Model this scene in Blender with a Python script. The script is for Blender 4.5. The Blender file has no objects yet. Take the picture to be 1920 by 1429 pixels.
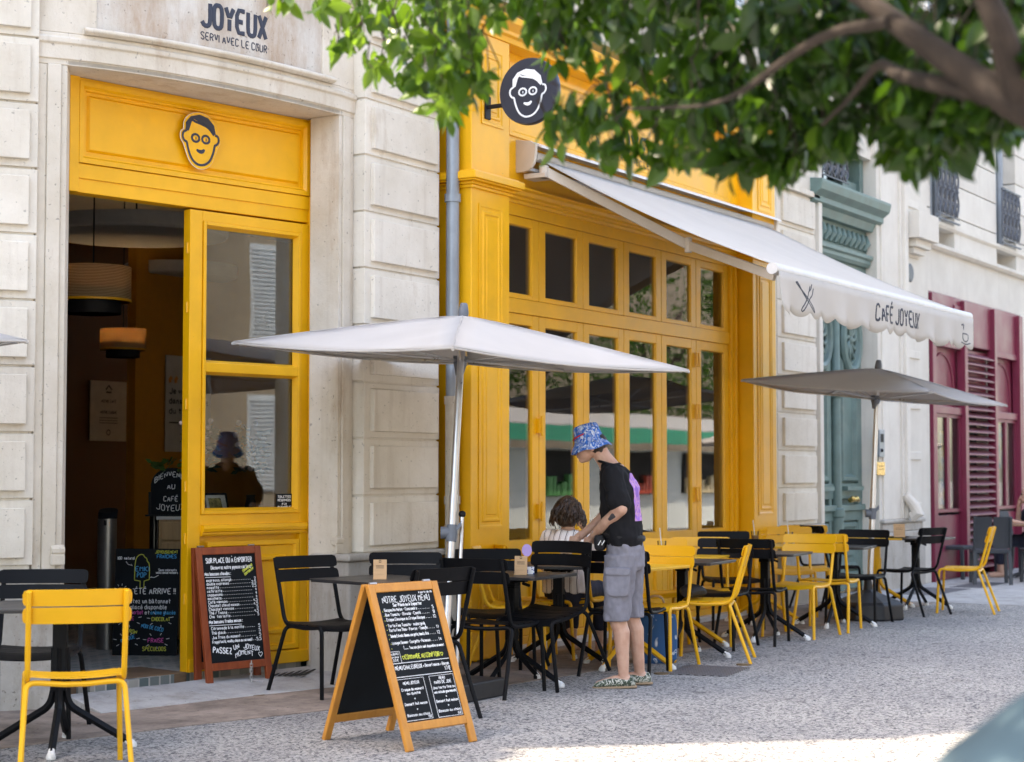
import bpy, bmesh, math, random
from mathutils import Vector, Matrix, noise
random.seed(7)
R = math.radians
V = Vector
scene = bpy.context.scene
col = scene.collection
PHI = R(30.807)
FH = V((math.cos(PHI), math.sin(PHI), 0))      # street direction the camera faces
RT = V((math.sin(PHI), -math.cos(PHI), 0))
EYE = V((0, -7.45, 1.42))

def at(a, b, z=0.0):
    """a metres to the right, b metres ahead of the spot where the photographer stands"""
    p = V((EYE.x, EYE.y, 0)) + RT * a + FH * b
    return V((p.x, p.y, z))

def yaw(h):
    """world z rotation for a thing whose own +Y should point h degrees clockwise from the view direction"""
    return PHI - R(h) - math.pi / 2

# ------------------------------------------------------------------ materials
MATS = {}
def nodes_of(name):
    m = bpy.data.materials.new(name); m.use_nodes = True
    nt = m.node_tree
    return m, nt, nt.nodes['Principled BSDF'], nt.nodes['Material Output']

def N(nt, t, **kw):
    n = nt.nodes.new(t)
    for k, v in kw.items():
        if k in n.inputs: n.inputs[k].default_value = v
        else: setattr(n, k, v)
    return n

def ramp(nt, stops, src):
    r = nt.nodes.new('ShaderNodeValToRGB')
    while len(r.color_ramp.elements) < len(stops): r.color_ramp.elements.new(0.5)
    for e, (p, c) in zip(r.color_ramp.elements, stops):
        e.position = p; e.color = (*c, 1) if len(c) == 3 else c
    nt.links.new(src, r.inputs[0]); return r

def coords(nt, scale=(1, 1, 1), kind='Object'):
    tc = nt.nodes.new('ShaderNodeTexCoord'); mp = nt.nodes.new('ShaderNodeMapping')
    mp.inputs['Scale'].default_value = scale
    nt.links.new(tc.outputs[kind], mp.inputs[0]); return mp.outputs[0]

def paint(name, c, rough=0.45, var=0.06, scale=9.0, bump=0.02, bscale=120.0, metal=0.0, spec=0.5, dirt=None, chips=None):
    """plain coloured surface with gentle tone variation and fine relief"""
    if name in MATS: return MATS[name]
    m, nt, b, o = nodes_of(name)
    co = coords(nt)
    n1 = N(nt, 'ShaderNodeTexNoise', Scale=scale, Detail=6.0, Roughness=0.6); nt.links.new(co, n1.inputs['Vector'])
    lo = tuple(max(0, x * (1 - var * 1.6)) for x in c); hi = tuple(min(1, x * (1 + var)) for x in c)
    r = ramp(nt, [(0.3, lo), (0.7, hi)], n1.outputs[0])
    outc = r.outputs[0]
    if dirt:
        n3 = N(nt, 'ShaderNodeTexNoise', Scale=scale * 0.35, Detail=8.0, Roughness=0.7); nt.links.new(co, n3.inputs['Vector'])
        f = ramp(nt, [(0.52, (0, 0, 0)), (0.72, (1, 1, 1))], n3.outputs[0])
        mx = N(nt, 'ShaderNodeMixRGB'); mx.inputs[2].default_value = (*dirt, 1)
        nt.links.new(f.outputs[0], mx.inputs[0]); nt.links.new(outc, mx.inputs[1]); outc = mx.outputs[0]
    if chips:
        for sc, lo, stretch in ((26.0, .745, (1, 1, 1)),):
            cs = coords(nt, stretch); n4 = N(nt, 'ShaderNodeTexNoise', Scale=sc, Detail=5.0, Roughness=0.6); nt.links.new(cs, n4.inputs['Vector'])
            f = ramp(nt, [(lo, (0, 0, 0)), (lo + .03, (.75, .75, .75))], n4.outputs[0])
            mx = N(nt, 'ShaderNodeMixRGB'); mx.inputs[2].default_value = (*chips, 1)
            nt.links.new(f.outputs[0], mx.inputs[0]); nt.links.new(outc, mx.inputs[1]); outc = mx.outputs[0]
    nt.links.new(outc, b.inputs['Base Color'])
    b.inputs['Roughness'].default_value = rough; b.inputs['Metallic'].default_value = metal
    b.inputs['Specular IOR Level'].default_value = spec
    rr = ramp(nt, [(0.25, (max(0, rough - .08),) * 3), (0.75, (min(1, rough + .1),) * 3)], n1.outputs[0])
    nt.links.new(rr.outputs[0], b.inputs['Roughness'])
    if bump:
        n2 = N(nt, 'ShaderNodeTexNoise', Scale=bscale, Detail=4.0); nt.links.new(co, n2.inputs['Vector'])
        bp = N(nt, 'ShaderNodeBump', Strength=min(1.0, bump * 5), Distance=bump * 0.1); nt.links.new(n2.outputs[0], bp.inputs['Height'])
        nt.links.new(bp.outputs[0], b.inputs['Normal'])
    MATS[name] = m; return m

def stone(name, c, c2, stain, pit=0.5, stain_lo=0.55, bscale=35.0, bump=0.35):
    if name in MATS: return MATS[name]
    m, nt, b, o = nodes_of(name)
    co = coords(nt)
    n1 = N(nt, 'ShaderNodeTexNoise', Scale=2.2, Detail=9.0, Roughness=0.65); nt.links.new(co, n1.inputs['Vector'])
    r1 = ramp(nt, [(0.32, c2), (0.62, c)], n1.outputs[0])
    cs = coords(nt, (1.4, 1.4, 0.45))
    n2 = N(nt, 'ShaderNodeTexNoise', Scale=2.6, Detail=10.0, Roughness=0.72); nt.links.new(cs, n2.inputs['Vector'])
    f = ramp(nt, [(stain_lo, (0, 0, 0)), (stain_lo + .22, (.8, .8, .8))], n2.outputs[0])
    mx = N(nt, 'ShaderNodeMixRGB'); mx.inputs[2].default_value = (*stain, 1)
    nt.links.new(f.outputs[0], mx.inputs[0]); nt.links.new(r1.outputs[0], mx.inputs[1])
    ck = coords(nt, (5.0, 5.0, .30)); n5 = N(nt, 'ShaderNodeTexNoise', Scale=2.0, Detail=7.0, Roughness=0.6); nt.links.new(ck, n5.inputs['Vector'])
    f5 = ramp(nt, [(.55, (0, 0, 0)), (.78, (.34, .34, .34))], n5.outputs[0]); m5 = N(nt, 'ShaderNodeMixRGB'); m5.inputs[2].default_value = (stain[0] * .8, stain[1] * .82, stain[2] * .9, 1)
    nt.links.new(f5.outputs[0], m5.inputs[0]); nt.links.new(mx.outputs[0], m5.inputs[1]); mx = m5
    vo = N(nt, 'ShaderNodeTexNoise', Scale=38.0, Detail=3.0, Roughness=0.5); nt.links.new(co, vo.inputs['Vector'])
    pf = ramp(nt, [(0.66, (1, 1, 1)), (0.74, (1 - pit, 1 - pit, 1 - pit))], vo.outputs[0])
    mu = N(nt, 'ShaderNodeMixRGB', blend_type='MULTIPLY'); mu.inputs[0].default_value = 1
    nt.links.new(mx.outputs[0], mu.inputs[1]); nt.links.new(pf.outputs[0], mu.inputs[2])
    gi = nt.nodes.new('ShaderNodeNewGeometry'); ri = ramp(nt, [(0, (.90, .885, .86)), (1, (1.03, 1.02, 1.0))], gi.outputs['Random Per Island'])
    mi = N(nt, 'ShaderNodeMixRGB', blend_type='MULTIPLY'); mi.inputs[0].default_value = 1; nt.links.new(mu.outputs[0], mi.inputs[1]); nt.links.new(ri.outputs[0], mi.inputs[2]); mu = mi
    nt.links.new(mu.outputs[0], b.inputs['Base Color'])
    b.inputs['Roughness'].default_value = 0.88; b.inputs['Specular IOR Level'].default_value = 0.25
    n3 = N(nt, 'ShaderNodeTexNoise', Scale=bscale, Detail=8.0, Roughness=0.65); nt.links.new(co, n3.inputs['Vector'])
    ad = N(nt, 'ShaderNodeMath', operation='ADD'); nt.links.new(n3.outputs[0], ad.inputs[0]); nt.links.new(pf.outputs[0], ad.inputs[1])
    bp = N(nt, 'ShaderNodeBump', Strength=bump, Distance=0.012); nt.links.new(ad.outputs[0], bp.inputs['Height'])
    nt.links.new(bp.outputs[0], b.inputs['Normal'])
    MATS[name] = m; return m

def wood(name, c, c2, rough=0.45, scale=(3, 3, 40), axis_scale=None):
    if name in MATS: return MATS[name]
    m, nt, b, o = nodes_of(name)
    co = coords(nt, axis_scale or (30, 30, 2.5))
    n1 = N(nt, 'ShaderNodeTexNoise', Scale=1.6, Detail=7.0, Roughness=0.6, Distortion=0.6); nt.links.new(co, n1.inputs['Vector'])
    r = ramp(nt, [(0.3, c2), (0.7, c)], n1.outputs[0])
    nt.links.new(r.outputs[0], b.inputs['Base Color']); b.inputs['Roughness'].default_value = rough
    bp = N(nt, 'ShaderNodeBump', Strength=0.15, Distance=0.002); nt.links.new(n1.outputs[0], bp.inputs['Height']); nt.links.new(bp.outputs[0], b.inputs['Normal'])
    MATS[name] = m; return m

def glass(name, tint=(0.55, 0.57, 0.56), ior=1.5, rough=0.0, boost=1.0):
    if name in MATS: return MATS[name]
    m, nt, b, o = nodes_of(name)
    nt.nodes.remove(b)
    fr = N(nt, 'ShaderNodeFresnel', IOR=ior)
    # slight waviness of old float glass
    co = coords(nt, (1, 1, 0.6)); nz = N(nt, 'ShaderNodeTexNoise', Scale=1.3, Detail=2.0); nt.links.new(co, nz.inputs['Vector'])
    bp = N(nt, 'ShaderNodeBump', Strength=0.06, Distance=0.02); nt.links.new(nz.outputs[0], bp.inputs['Height'])
    nt.links.new(bp.outputs[0], fr.inputs['Normal'])
    t = N(nt, 'ShaderNodeBsdfTransparent'); t.inputs[0].default_value = (*tint, 1)
    g = N(nt, 'ShaderNodeBsdfGlossy', Roughness=rough); nt.links.new(bp.outputs[0], g.inputs['Normal'])
    mul = N(nt, 'ShaderNodeMath', operation='MULTIPLY', use_clamp=True); mul.inputs[1].default_value = boost; nt.links.new(fr.outputs[0], mul.inputs[0])
    mx = N(nt, 'ShaderNodeMixShader'); nt.links.new(mul.outputs[0], mx.inputs[0]); nt.links.new(t.outputs[0], mx.inputs[1]); nt.links.new(g.outputs[0], mx.inputs[2])
    nt.links.new(mx.outputs[0], o.inputs[0])
    MATS[name] = m; return m

def emit(name, c, s):
    if name in MATS: return MATS[name]
    m, nt, b, o = nodes_of(name)
    b.inputs['Base Color'].default_value = (*c, 1)
    b.inputs['Emission Color'].default_value = (*c, 1); b.inputs['Emission Strength'].default_value = s
    MATS[name] = m; return m

def cloth(name, c, trans=0.25, rough=0.9, weave=600.0, var=0.04):
    if name in MATS: return MATS[name]
    m, nt, b, o = nodes_of(name)
    nt.nodes.remove(b)
    co = coords(nt)
    n1 = N(nt, 'ShaderNodeTexNoise', Scale=2.5, Detail=6.0); nt.links.new(co, n1.inputs['Vector'])
    r = ramp(nt, [(0.3, tuple(x * (1 - 2 * var) for x in c)), (0.7, c)], n1.outputs[0])
    d = N(nt, 'ShaderNodeBsdfDiffuse', Roughness=0.6); tr = N(nt, 'ShaderNodeBsdfTranslucent')
    nt.links.new(r.outputs[0], d.inputs[0]); nt.links.new(r.outputs[0], tr.inputs[0])
    n2 = N(nt, 'ShaderNodeTexNoise', Scale=weave, Detail=2.0); nt.links.new(co, n2.inputs['Vector'])
    bp = N(nt, 'ShaderNodeBump', Strength=0.15, Distance=0.002); nt.links.new(n2.outputs[0], bp.inputs['Height'])
    nt.links.new(bp.outputs[0], d.inputs['Normal'])
    mx = N(nt, 'ShaderNodeMixShader'); mx.inputs[0].default_value = trans
    nt.links.new(d.outputs[0], mx.inputs[1]); nt.links.new(tr.outputs[0], mx.inputs[2]); nt.links.new(mx.outputs[0], o.inputs[0])
    MATS[name] = m; return m

# ------------------------------------------------------------------ mesh building
class MB:
    def __init__(s): s.v = []; s.f = []; s.mi = []; s.cur = 0
    def add(s, vs, fs):
        k = len(s.v); s.v += [tuple(p) for p in vs]
        for f in fs: s.f.append(tuple(i + k for i in f)); s.mi.append(s.cur)
    def box(s, x0, x1, y0, y1, z0, z1):
        s.add([(x0, y0, z0), (x1, y0, z0), (x1, y1, z0), (x0, y1, z0), (x0, y0, z1), (x1, y0, z1), (x1, y1, z1), (x0, y1, z1)],
              [(3, 2, 1, 0), (4, 5, 6, 7), (0, 1, 5, 4), (1, 2, 6, 5), (2, 3, 7, 6), (3, 0, 4, 7)])
    def hexa(s, a, b):
        """a, b: two quads of four points, joined"""
        s.add(list(a) + list(b), [(3, 2, 1, 0), (4, 5, 6, 7), (0, 1, 5, 4), (1, 2, 6, 5), (2, 3, 7, 6), (3, 0, 4, 7)])
    def fbox(s, fr, s0, s1, d0, d1, z0, z1):
        """box in a facade frame: s along, d outwards"""
        q = [fr.p(s0, d1), fr.p(s1, d1), fr.p(s1, d0), fr.p(s0, d0)]
        s.hexa([(x, y, z0) for x, y in q], [(x, y, z1) for x, y in q])
    def bar(s, a, b, w, h, up=(0, 0, 1)):
        a = V(a); b = V(b); d = (b - a).normalized(); upv = V(up)
        if abs(d.dot(upv)) > .98: upv = V((0, 1, 0))
        x = d.cross(upv).normalized(); y = x.cross(d).normalized()
        q = [x * w / 2 + y * h / 2, -x * w / 2 + y * h / 2, -x * w / 2 - y * h / 2, x * w / 2 - y * h / 2]
        s.hexa([a + p for p in q], [b + p for p in q])
    def tube(s, pts, r, seg=8, caps=True, flat=None):
        """tube along pts; r number or list; flat=(normal, factor) squashes the section along normal"""
        pts = [V(p) for p in pts]; n = len(pts)
        rs = r if isinstance(r, (list, tuple)) else [r] * n
        t = []
        for i in range(n):
            a = pts[max(0, i - 1)]; b = pts[min(n - 1, i + 1)]
            d = b - a
            t.append(d.normalized() if d.length > 1e-9 else V((0, 0, 1)))
        if flat: nn = V(flat[0]).normalized()
        else:
            nn = V((0, 0, 1)) if abs(t[0].z) < .9 else V((1, 0, 0))
        vs = []; u = None
        for i in range(n):
            if flat or u is None: u = (nn - t[i] * nn.dot(t[i]))
            else: u = (u - t[i] * u.dot(t[i]))
            if u.length < 1e-6: u = t[i].orthogonal()
            u.normalize(); w = t[i].cross(u)
            fu = flat[1] if flat else 1.0
            # widen at corners so that the section stays constant
            for k in range(seg):
                an = 2 * math.pi * k / seg
                vs.append(pts[i] + (u * math.cos(an) * fu + w * math.sin(an)) * rs[i])
        fs = []
        for i in range(n - 1):
            for k in range(seg):
                k2 = (k + 1) % seg
                fs.append((i * seg + k, i * seg + k2, (i + 1) * seg + k2, (i + 1) * seg + k))
        if caps:
            fs.append(tuple(range(seg - 1, -1, -1))); fs.append(tuple((n - 1) * seg + k for k in range(seg)))
        s.add(vs, fs)
    def lathe(s, prof, c=(0, 0, 0), seg=24, axis='z', ell=(1, 1)):
        c = V(c); vs = []
        for r, z in prof:
            for k in range(seg):
                a = 2 * math.pi * k / seg
                x = r * math.cos(a) * ell[0]; y = r * math.sin(a) * ell[1]
                p = (x, y, z) if axis == 'z' else ((z, x, y) if axis == 'x' else (x, z, y))
                vs.append(c + V(p))
        fs = []
        for i in range(len(prof) - 1):
            for k in range(seg):
                k2 = (k + 1) % seg
                fs.append((i * seg + k, i * seg + k2, (i + 1) * seg + k2, (i + 1) * seg + k))
        if prof[0][0] > 1e-6: fs.append(tuple(range(seg - 1, -1, -1)))
        if prof[-1][0] > 1e-6: fs.append(tuple((len(prof) - 1) * seg + k for k in range(seg)))
        s.add(vs, fs)
    def ball(s, c, r, seg=12, ring=8, sc=(1, 1, 1)):
        prof = [(max(1e-7, math.sin(math.pi * i / ring)), -math.cos(math.pi * i / ring)) for i in range(ring + 1)]
        c = V(c); vs = []
        for pr, pz in prof:
            for k in range(seg):
                a = 2 * math.pi * k / seg
                vs.append(c + V((pr * math.cos(a) * r * sc[0], pr * math.sin(a) * r * sc[1], pz * r * sc[2])))
        fs = [(i * seg + k, i * seg + (k + 1) % seg, (i + 1) * seg + (k + 1) % seg, (i + 1) * seg + k) for i in range(ring) for k in range(seg)]
        s.add(vs, fs)
    def prism(s, poly, fn0, fn1):
        """closed polygon (list of 2-tuples) mapped by fn0 and fn1 to 3D, joined"""
        n = len(poly)
        s.add([fn0(*p) for p in poly] + [fn1(*p) for p in poly],
              [tuple(range(n - 1, -1, -1)), tuple(range(n, 2 * n))] + [(i, (i + 1) % n, n + (i + 1) % n, n + i) for i in range(n)])
    def sweep(s, path, prof):
        """path: list of (point2d, normal2d); prof: closed list of (d, z)"""
        n = len(prof); vs = []
        for p, nn in path:
            for d, z in prof: vs.append((p[0] + nn[0] * d, p[1] + nn[1] * d, z))
        fs = [(i * n + k, i * n + (k + 1) % n, (i + 1) * n + (k + 1) % n, (i + 1) * n + k) for i in range(len(path) - 1) for k in range(n)]
        fs += [tuple(range(n - 1, -1, -1)), tuple((len(path) - 1) * n + k for k in range(n))]
        s.add(vs, fs)
    def loft(s, secs, seg=16, power=2.0):
        """secs: (centre, u axis, v axis, ru, rv) rings joined and capped"""
        vs = []
        for c, u, w, ru, rv in secs:
            c = V(c); u = V(u); w = V(w)
            for k in range(seg):
                a = 2 * math.pi * k / seg; ca, sa = math.cos(a), math.sin(a)
                e = 2.0 / power
                vs.append(c + u * ru * math.copysign(abs(ca) ** e, ca) + w * rv * math.copysign(abs(sa) ** e, sa))
        n = len(secs)
        fs = [(i * seg + k, i * seg + (k + 1) % seg, (i + 1) * seg + (k + 1) % seg, (i + 1) * seg + k) for i in range(n - 1) for k in range(seg)]
        fs += [tuple(range(seg - 1, -1, -1)), tuple((n - 1) * seg + k for k in range(seg))]
        s.add(vs, fs)
    def mesh(s, name, fix=True):
        me = bpy.data.meshes.new(name); me.from_pydata(s.v, [], s.f)
        me.polygons.foreach_set('material_index', s.mi)
        if fix:
            bm = bmesh.new(); bm.from_mesh(me); bmesh.ops.recalc_face_normals(bm, faces=bm.faces); bm.to_mesh(me); bm.free()
        me.update(); return me

class Fr:
    """vertical facade frame: origin, direction along, outward normal"""
    def __init__(s, o, u):
        s.o = V((o[0], o[1])); s.u = V((u[0], u[1])).normalized(); s.n = V((s.u.y, -s.u.x))
    def p(s, a, d=0.0): q = s.o + s.u * a + s.n * d; return (q.x, q.y)
    def P(s, a, d, z): q = s.p(a, d); return V((q[0], q[1], z))

def place(o, parent, world=True):
    if parent is not None:
        o.parent = parent
        if world:
            p = parent; off = V((0, 0, 0)); rot = Matrix.Identity(4)
            m = Matrix.Identity(4)
            while p is not None:
                m = p.matrix_basis.copy() @ m if p.parent is None else p.matrix_parent_inverse @ p.matrix_basis @ m
                p = p.parent
            o.matrix_parent_inverse = m.inverted()

def obj(name, mb, mat, parent=None, bevel=0.0, smooth=False, world=False, seg=2, ang=35, fix=True):
    me = mb.mesh(name, fix) if isinstance(mb, MB) else mb
    o = bpy.data.objects.new(name, me); col.objects.link(o)
    for m in (mat if isinstance(mat, (list, tuple)) else [mat]): me.materials.append(m)
    if smooth:
        me.polygons.foreach_set('use_smooth', [True] * len(me.polygons))
        try: me.set_sharp_from_angle(angle=R(ang))
        except Exception: pass
    if bevel:
        b = o.modifiers.new('edge', 'BEVEL'); b.width = bevel; b.segments = seg; b.limit_method = 'ANGLE'; b.angle_limit = R(40)
        b.use_clamp_overlap = True
    place(o, parent, world)
    return o

def tag(o, label=None, cat=None, group=None, kind=None):
    if label: o['label'] = label
    if cat: o['category'] = cat
    if group: o['group'] = group
    if kind: o['kind'] = kind
    return o

def empty(name, loc=(0, 0, 0), rz=0.0, label=None, cat=None, group=None):
    o = bpy.data.objects.new(name, None); o.empty_display_size = .1; col.objects.link(o)
    o.location = loc; o.rotation_euler = (0, 0, rz)
    return tag(o, label, cat, group)

KIDS = {}
def copy_tree(o, parent=None):
    c = o.copy(); col.objects.link(c)
    if parent is not None: c.parent = parent
    for ch in list(o.children): copy_tree(ch, c)
    return c

def arc(c, r, a0, a1, n, ax, ay):
    return [V(c) + V(ax) * (r * math.cos(a0 + (a1 - a0) * i / n)) + V(ay) * (r * math.sin(a0 + (a1 - a0) * i / n)) for i in range(n + 1)]

def rounded(pts, r, n=5):
    """polyline with its inner corners rounded at radius r"""
    pts = [V(p) for p in pts]; out = [pts[0]]
    for i in range(1, len(pts) - 1):
        a, b, c = pts[i - 1], pts[i], pts[i + 1]
        d1 = (a - b).normalized(); d2 = (c - b).normalized()
        k = min(r, (a - b).length * .49, (c - b).length * .49)
        for j in range(n + 1):
            t = j / n
            out.append((b + d1 * k) * (1 - t) ** 2 + b * 2 * t * (1 - t) + (b + d2 * k) * t ** 2)
    out.append(pts[-1]); return out

# ------------------------------------------------------------------ hand lettering (single strokes on a 4 x 6 grid)
GL = {'A': '002640 1232', 'B': '00062645442303 2342413000', 'C': '4536160501103041', 'D': '00062644422000', 'E': '46060040 0333', 'F': '460600 0333',
 'G': '4536160501103041434323', 'H': '0006 4046 0343', 'I': '0600', 'J': '4641301001', 'K': '0006 460340', 'L': '060040', 'M': '0006234640', 'N': '00064046',
 'O': '2616050110304145362 6', 'P': '00062645442303', 'Q': '160501103041453616 2240', 'R': '00062645442303 2340', 'S': '45361605044241301001', 'T': '0646 2620',
 'U': '060110304146', 'V': '062046', 'W': '0610233046', 'X': '0640 0046', 'Y': '062346 2320', 'Z': '06460040',
 '0': '160501103041453616', '1': '152620', '2': '05163645440040', '3': '0516364534234241301001', '4': '30360242', '5': '460604344341301001', '6': '361603011030414233 1302',
 '7': '064610', '8': '230405163645442302011030414223', '9': '44331304051636454030', '.': '0001', ',': '010a', ':': '0001 0304', '!': '0206 0001', "'": '0506', '-': '0323',
 '+': '0242 2024', '/': '0036', '(': '16040210', ')': '06141200', '*': '1115 0313 0422 0224', '_': '0040',
 'a': '341403011021343140', 'b': '0600 03142433312000', 'c': '331403011031', 'd': '3630 341403011030', 'e': '02323324140301102031', 'f': '36261510 0434',
 'g': '341403011031 343a2b0b', 'h': '0600 03143430', 'i': '0400 0606', 'j': '141a0b 1616', 'k': '0600 3402 1230', 'l': '060110', 'm': '0400 03142320 23344340', 'n': '0400 03142430',
 'o': '140301102031332414', 'p': '040b 03142433312001', 'q': '341403011031 343b', 'r': '0400 031434', 's': '33140312312001', 't': '161120 0434', 'u': '04011031 3430',
 'v': '041034', 'w': '0410234044', 'x': '0430 0034', 'y': '0411 340b', 'z': '04340030'}
GL['O'] = '261605011030414536 26'.replace(' ', '')
ACC = {'É': ('E', '2738'), 'é': ('e', '1526'), 'è': ('e', '0625'), 'ê': ('e', '051625'), 'ë': ('e', '0505 2525'), 'â': ('a', '051625'), 'à': ('a', '0625'), 'û': ('u', '051625'),
       'Ë': ('E', '0707'), 'î': ('i', '051625'), 'ô': ('o', '051625'), 'Î': ('I', '071807'), 'À': ('A', '1827'), 'È': ('E', '1827'), 'ç': ('c', '2a')}
SPEC = {'Œ': '261605011020 462640 2343', '€': '45361605011030 0434 0232', '♥': '2004051626263645 44'.replace(' ', '') + '20'}
def glyph(ch):
    if ch in ACC: b, a = ACC[ch]; return GL[b] + ' ' + a
    return SPEC.get(ch) or GL.get(ch)
def strokes(text, h=1.0, jit=0.12, gap=1.9, rnd=random, slant=0.0):
    """list of polylines for the text, cap height h, starting at 0"""
    k = h / 6.0; x = 0.0; out = []
    for ch in text:
        if ch == ' ': x += 2.6; continue
        g = glyph(ch)
        if g is None: x += 3; continue
        mx = 0; dy = rnd.uniform(-.25, .25) * jit * 2
        for pl in g.split():
            pts = []
            for i in range(0, len(pl) - 1, 2):
                a = int(pl[i]); b = {'a': -1, 'b': -2}.get(pl[i + 1])
                b = int(pl[i + 1]) if b is None else b
                mx = max(mx, a)
                px = x + a + rnd.uniform(-jit, jit); py = b + dy + rnd.uniform(-jit, jit)
                pts.append(((px + py * slant) * k, py * k))
            if len(pts) >= 2 and (pts[0][0] - pts[-1][0]) ** 2 + (pts[0][1] - pts[-1][1]) ** 2 < 1e-9 and len(pts) == 2:
                pts[1] = (pts[0][0] + .25 * k, pts[0][1] + .25 * k)
            out.append(pts)
        x += mx + gap
    return out, (x - gap) * k

class Plane3:
    def __init__(s, o, u, v):
        s.o = V(o); s.u = V(u).normalized(); s.v = V(v).normalized(); s.n = s.u.cross(s.v).normalized()
    def p(s, a, b, e=0.0): return s.o + s.u * a + s.v * b + s.n * e

def round_line(pts, n=1):
    for _ in range(n):
        if len(pts) < 3: return pts
        q = [pts[0]]
        for i in range(len(pts) - 1):
            a, b = pts[i], pts[i + 1]
            q.append((a[0] * .75 + b[0] * .25, a[1] * .75 + b[1] * .25)); q.append((a[0] * .25 + b[0] * .75, a[1] * .25 + b[1] * .75))
        q.append(pts[-1]); pts = q
    return pts

def write(mb, pl, text, x, y, h, w=None, lw=0.006, jit=0.12, align='l', rot=0.0, arch=0.0, slant=0.0, gap=1.9, seg=5, sm=1, lift=.0):
    """write text on plane pl at (x, y), cap height h (squeezed to width w if given)"""
    st, tw = strokes(text, h, jit, gap, slant=slant)
    sx = (w / tw) if w else 1.0
    wid = tw * sx
    ox = {'l': 0, 'c': -wid / 2, 'r': -wid}[align]
    cr, sr = math.cos(rot), math.sin(rot)
    for pts in st:
        q = []
        for a, b in round_line(pts, sm):
            a = a * sx + ox
            b2 = b + (arch * (1 - (2 * (a - ox) / max(wid, 1e-6) - 1) ** 2) if arch else 0)
            q.append(pl.p(x + a * cr - b2 * sr, y + a * sr + b2 * cr, lift))
        mb.tube(q, lw / 2, seg, flat=(pl.n, .35))
    return wid

def line(mb, pl, pts, lw, seg=5, sm=0, lift=0.0):
    mb.tube([pl.p(a, b, lift) for a, b in round_line(pts, sm)], lw / 2, seg, flat=(pl.n, .35))
EXPO = 2.62
SPEC['♥'] = '200405162536454420'
# ------------------------------------------------------------------ shared materials
M_STONE = stone('limestone', (0.74, 0.70, 0.63), (0.64, 0.59, 0.51), (0.46, 0.36, 0.25), pit=0.35, stain_lo=0.6)
M_STONE2 = stone('cut limestone', (0.70, 0.65, 0.575), (0.58, 0.52, 0.43), (0.40, 0.28, 0.18), pit=0.45, stain_lo=0.55)
M_PLINTH = stone('grey plinth stone', (0.50, 0.48, 0.45), (0.40, 0.375, 0.34), (0.26, 0.22, 0.17), pit=0.6, stain_lo=0.5, bump=0.5)
M_PANEL = stone('flaking painted stone', (0.66, 0.64, 0.61), (0.54, 0.50, 0.45), (0.40, 0.28, 0.19), pit=0.5, stain_lo=0.43, bump=0.5)
M_SMOOTH = stone('smooth ashlar', (0.70, 0.67, 0.615), (0.63, 0.595, 0.54), (0.52, 0.455, 0.37), pit=0.15, stain_lo=0.62, bump=0.15)
M_SLAB = stone('door slab stone', (0.48, 0.48, 0.48), (0.36, 0.36, 0.37), (0.24, 0.225, 0.21), pit=0.5, stain_lo=0.47)
M_STRIP = stone('brown paving stone', (0.36, 0.29, 0.245), (0.24, 0.195, 0.165), (0.13, 0.105, 0.09), pit=0.6, stain_lo=0.44)
M_YEL = paint('yellow gloss paint', (0.85, 0.425, 0.009), rough=0.38, var=0.07, scale=3.0, bump=0.014, bscale=45, dirt=(0.72, 0.36, 0.014), chips=(.42, .22, .03))
M_CYEL = paint('yellow powder coat', (0.82, 0.42, 0.008), rough=0.42, var=0.04, scale=6, bump=0.01, bscale=300)
M_CBLK = paint('black powder coat', (0.004, 0.0045, 0.006), rough=0.5, var=0.15, scale=6, bump=0.01, bscale=300, spec=.16)
M_BLK = paint('matt black', (0.007, 0.007, 0.009), rough=0.6, var=0.2, spec=.3)
M_CHALKB = paint('chalkboard', (0.007, 0.010, 0.013), rough=0.75, var=0.4, scale=4, bump=0.01, spec=.22)
M_NAVY = paint('navy lettering', (0.025, 0.032, 0.055), rough=0.6, var=0.1)
M_CHALK = paint('white chalk', (0.82, 0.84, 0.86), rough=0.9, var=0.1)
M_CHALKY = paint('yellow chalk', (0.62, 0.66, 0.09), rough=0.9, var=0.1)
M_CHALKC = paint('blue chalk', (0.05, 0.38, 0.72), rough=0.9, var=0.1)
M_CHALKP = paint('pink chalk', (0.66, 0.10, 0.40), rough=0.9, var=0.1)
M_CHALKO = paint('orange chalk', (0.80, 0.35, 0.08), rough=0.9, var=0.1)
M_GALV = paint('zinc grey pipe', (0.26, 0.295, 0.335), rough=0.4, var=0.12, scale=6, metal=0.35)
M_ALU = paint('brushed aluminium', (0.62, 0.63, 0.65), rough=0.32, var=0.06, metal=0.9)
M_GREYP = paint('grey plastic', (0.13, 0.15, 0.18), rough=0.5)
M_WHITEP = paint('white plastic', (0.78, 0.78, 0.76), rough=0.4, var=0.04)
M_BEIGE = paint('sand lacquered metal', (0.60, 0.54, 0.47), rough=0.4, var=0.04)
M_GLASS = glass('shopfront glass', (0.84, 0.84, 0.82), 1.5, boost=1.8)
M_DGLASS = glass('door glass', (0.80, 0.83, 0.83), 1.5, boost=1.2)
M_GREEN = paint('weathered sage green paint', (0.125, 0.20, 0.185), rough=0.5, var=0.16, scale=4, bump=0.02, dirt=(0.19, 0.25, 0.22))
M_RED = paint('burgundy paint', (0.185, 0.016, 0.045), rough=0.42, var=0.08, scale=3)
M_BRASS = paint('polished brass', (0.62, 0.42, 0.14), rough=0.25, metal=0.9)
M_IRON = paint('grey wrought iron', (0.10, 0.11, 0.13), rough=0.5, metal=0.3)
M_SHUT = paint('pale blue grey shutter', (0.42, 0.47, 0.52), rough=0.55)
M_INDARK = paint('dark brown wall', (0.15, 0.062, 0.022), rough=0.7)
M_INOR = paint('mustard wall', (0.55, 0.24, 0.02), rough=0.7)
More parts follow.
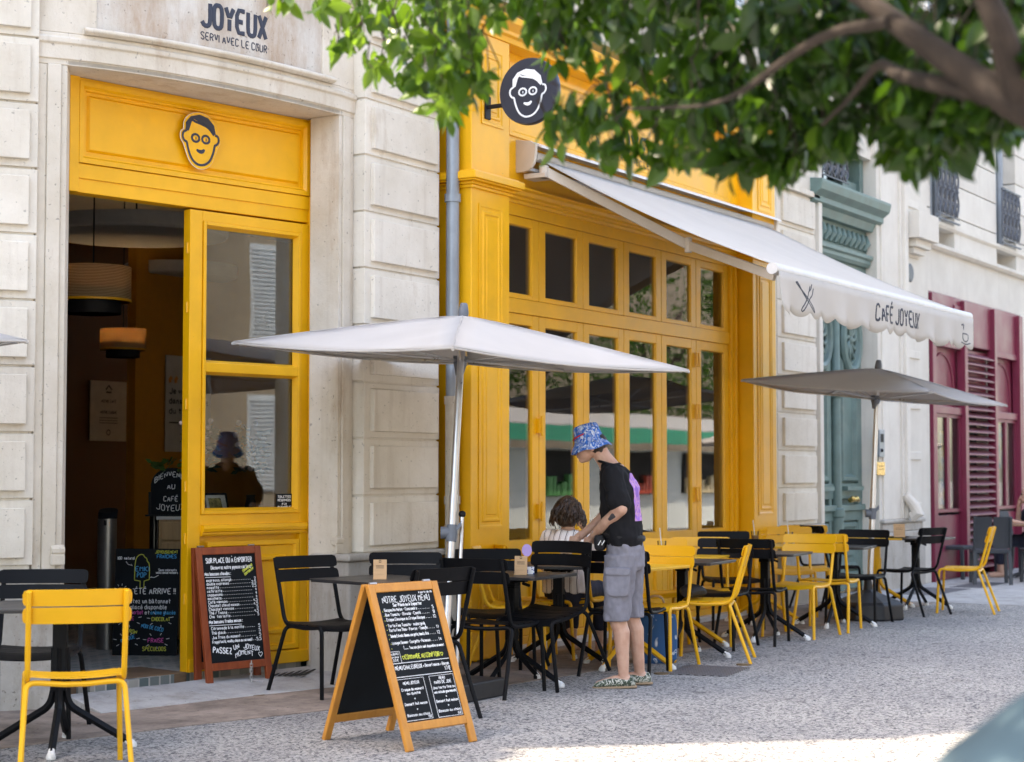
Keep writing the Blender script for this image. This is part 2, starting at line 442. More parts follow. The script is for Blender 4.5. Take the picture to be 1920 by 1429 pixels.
M_INWHITE = paint('white ceiling', (0.62, 0.61, 0.58), rough=0.9)
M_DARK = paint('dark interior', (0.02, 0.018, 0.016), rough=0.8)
M_OAK = wood('light oak', (0.50, 0.31, 0.14), (0.36, 0.21, 0.09))

# ------------------------------------------------------------------ people
def capsule(mb, a, b, ra, rb, seg=14):
    a, b = V(a), V(b); d = b - a
    d = d.normalized() if d.length > 1e-6 else V((0, 0, 1))
    u = d.orthogonal().normalized(); w = d.cross(u); secs = []
    for i in range(6):
        t = math.pi / 2 * (i / 5); secs.append((a - d * ra * math.cos(t), u, w, max(1e-4, ra * math.sin(t)), max(1e-4, ra * math.sin(t))))
    for i in range(1, 6):
        t = math.pi / 2 * (i / 5); secs.append((b + d * rb * math.sin(t), u, w, max(1e-4, rb * math.cos(t)), max(1e-4, rb * math.cos(t))))
    mb.loft(secs, seg)
def chain(mb, pts, rs):
    for i in range(len(pts) - 1): capsule(mb, pts[i], pts[i + 1], rs[i], rs[i + 1])
def egg(mb, c, r, sc, rot=None):
    g = MB(); g.ball((0, 0, 0), r, 18, 12, sc); m = rot or Matrix.Identity(3)
    mb.add([V(c) + m @ V(p) for p in g.v], g.f)
def organic(name, mb, voxel, it=6, fold=0.0, fscale=9.0, fdir=None):
    """fuse overlapping shapes into one continuous skin"""
    me = mb.mesh('tmp'); o = bpy.data.objects.new('tmp', me); sc2 = bpy.data.scenes.new('tmp'); sc2.collection.objects.link(o)
    r = o.modifiers.new('r', 'REMESH'); r.mode = 'VOXEL'; r.voxel_size = voxel
    s = o.modifiers.new('s', 'SMOOTH'); s.factor = .5; s.iterations = it
    with bpy.context.temp_override(scene=sc2, view_layer=sc2.view_layers[0]):
        dg = bpy.context.evaluated_depsgraph_get()
        m2 = bpy.data.meshes.new_from_object(o.evaluated_get(dg), depsgraph=dg)
    m2.name = name
    bpy.data.objects.remove(o); bpy.data.scenes.remove(sc2)
    if fold:
        n = len(m2.vertices); cs = [0.0] * (3 * n); ns = [0.0] * (3 * n)
        m2.vertices.foreach_get('co', cs); m2.vertex_normals.foreach_get('vector', ns)
        fx, fy, fz = fdir or (fscale, fscale, fscale * .55)
        for i in range(0, 3 * n, 3):
            q = V((cs[i] * fx, cs[i + 1] * fy, cs[i + 2] * fz))
            k = (noise.noise(q) + .5 * noise.noise(q * 2.3 + V((3, 1, 7)))) * fold
            for j in range(3): cs[i + j] += ns[i + j] * k
        m2.vertices.foreach_set('co', cs); m2.update()
    m2.polygons.foreach_set('use_smooth', [True] * len(m2.polygons)); return m2

def skin(name, c):
    m, nt, b, o = nodes_of(name); co = coords(nt); n = N(nt, 'ShaderNodeTexNoise', Scale=14.0, Detail=6.0); nt.links.new(co, n.inputs['Vector'])
    r = ramp(nt, [(.3, (c[0] * .82, c[1] * .72, c[2] * .68)), (.65, c)], n.outputs[0]); nt.links.new(r.outputs[0], b.inputs['Base Color'])
    b.inputs['Roughness'].default_value = .5; b.inputs['Subsurface Weight'].default_value = .08; b.inputs['Subsurface Radius'].default_value = (.01, .004, .002); return m
M_SKIN = skin('fair skin', (.60, .36, .26)); M_SKIN2 = skin('light skin', (.62, .40, .30))
M_HAIR = paint('dark brown hair', (.028, .016, .010), rough=.45, var=.5, scale=60, bump=.08, bscale=90)
M_HAIR2 = paint('brown hair', (.045, .024, .013), rough=.4, var=.7, scale=40, bump=.06, bscale=70)

def fingers(mb, k0, along, fwd, down, n=4, sp=.020, r=.0092, ln=(.040, .046, .043, .034)):
    along, fwd, down = V(along).normalized(), V(fwd).normalized(), V(down).normalized()
    for i in range(n):
        b = V(k0) + along * sp * (i - 1.5); L = ln[i]
        p1 = b + fwd * L * .85 - down * .004; p2 = p1 + fwd * .012 + down * L * .62; p3 = p2 - fwd * .008 + down * L * .45
        chain(mb, [b - fwd * .02, b, p1, p2, p3], [r * 1.15, r * 1.1, r, r * .92, r * .78])

M_NYLON = paint('black nylon', (.010, .010, .012), rough=.7, bump=.05, bscale=40)
# ---- the man with the bucket hat
man = empty('person', at(.745, 12.20), yaw(-82), 'standing man in blue patterned bucket hat, black T-shirt and grey shorts, gripping a chair back', 'person')
g = MB()
g.loft([((0, y, z), (1, 0, 0), (0, 1, 0), a, b) for z, y, a, b in ((.82, -.045, .10, .07), (.90, -.045, .125, .085), (1.05, -.04, .12, .08), (1.2, -.035, .13, .085), (1.34, -.035, .145, .085), (1.43, -.02, .14, .07), (1.48, .0, .09, .06))], 20)
for sx, kn, an in ((-1, (-.09, .025, .49), (-.098, -.012, .085)), (1, (.088, -.05, .49), (.095, -.105, .085))):
    chain(g, [(sx * .085, -.035, .88), kn], [.07, .058]); kv = V(kn); av = V(an)
    chain(g, [kv, kv.lerp(av, .3) + V((0, -.022, 0)), kv.lerp(av, .7) + V((0, -.01, 0)), av], [.058, .057, .043, .036])
    chain(g, [av + V((0, -.025, -.035)), av + V((0, .06, -.035)), av + V((-.004, .165, -.058))], [.036, .036, .028])
g.loft([((0, y, z), (1, 0, 0), (0, 1, -.4), r, r) for y, z, r in ((.02, 1.44, .07), (.05, 1.50, .057), (.085, 1.55, .053), (.11, 1.60, .055))], 16)
tilt = Matrix.Rotation(R(-20), 3, 'X')
egg(g, (0, .155, 1.64), .1, (.76, .95, 1.06), tilt); egg(g, (0, .195, 1.575), .062, (.86, .98, 1.05), tilt); capsule(g, (0, .215, 1.525), (0, .19, 1.535), .026, .034)
capsule(g, (0, .255, 1.615), (0, .278, 1.578), .010, .014); capsule(g, (0, .243, 1.545), (0, .238, 1.553), .012, .014)
capsule(g, (-.028, .243, 1.622), (.028, .243, 1.622), .014, .014)
for sx in (-1, 1): egg(g, (sx * .076, .145, 1.605), .03, (.3, .7, 1.1), tilt)
# arms: both reach forward to the chair back
chain(g, [(-.165, .0, 1.42), (-.225, -.05, 1.185), (-.145, .05, 1.105), (-.035, .152, 1.02)], [.048, .043, .041, .027])
chain(g, [(.165, .02, 1.42), (.235, .05, 1.19), (.195, .14, 1.10), (.145, .225, 1.035)], [.048, .042, .039, .027])
chain(g, [(-.035, .152, 1.02), (.01, .165, 1.0), (.045, .175, .992)], [.027, .030, .027]); chain(g, [(.145, .225, 1.035), (.14, .255, 1.012), (.136, .28, 1.0)], [.027, .030, .027])
al = V((.57, -.82, 0)); al_w = RT * .82 + FH * -.57   # along the chair back, in world
inv = Matrix.Rotation(-man.rotation_euler.z, 3, 'Z'); alm = inv @ al_w; fw = inv @ (RT * -.57 + FH * -.82)
fingers(g, (.055, .178, .990), alm, -fw if (-fw).y > 0 else fw, (0, 0, -1)); fingers(g, (.136, .285, .998), alm, -fw if (-fw).y > 0 else fw, (0, 0, -1))
chain(g, [(-.01, .165, 1.0), (.0, .19, .968), (.025, .20, .952)], [.013, .011, .009]); chain(g, [(.13, .235, 1.02), (.11, .265, .985), (.12, .285, .965)], [.013, .011, .009])
body = obj('body', organic('body', g, .0048, 3), M_SKIN, man)
# features
g = MB()
for sx in (-1, 1): g.ball((sx * .03, .238, 1.602), .009, 8, 6, (1, .5, .6))
obj('eyes', g, paint('dark eye', (.02, .015, .012), rough=.2), man, smooth=True)
g = MB(); chain(g, [(-.028, .262, 1.556), (0, .268, 1.561), (.028, .262, 1.556)], [.005, .007, .005]); egg(g, (0, .222, 1.517), .020, (.9, .7, .7))
for sx in (-1, 1): capsule(g, (sx * .012, .256, 1.620), (sx * .05, .24, 1.620), .005, .004)
obj('facial_hair', organic('facial_hair', g, .004, 1), M_HAIR, man)
g = MB(); egg(g, (0, .125, 1.625), .098, (.80, .90, .80), tilt); egg(g, (0, .085, 1.575), .05, (1.1, .6, 1.1)); obj('hair', organic('hair', g, .006, 1, .004, 60), M_HAIR, man)
# hat
def camo(name, stops, scale, dist=1.2, stretch=(1, 1, 1)):
    m, nt, b, o = nodes_of(name); co = coords(nt, stretch); n = N(nt, 'ShaderNodeTexNoise', Scale=scale, Detail=2.5, Distortion=dist); nt.links.new(co, n.inputs['Vector'])
    r = ramp(nt, stops, n.outputs[0]); r.color_ramp.interpolation = 'CONSTANT'; nt.links.new(r.outputs[0], b.inputs['Base Color']); b.inputs['Roughness'].default_value = .9; return m
mh = camo('blue and white hat print', [(0, (.02, .12, .55)), (.42, (.62, .70, .80)), (.47, (.02, .16, .60)), (.57, (.01, .04, .22)), (.61, (.62, .70, .80)), (.66, (.02, .16, .6))], 20, 1.8, (1, 1, .6))
g = MB(); g.lathe([(.0001, .112), (.05, .112), (.078, .106), (.088, .092), (.098, .04), (.106, .0), (.112, -.010), (.150, -.062), (.152, -.066), (.147, -.066), (.108, -.012), (.100, .0), (.09, .05), (.0001, .09)], seg=36, ell=(.86, .95))
hm = Matrix.Rotation(R(-13), 3, 'X'); g.v = [tuple(hm @ V(p) + V((0, .165, 1.652)) + V((0, 0, .006 * math.sin(5 * math.atan2(p[1], p[0]))) if p[2] < -.03 else (0, 0, 0))) for p in g.v]
hat = obj('bucket_hat', g, mh, man, smooth=True, ang=50)
g = MB(); g.tube([hm @ V((.100 * .92 * math.cos(a), .104 * math.sin(a) , .03 + .02 * math.cos(a - 3.6))) + V((0, .165, 1.652)) for a in [R(100 + k * 8) for k in range(10)]], .005, 6); obj('red_stripe', g, paint('red stripe', (.65, .03, .03)), hat)
# t-shirt
def shirt_mat():
    m, nt, b, o = nodes_of('black cotton with purple back print'); tc = nt.nodes.new('ShaderNodeTexCoord'); sp = N(nt, 'ShaderNodeSeparateXYZ'); nt.links.new(tc.outputs['Object'], sp.inputs[0])
    def rng(src, lo, hi):
        a = N(nt, 'ShaderNodeMath', operation='GREATER_THAN'); a.inputs[1].default_value = lo; nt.links.new(src, a.inputs[0])
        c = N(nt, 'ShaderNodeMath', operation='LESS_THAN'); c.inputs[1].default_value = hi; nt.links.new(src, c.inputs[0])
        q = N(nt, 'ShaderNodeMath', operation='MULTIPLY'); nt.links.new(a.outputs[0], q.inputs[0]); nt.links.new(c.outputs[0], q.inputs[1]); return q.outputs[0]
    q = N(nt, 'ShaderNodeMath', operation='MULTIPLY'); nt.links.new(rng(sp.outputs[0], -.125, .125), q.inputs[0]); nt.links.new(rng(sp.outputs[2], 1.10, 1.42), q.inputs[1])
    q2 = N(nt, 'ShaderNodeMath', operation='MULTIPLY'); nt.links.new(q.outputs[0], q2.inputs[0]); nt.links.new(rng(sp.outputs[1], -.4, -.105), q2.inputs[1])
    n = N(nt, 'ShaderNodeTexNoise', Scale=16.0, Detail=3.0, Distortion=1.0); nt.links.new(tc.outputs['Object'], n.inputs['Vector'])
    r = ramp(nt, [(0, (.20, .10, .45)), (.45, (.36, .18, .62)), (.55, (.62, .34, .55)), (.64, (.28, .14, .5))], n.outputs[0])
    mx = N(nt, 'ShaderNodeMixRGB'); mx.inputs[1].default_value = (.010, .010, .012, 1); nt.links.new(q2.outputs[0], mx.inputs[0]); nt.links.new(r.outputs[0], mx.inputs[2])
    nt.links.new(mx.outputs[0], b.inputs['Base Color']); b.inputs['Roughness'].default_value = .9; b.inputs['Specular IOR Level'].default_value = .25; return m
g = MB()
g.loft([((0, y, z), (1, 0, 0), (0, 1, 0), a, b) for z, y, a, b in ((.935, -.045, .185, .118), (.99, -.045, .20, .130), (1.08, -.035, .195, .135), (1.2, -.025, .20, .137), (1.32, -.025, .205, .135), (1.41, -.01, .195, .112), (1.465, .012, .15, .085), (1.495, .03, .085, .066))], 24)
chain(g, [(-.16, .0, 1.42), (-.195, -.02, 1.27), (-.192, -.035, 1.235)], [.070, .082, .080]); chain(g, [(.16, .015, 1.42), (.215, .035, 1.27), (.222, .04, 1.24)], [.070, .080, .078])
obj('t_shirt', organic('t_shirt', g, .007, 3, .012, 8.0, (11, 11, 9)), shirt_mat(), man)
g = MB(); g.tube([(.085 * math.cos(a), .035 + .062 * math.sin(a) + .01, 1.492 + .018 * math.sin(a)) for a in [k * math.pi / 12 for k in range(25)]], .009, 8); obj('collar', g, MATS['matt black'], man, smooth=True)
# shorts
def denimish():
    m = paint('washed grey cotton', (.22, .215, .25), rough=.95, var=.12, scale=14, bump=.06, bscale=240); return m
MSH = denimish()
g = MB()
g.loft([((0, y, z), (1, 0, 0), (0, 1, 0), a, b) for z, y, a, b in ((1.01, -.045, .165, .115), (.92, -.05, .18, .125), (.80, -.05, .185, .125), (.77, -.05, .17, .11))], 24)
g.loft([((-.092, y, z), (1, 0, 0), (0, 1, 0), a, b) for z, y, a, b in ((.88, -.035, .095, .118), (.70, -.01, .094, .105), (.55, .01, .092, .094), (.445, .015, .09, .088))], 20)
g.loft([((.094, y, z), (1, 0, 0), (0, 1, 0), a, b) for z, y, a, b in ((.88, -.05, .095, .115), (.70, -.055, .092, .105), (.55, -.06, .09, .092), (.45, -.062, .088, .086))], 20)
sh = obj('cargo_shorts', organic('cargo_shorts', g, .006, 2, .012, 8.0, (15, 15, 10)), MSH, man)
g = MB(); g.loft([((-.178, y, .70), (0, 0, 1), (0, 1, .0), a, b) for y, a, b in ((-.09, .001, .001),)] if False else [((x, -.005, .70), (0, 1, .06), (0, -.06, 1), a, b) for x, a, b in ((-.165, .082, .095), (-.20, .080, .092), (-.206, .070, .082))], 20, 5)
g.loft([((x, -.008, .775), (0, 1, .06), (0, -.06, 1), a, b) for x, a, b in ((-.17, .086, .028), (-.212, .085, .026), (-.216, .08, .022))], 20, 5)
obj('pocket', organic('pocket', g, .005, 2, .003, 20), MSH, sh)
# belt bag
g = MB(); g.tube([(.175 * math.cos(a), -.045 + .128 * math.sin(a), 1.0 + .02 * math.sin(a)) for a in [k * 2 * math.pi / 28 for k in range(29)]], .017, 8, flat=((0, 0, 1), 1.3)); 
bb = obj('belt', g, M_NYLON, man, smooth=True)
g = MB(); g.loft([((x, .10 + .02 * math.cos(x * 8), .965), (0, 1, 0), (0, 0, 1), a, b) for x, a, b in ((-.13, .01, .02), (-.11, .035, .05), (0, .042, .06), (.10, .035, .05), (.12, .01, .02))], 16, 3)
bgp = obj('belt_bag', organic('belt_bag', g, .006, 2, .004, 16), M_NYLON, man)
pl = Plane3((-.135, .12, .95), (0, -1, 0), (0, 0, 1)); g = MB(); line(g, pl, [(0, 0), (.02, .03), (.025, 0), (.045, .03)], .008); obj('logo', g, M_WHITEP, bgp)
# shoes
mc = camo('green camouflage canvas', [(0, (.05, .07, .05)), (.42, (.55, .55, .48)), (.50, (.10, .13, .08)), (.58, (.02, .03, .04)), (.63, (.20, .22, .16))], 30, .8)
for ax, ay in ((-.098, -.012), (.095, -.105)):
    g = MB(); g.loft([((ax + ox, ay + y, z), (1, 0, 0), (0, 0, 1), a, b) for y, z, a, b, ox in ((-.075, .032, .012, .018, 0), (-.06, .045, .034, .036, 0), (-.02, .042, .038, .036, 0), (.06, .042, .042, .038, 0), (.12, .036, .045, .030, -.002), (.17, .028, .040, .022, -.004), (.20, .022, .018, .012, -.006))], 16)
    s_ = obj('shoe', g, mc, man, smooth=True)
    g = MB(); g.loft([((ax + ox, ay + y, .008), (1, 0, 0), (0, 0, 1), a, .009) for y, a, ox in ((-.085, .012, 0), (-.065, .036, 0), (0, .040, 0), (.10, .047, -.002), (.17, .042, -.004), (.21, .014, -.006))], 14, 3); obj('sole', g, paint('jute sole', (.34, .24, .15), rough=.9), s_, smooth=True)
# tattoo patches and wrist band, flush on the skin
g = MB(); g.tube([(-.048 + .027 * math.cos(a), .14 + .027 * math.sin(a), 1.030 + .020 * math.cos(a + 2.6)) for a in [k * 2 * math.pi / 16 for k in range(17)]], .004, 6); obj('bracelet', g, M_ALU, man, smooth=True)
g = MB()
capsule(g, (-.214, -.006, 1.150), (-.190, .023, 1.127), .0245, .0225); capsule(g, (-.226, -.022, 1.166), (-.218, -.012, 1.156), .0225, .022)
obj('tattoo', g, paint('tattoo ink', (.06, .055, .06), rough=.6), man, smooth=True)

man.rotation_euler.x = -R(2.2)
# ---- seated people
def seated(at_, h, label, shirtm, hairm, skinm, pants, hairlong, sleeve=.12):
    p = empty('person', at_, yaw(h), label, 'person')
    g = MB()
    g.loft([((0, y, z), (1, 0, 0), (0, 1, 0), a, b) for z, y, a, b in ((.46, -.02, .15, .12), (.56, -.03, .15, .115), (.70, -.035, .135, .10), (.84, -.03, .155, .10), (.93, -.015, .15, .085), (.985, .0, .09, .065))], 20)
    chain(g, [(0, .0, .96), (0, .02, 1.04)], [.055, .05])
    egg(g, (0, .045, 1.13), .1, (.78, .92, 1.12)); egg(g, (0, .085, 1.065), .06, (.9, .95, .95)); capsule(g, (0, .135, 1.12), (0, .15, 1.09), .010, .014); capsule(g, (0, .125, 1.045), (0, .11, 1.05), .02, .02)
    for sx in (-1, 1):
        chain(g, [(sx * .09, .0, .50), (sx * .11, .40, .50), (sx * .12, .42, .10)], [.085, .062, .042]); chain(g, [(sx * .12, .40, .045), (sx * .12, .56, .03)], [.038, .028])
    chain(g, [(-.16, -.0, .92), (-.215, .05, .70), (-.15, .26, .77)], [.05, .042, .028]); chain(g, [(-.15, .26, .77), (-.13, .33, .775)], [.03, .026]); fingers(g, (-.125, .35, .775), (1, 0, 0), (0, 1, 0), (0, 0, -1), r=.009)
    chain(g, [(.16, 0, .92), (.20, .16, .76), (.10, .16, .98)], [.05, .042, .028]); chain(g, [(.10, .16, .98), (.07, .145, 1.02)], [.03, .026]); fingers(g, (.062, .14, 1.035), (.3, 1, 0), (-.2, -.1, 1), (-1, -.3, 0), r=.009)
    obj('body', organic('body', g, .006, 3), skinm, p)
    g = MB()
    for sx in (-1, 1): g.ball((sx * .032, .132, 1.135), .011, 8, 6)
    obj('eyes', g, MATS['dark eye'], p, smooth=True)
    g = MB(); g.loft([((0, y, z), (1, 0, 0), (0, 1, 0), a, b) for z, y, a, b in ((.50, -.03, .19, .14), (.60, -.035, .19, .14), (.74, -.035, .175, .13), (.86, -.03, .18, .122), (.935, -.015, .165, .10), (.98, .0, .10, .075))], 24)
    chain(g, [(-.15, -.0, .925), (-.205, .04, .77)], [.066, .07]); chain(g, [(.15, .0, .925), (.195, .10, .82)], [.066, .068])
    obj('blouse', organic('blouse', g, .009, 4, .012, 8, (12, 12, 6)), shirtm, p)
    g = MB(); chain(g, [(0, -.02, .50), (0, .02, .50)], [.16, .16])
    for sx in (-1, 1): chain(g, [(sx * .09, .0, .50), (sx * .11, .40, .50), (sx * .12, .42, .22)], [.10, .078, .062])
    obj('trousers', organic('trousers', g, .009, 3, .006, 12), pants, p)
    rn = random.Random(5); g = MB(); egg(g, (0, .025, 1.145), .104, (.84, .95, 1.02))
    if hairlong:
        egg(g, (0, -.01, 1.10), .106, (.98, .80, .98))
        hb = organic('hair', g, .006, 2, .007, 8, (20, 20, 7)); g = MB()
        for k in range(420):
            a = rn.uniform(.15, math.pi * 2 - .15) + math.pi / 2; el = rn.uniform(.1, 1.25); r = .106
            s0 = V((math.cos(a) * math.cos(el) * r * .92, math.sin(a) * math.cos(el) * r + .01, 1.135 + math.sin(el) * r * 1.02)); pts = []
            L = rn.uniform(.09, .165); ph = rn.uniform(0, 6); am = rn.uniform(.005, .014)
            for j in range(8):
                u = j / 7; out = V((math.cos(a), math.sin(a) * .9, 0))
                pts.append(s0 + V((0, 0, -L * u)) + out * (.035 * math.sin(u * 2.2) * (1.25 - el * .6)) + V((math.sin(ph + u * 7) * am, math.cos(ph + u * 7.5) * am, 0)))
            if pts[-1].y < .09 : g.tube(pts, [.0042 * (1 - .6 * abs(j / 7 - .4)) for j in range(8)], 5)
        ho = obj('hair', hb, hairm, p); obj('hair_strands', g, hairm, ho, smooth=True)
    else: obj('hair', organic('hair', g, .006, 2, .004, 60), hairm, p)
    return p
def stripes():
    m, nt, b, o = nodes_of('white blouse with brown stripes'); tc = nt.nodes.new('ShaderNodeTexCoord'); sp = N(nt, 'ShaderNodeSeparateXYZ'); nt.links.new(tc.outputs['Object'], sp.inputs[0])
    k = N(nt, 'ShaderNodeMath', operation='MULTIPLY'); k.inputs[1].default_value = 20.0; nt.links.new(sp.outputs[0], k.inputs[0])
    fr = N(nt, 'ShaderNodeMath', operation='FRACT'); nt.links.new(k.outputs[0], fr.inputs[0])
    r = ramp(nt, [(0, (.74, .71, .70)), (.50, (.74, .71, .70)), (.51, (.045, .028, .03)), (.62, (.74, .71, .70)), (.74, (.16, .10, .10)), (.78, (.74, .71, .70))], fr.outputs[0]); r.color_ramp.interpolation = 'CONSTANT'
    nt.links.new(r.outputs[0], b.inputs['Base Color']); b.inputs['Roughness'].default_value = .9; return m
seated(at(.43, 14.12), 22, 'seated woman seen from behind with wavy brown bob and white blouse with dark stripes', stripes(), M_HAIR2, M_SKIN2, paint('navy trousers', (.015, .02, .04), rough=.9), True)
seated(at(7.12, 24.9), -80, 'seated person in dark shirt cut off by the right edge of the view', paint('dark navy shirt', (.018, .02, .03), rough=.9), M_HAIR, M_SKIN2, MATS['navy trousers'], False)
F0 = Fr((0, 0), (1, 0))
FD = Fr((8.38, .81), (.979, -.205))
A2 = V((8.155, .62)); B2 = V((10.27, .09))
FL = Fr(A2, (.829, -.559))

def panel(mb, fr, s0, s1, d, z0, z1, steps=((.0, .0), (.022, .012), (.045, -.012), (.075, .006))):
    """raised and fielded panel built of nested picture-frame mouldings"""
    for (i0, e0), (i1, e1) in zip(steps[:-1], steps[1:]):
        a0, a1, b0, b1 = s0 + i0, s1 - i0, z0 + i0, z1 - i0
        c0, c1, e0_, e1_ = s0 + i1, s1 - i1, z0 + i1, z1 - i1
        P1 = [fr.P(a0, d + e0, b0), fr.P(a1, d + e0, b0), fr.P(a1, d + e0, b1), fr.P(a0, d + e0, b1)]
        P2 = [fr.P(c0, d + e1, e0_), fr.P(c1, d + e1, e0_), fr.P(c1, d + e1, e1_), fr.P(c0, d + e1, e1_)]
        mb.add(P1 + P2, [(0, 1, 5, 4), (1, 2, 6, 5), (2, 3, 7, 6), (3, 0, 4, 7)])
    i1, e1 = steps[-1]
    mb.add([fr.P(s0 + i1, d + e1, z0 + i1), fr.P(s1 - i1, d + e1, z0 + i1), fr.P(s1 - i1, d + e1, z1 - i1), fr.P(s0 + i1, d + e1, z1 - i1)], [(0, 1, 2, 3)])
def frame4(mb, fr, s0, s1, z0, z1, w, d0, d1, wb=None, wt=None):
    wb = w if wb is None else wb; wt = w if wt is None else wt
    mb.fbox(fr, s0, s0 + w, d0, d1, z0, z1); mb.fbox(fr, s1 - w, s1, d0, d1, z0, z1)
    mb.fbox(fr, s0 + w, s1 - w, d0, d1 - .001, z0, z0 + wb); mb.fbox(fr, s0 + w, s1 - w, d0, d1 - .001, z1 - wt, z1)
def bead(mb, fr, s0, s1, z0, z1, d, w=.02, e=.012):
    """mitred glazing bead: slope from the frame face down to the glass"""
    q0 = [fr.P(s0, d + e, z0), fr.P(s1, d + e, z0), fr.P(s1, d + e, z1), fr.P(s0, d + e, z1)]
    q1 = [fr.P(s0 + w, d - .03, z0 + w), fr.P(s1 - w, d - .03, z0 + w), fr.P(s1 - w, d - .03, z1 - w), fr.P(s0 + w, d - .03, z1 - w)]
    qo = [fr.P(s0 - .001, d - .005, z0 - .001), fr.P(s1 + .001, d - .005, z0 - .001), fr.P(s1 + .001, d - .005, z1 + .001), fr.P(s0 - .001, d - .005, z1 + .001)]
    mb.add(qo + q0 + q1, [(0, 1, 5, 4), (1, 2, 6, 5), (2, 3, 7, 6), (3, 0, 4, 7), (4, 5, 9, 8), (5, 6, 10, 9), (6, 7, 11, 10), (7, 4, 8, 11)])
# ------------------------------------------------------------------ ground
def pavement_mat():
    m, nt, b, o = nodes_of('exposed aggregate paving')
    co = coords(nt)
    wob = N(nt, 'ShaderNodeTexNoise', Scale=40.0, Detail=2.0); nt.links.new(co, wob.inputs['Vector'])
    mixv = N(nt, 'ShaderNodeMixRGB'); mixv.inputs[0].default_value = .035; nt.links.new(co, mixv.inputs[1]); nt.links.new(wob.outputs['Color'], mixv.inputs[2])
    vo = N(nt, 'ShaderNodeTexVoronoi', Scale=76.0); nt.links.new(mixv.outputs[0], vo.inputs['Vector'])
    hs = N(nt, 'ShaderNodeSeparateColor'); nt.links.new(vo.outputs['Color'], hs.inputs[0])
    sp = ramp(nt, [(0.0, (.045, .046, .055)), (.12, (.095, .096, .107)), (.20, (.20, .20, .21)), (.34, (.335, .328, .315)), (.62, (.395, .383, .362)), (.88, (.465, .448, .425))], hs.outputs[0]); sp.color_ramp.interpolation = 'CONSTANT'
    v2 = N(nt, 'ShaderNodeTexNoise', Scale=150.0, Detail=2.0); nt.links.new(co, v2.inputs['Vector'])
    chip = ramp(nt, [(0.35, (.62, .63, .66)), (.55, (1.08, 1.06, 1.04))], v2.outputs[0])
    mu = N(nt, 'ShaderNodeMixRGB', blend_type='MULTIPLY'); mu.inputs[0].default_value = 0.8
    nt.links.new(sp.outputs[0], mu.inputs[1]); nt.links.new(chip.outputs[0], mu.inputs[2])
    big = N(nt, 'ShaderNodeTexNoise', Scale=0.55, Detail=6.0, Roughness=0.6); nt.links.new(co, big.inputs['Vector'])
    tone = ramp(nt, [(0.35, (0.80, 0.80, 0.81)), (0.65, (1.05, 1.04, 1.01))], big.outputs[0])
    m2 = N(nt, 'ShaderNodeMixRGB', blend_type='MULTIPLY'); m2.inputs[0].default_value = 1
    nt.links.new(mu.outputs[0], m2.inputs[1]); nt.links.new(tone.outputs[0], m2.inputs[2])
    st = N(nt, 'ShaderNodeTexNoise', Scale=3.2, Detail=5.0); nt.links.new(co, st.inputs['Vector'])
    sf = ramp(nt, [(0.62, (1, 1, 1)), (0.70, (0.62, 0.61, 0.60))], st.outputs[0])
    gum = N(nt, 'ShaderNodeTexVoronoi', Scale=2.1); nt.links.new(co, gum.inputs['Vector']); gf = ramp(nt, [(.055, (.45, .45, .46)), (.075, (1, 1, 1))], gum.outputs['Distance'])
    m3 = N(nt, 'ShaderNodeMixRGB', blend_type='MULTIPLY'); m3.inputs[0].default_value = 0.7
    nt.links.new(m2.outputs[0], m3.inputs[1]); nt.links.new(sf.outputs[0], m3.inputs[2])
    m4 = N(nt, 'ShaderNodeMixRGB', blend_type='MULTIPLY'); m4.inputs[0].default_value = .8; nt.links.new(m3.outputs[0], m4.inputs[1]); nt.links.new(gf.outputs[0], m4.inputs[2])
    nt.links.new(m4.outputs[0], b.inputs['Base Color']); b.inputs['Roughness'].default_value = 0.85
    bp = N(nt, 'ShaderNodeBump', Strength=0.5, Distance=0.004); nt.links.new(v2.outputs[0], bp.inputs['Height']); nt.links.new(bp.outputs[0], b.inputs['Normal'])
    return m
g = MB()
n_g = 24
g.add([(x, y, 0) for x, y in ((-300, -300), (300, -300), (300, 300), (-300, 300))], [(0, 1, 2, 3)])
tag(obj('pavement', g, pavement_mat()), kind='structure')

# brown stone strip along the foot of the buildings
edge_out = [(2.0, 2.3), (5.2, .4), (6.7, -.33), (8.05, -.65), (8.8, -.87), (10.2, -1.1), (11.3, -1.22), (14, -1.25), (19.5, -1.2)]
edge_in = [(2.0, 4.6), (5.2, 2.5), (7.0, 1.3), (8.1, .62), (8.8, .3), (10.2, .0), (11.3, .0), (14, .0), (19.5, .0)]
g = MB()
for i in range(len(edge_out) - 1):
    a, b = edge_out[i], edge_out[i + 1]; c, d = edge_in[i + 1], edge_in[i]
    n = max(1, int(math.hypot(b[0] - a[0], b[1] - a[1]) / 0.9))
    for k in range(n):
        L = lambda p, q, t: (p[0] + (q[0] - p[0]) * t, p[1] + (q[1] - p[1]) * t)
        t0, t1 = k / n + .003, (k + 1) / n - .003
        g.hexa([(*L(a, b, t0), -.02), (*L(a, b, t1), -.02), (*L(d, c, t1), -.02), (*L(d, c, t0), -.02)],
               [(*L(a, b, t0), .005), (*L(a, b, t1), .005), (*L(d, c, t1), .006), (*L(d, c, t0), .006)])
tag(obj('pavement', g, M_STRIP), kind='structure')
g = MB()
for a, b in ((19.6, 22.5), (22.52, 25.6), (25.62, 29.0), (29.02, 33)): g.box(a, b, -2.4, -.02, -.02, .006)
tag(obj('pavement', g, M_SLAB), kind='structure')
